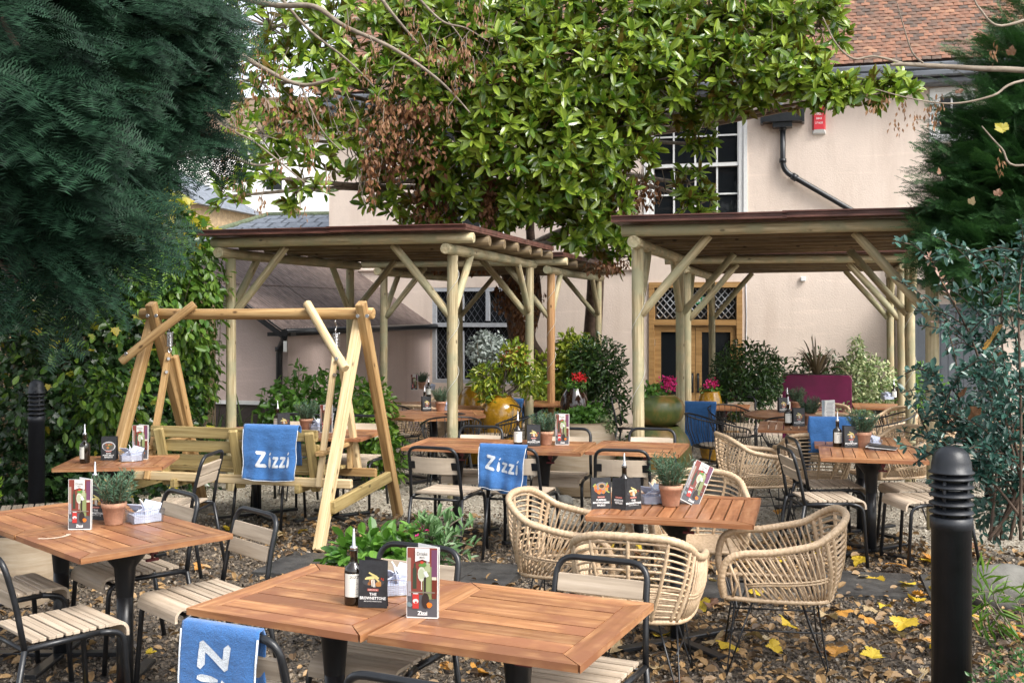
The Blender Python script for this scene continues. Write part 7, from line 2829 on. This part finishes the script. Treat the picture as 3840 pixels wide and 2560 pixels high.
limb([(2600, 300, 6.5), (2352, 380, 6.3), (2300, 340, 6.3), (2255, 290, 6.3)], .012, .005, 'limb', *bl)
limb([(2420, 20, 6.7), (2300, 60, 6.6), (2250, 20, 6.6), (2235, -10, 6.6)], .014, .006, 'limb', *bl)
for (u, v) in ((2075, 245), (2100, 270), (2135, 250), (2145, 275), (2160, 235), (2000, 240), (2030, 225), (2060, 285), (2300, 380), (2280, 120)):
    c = Vector(atd(u, v, 6.4)) - so2
    n = 14
    P_ = np.array(c) + rng.normal(size=(n, 3)) * np.array([.016, .016, .028])
    M = frames(unit(rand_dirs(n) * .4 + np.array([0, 0, -1.0])), rand_dirs(n)) * (.026 + .016 * rng.random((n, 1, 1)))
    scatter('seed_cluster', *leaf_small(.4), M, P_, KEYS, syc)
lme2 = mesh_np('leaf', *leaf_maple())
for (u, v, s, m_) in ((2310, 302, .085, YELL), (2322, 128, .06, F_BRN), (2200, 215, .05, F_BRN), (2160, 400, .045, F_BRN), (2230, 470, .05, F_TAN), (2290, 450, .05, F_BRN)):
    me2 = lme2.copy()
    o = ob('leaf', me2, m_, syc, Vector(atd(u, v, 6.3)) - so2, (random.uniform(.8, 1.9), random.uniform(-.5, .5), random.uniform(0, 6)))
    o.scale = (s,) * 3

# ------------------------------------------------------------------ blue green berberis at the right front
bs = thing('berberis_shrub', 'blue green arching shrub over the large bollard at the right', 'shrub', (2.30, 5.05, 0))
bo = Vector(bs.location)
arcs = [[(2310, 1240), (2290, 1000), (2240, 800), (2160, 640), (2135, 590)], [(2310, 1240), (2260, 1050), (2180, 930), (2140, 850)], [(2320, 1240), (2290, 1080), (2200, 960), (2120, 960)],
        [(2330, 1240), (2320, 950), (2300, 750), (2310, 590)], [(2330, 1240), (2345, 950), (2340, 700), (2352, 570)], [(2320, 1240), (2280, 900), (2230, 760), (2150, 740)], [(2325, 1240), (2300, 900), (2260, 700), (2250, 610)],
        [(2310, 1240), (2260, 1100), (2190, 1050), (2130, 1000)], [(2340, 1240), (2330, 1050), (2290, 900), (2200, 850)], [(2330, 1240), (2310, 1100), (2240, 1010), (2160, 980)], [(2345, 1240), (2352, 1050), (2345, 850), (2320, 720)], [(2340, 1240), (2340, 1100), (2310, 980), (2270, 940)],
        [(2350, 1240), (2380, 950), (2370, 750), (2345, 640)], [(2330, 1240), (2300, 1130), (2250, 1090), (2200, 1100)], [(2340, 1240), (2350, 1120), (2320, 1050), (2280, 1040)]]
T_, M_, T2, M2 = [], [], [], []
for i, A in enumerate(arcs):
    yb = 5.0 + random.uniform(-.3, .3)
    A = [(A[0][0] + random.uniform(-70, 60), A[0][1])] + A[1:]
    pts = [Vector(atd(u, v, yb + .12 * math.sin(i + k))) - bo for k, (u, v) in enumerate(A)]
    sp_ = smooth_path(pts, 7)
    n = len(sp_)
    MB().tube(sp_, [.008 * (1 - .7 * k / n) for k in range(n)], 5).build('stem', BARK, bs)
    subs = [sp_]
    for k in range(9):
        a = sp_[int(n * random.uniform(.30, .97))]
        e = a + Vector((random.uniform(-.28, .16), random.uniform(-.15, .1), random.uniform(-.10, .22)))
        s2 = smooth_path([a, a.lerp(e, .5) + Vector((0, 0, .03)), e], 6)
        MB().tube(s2, .0028, 4, False).build('twig', BARK, bs)
        subs.append(s2)
    for j, s2 in enumerate(subs):
        m_ = len(s2)
        for k in range(m_):
            if j == 0 and k < m_ * .40:
                continue
            for q in range(2):
                d = unit(rand_dirs(1)[0] * .9 + np.array([-.2, -.3, .35]))
                (T2 if (i in (0, 5) and j == 0 and k > m_ * .6) else T_).append(np.array(s2[k]) + rand_dirs(1)[0] * .006)
                (M2 if (i in (0, 5) and j == 0 and k > m_ * .6) else M_).append(frames(d[None], np.array([[0, -.5, 1.0]]))[0] * random.uniform(.028, .055))
scatter('foliage', *leaf_t(.42, .08, .05), np.array(M_), np.array(T_), BLUEL, bs)
leaves('foliage', [(tuple(Vector(atd(u, v, 5.15)) - bo), r, n, .6) for u, v, r, n in ((2300, 1010, (.20, .25, .2), 260), (2260, 900, (.15, .25, .18), 90), (2330, 1130, (.22, .25, .2), 330), (2335, 880, (.15, .25, .25), 170), (2280, 1180, (.2, .2, .15), 200), (2350, 720, (.10, .2, .3), 90))], leaf_t(.42, .08, .05), .028, .055, BLUEL, bs)
scatter('pale_pink_tips', *leaf_t(.36, .08, .05), np.array(M2) * .8, np.array(T2), mat_leaf('pale_pink_leaf', (0.42, 0.24, 0.19), (0.56, 0.40, 0.33), None, .5, .2), bs)
for (u, v, s, m_) in ((2265, 800, .15, MOTT), (2240, 960, .075, F_BRN), (2180, 1110, .05, F_BRN), (2290, 830, .07, F_BRN), (2210, 910, .06, F_BRN)):
    o = ob('caught_leaf', lme2.copy(), m_, bs, Vector(atd(u, v, 4.75)) - bo, (random.uniform(.7, 1.1), random.uniform(.3, .6), random.uniform(2, 4)))
    o.scale = (s,) * 3
# low box plants at the bottom right
for i, (x, y, rx, rz, n, lab) in enumerate(((1.40, 4.10, .24, .17, 1900, 'low box plant left of the large bollard at the bottom edge'), (1.66, 3.95, .22, .15, 1500, 'low box plant at the bottom edge under the bollard'), (2.12, 4.35, .30, .26, 2200, 'low box plant at the bottom right corner'))):
    shrub('box_plant', lab, (x, y, 0), [((x, y, rz * .7), (rx, .22, rz), n, .45)], LS, .016, .028, BOXL, 20, .004, 'low box plants at the bottom right')
shrub('grassy_plant', 'bright green grassy plant right of the large bollard', (2.75, 5.9, 0), [((2.6, 5.9, .2), (.22, .2, .16), 110, .5)], leaf_small(.12), .10, .17, CLIMB, 5, .006)

# ------------------------------------------------------------------ single fallen leaves lying on the gravel
fl_mesh = []
for k in range(4):
    v, f = leaf_maple()
    v = v.copy()
    v[:, 2] += .10 * np.sin(v[:, 0] * 4 + k * 1.7) + .14 * np.sin(v[:, 1] * 3.2 + k) * (.6 + .4 * k / 3)
    v[:, 2] -= v[:, 2].min()
    fl_mesh.append((v, f))
FLM = {}
FLL = {'y': (F_YEL, 'bright yellow maple leaf lying on the gravel', 'yellow fallen maple leaves'), 'o': (F_ORA, 'orange maple leaf lying on the gravel', 'orange fallen maple leaves'), 't': (F_TAN, 'pale tan dry leaf lying on the gravel', 'tan fallen leaves'), 'b': (F_BRN, 'curled dark brown leaf lying on the gravel', 'brown fallen leaves')}
cnt = 0
spots = [(3105, 2095, 'y', .12), (3330, 2135, 'o', .17), (3235, 2110, 'y', .11), (3420, 2240, 'o', .10), (3120, 2330, 't', .13), (3230, 2350, 'o', .12), (3390, 2350, 'y', .14), (2330, 2440, 't', .14), (2690, 2420, 't', .12), (2820, 2230, 'y', .10), (2930, 1925, 'o', .11), (760, 2125, 'o', .09), (560, 2150, 'o', .08), (3090, 2190, 't', .10), (1340, 2170, 't', .08), (3170, 2070, 'o', .12)]
while cnt < 190:
    if cnt < len(spots):
        u, v, kd, s = spots[cnt]
        p = on(u, v, 0)
        x, y = p.x, p.y
    else:
        y = 2.9 + 6.4 * random.random() ** .8
        x = (random.random() - .5) * y * .95
        if random.random() > .22 + .85 * max(0, x / y * 2) or pale_here(x, y) > .5:
            continue
        kd = random.choices('yotb', (2.2, 2.4, 4, 2.6))[0]
        s = random.uniform(.055, .13)
    k = cnt % 4
    if (k, kd) not in FLM:
        FLM[(k, kd)] = mesh_np('fallen_leaf', *fl_mesh[k])
    m_, lab, grp = FLL[kd]
    o = ob('fallen_leaf', FLM[(k, kd)], m_, None, (x, y, gz(y) + .012), (random.uniform(-.35, .35), random.uniform(-.35, .35), random.uniform(0, 6.28)))
    o.scale = (s, s * random.uniform(.8, 1.1), s * random.uniform(.7, 1.4))
    tag(o, lab, 'leaf', grp)
    cnt += 1
# bare twigs on the ground
for i, (x, y, a, L) in enumerate(((-.9, 6.7, .4, .25), (1.9, 5.0, 1.2, .3), (-1.4, 6.2, -.6, .22), (.4, 6.9, .2, .28), (2.3, 5.9, -.4, .3))):
    pts = smooth_path([(0, 0, .01), (L * .4, .02, .022), (L, -.01, .012)], 4)
    o = MB().tube(pts, .004, 5).build('twig', TWIG, None, (x, y, .012), (0, 0, a))
    tag(o, ('thin dry twig on the gravel before the swing', 'thin dry twig near the right rattan armchair', 'thin dry twig between the left tables and swing', 'thin dry twig near the long row table feet', 'thin dry twig beside the right paving slab')[i], 'twig', 'dry twigs on the gravel')

for o in C.objects:
    if o.parent is not None and o.name.split('.')[0] in ('stems', 'twigs', 'key_stalks', 'bare_shoots'):
        o['kind'] = 'stuff'
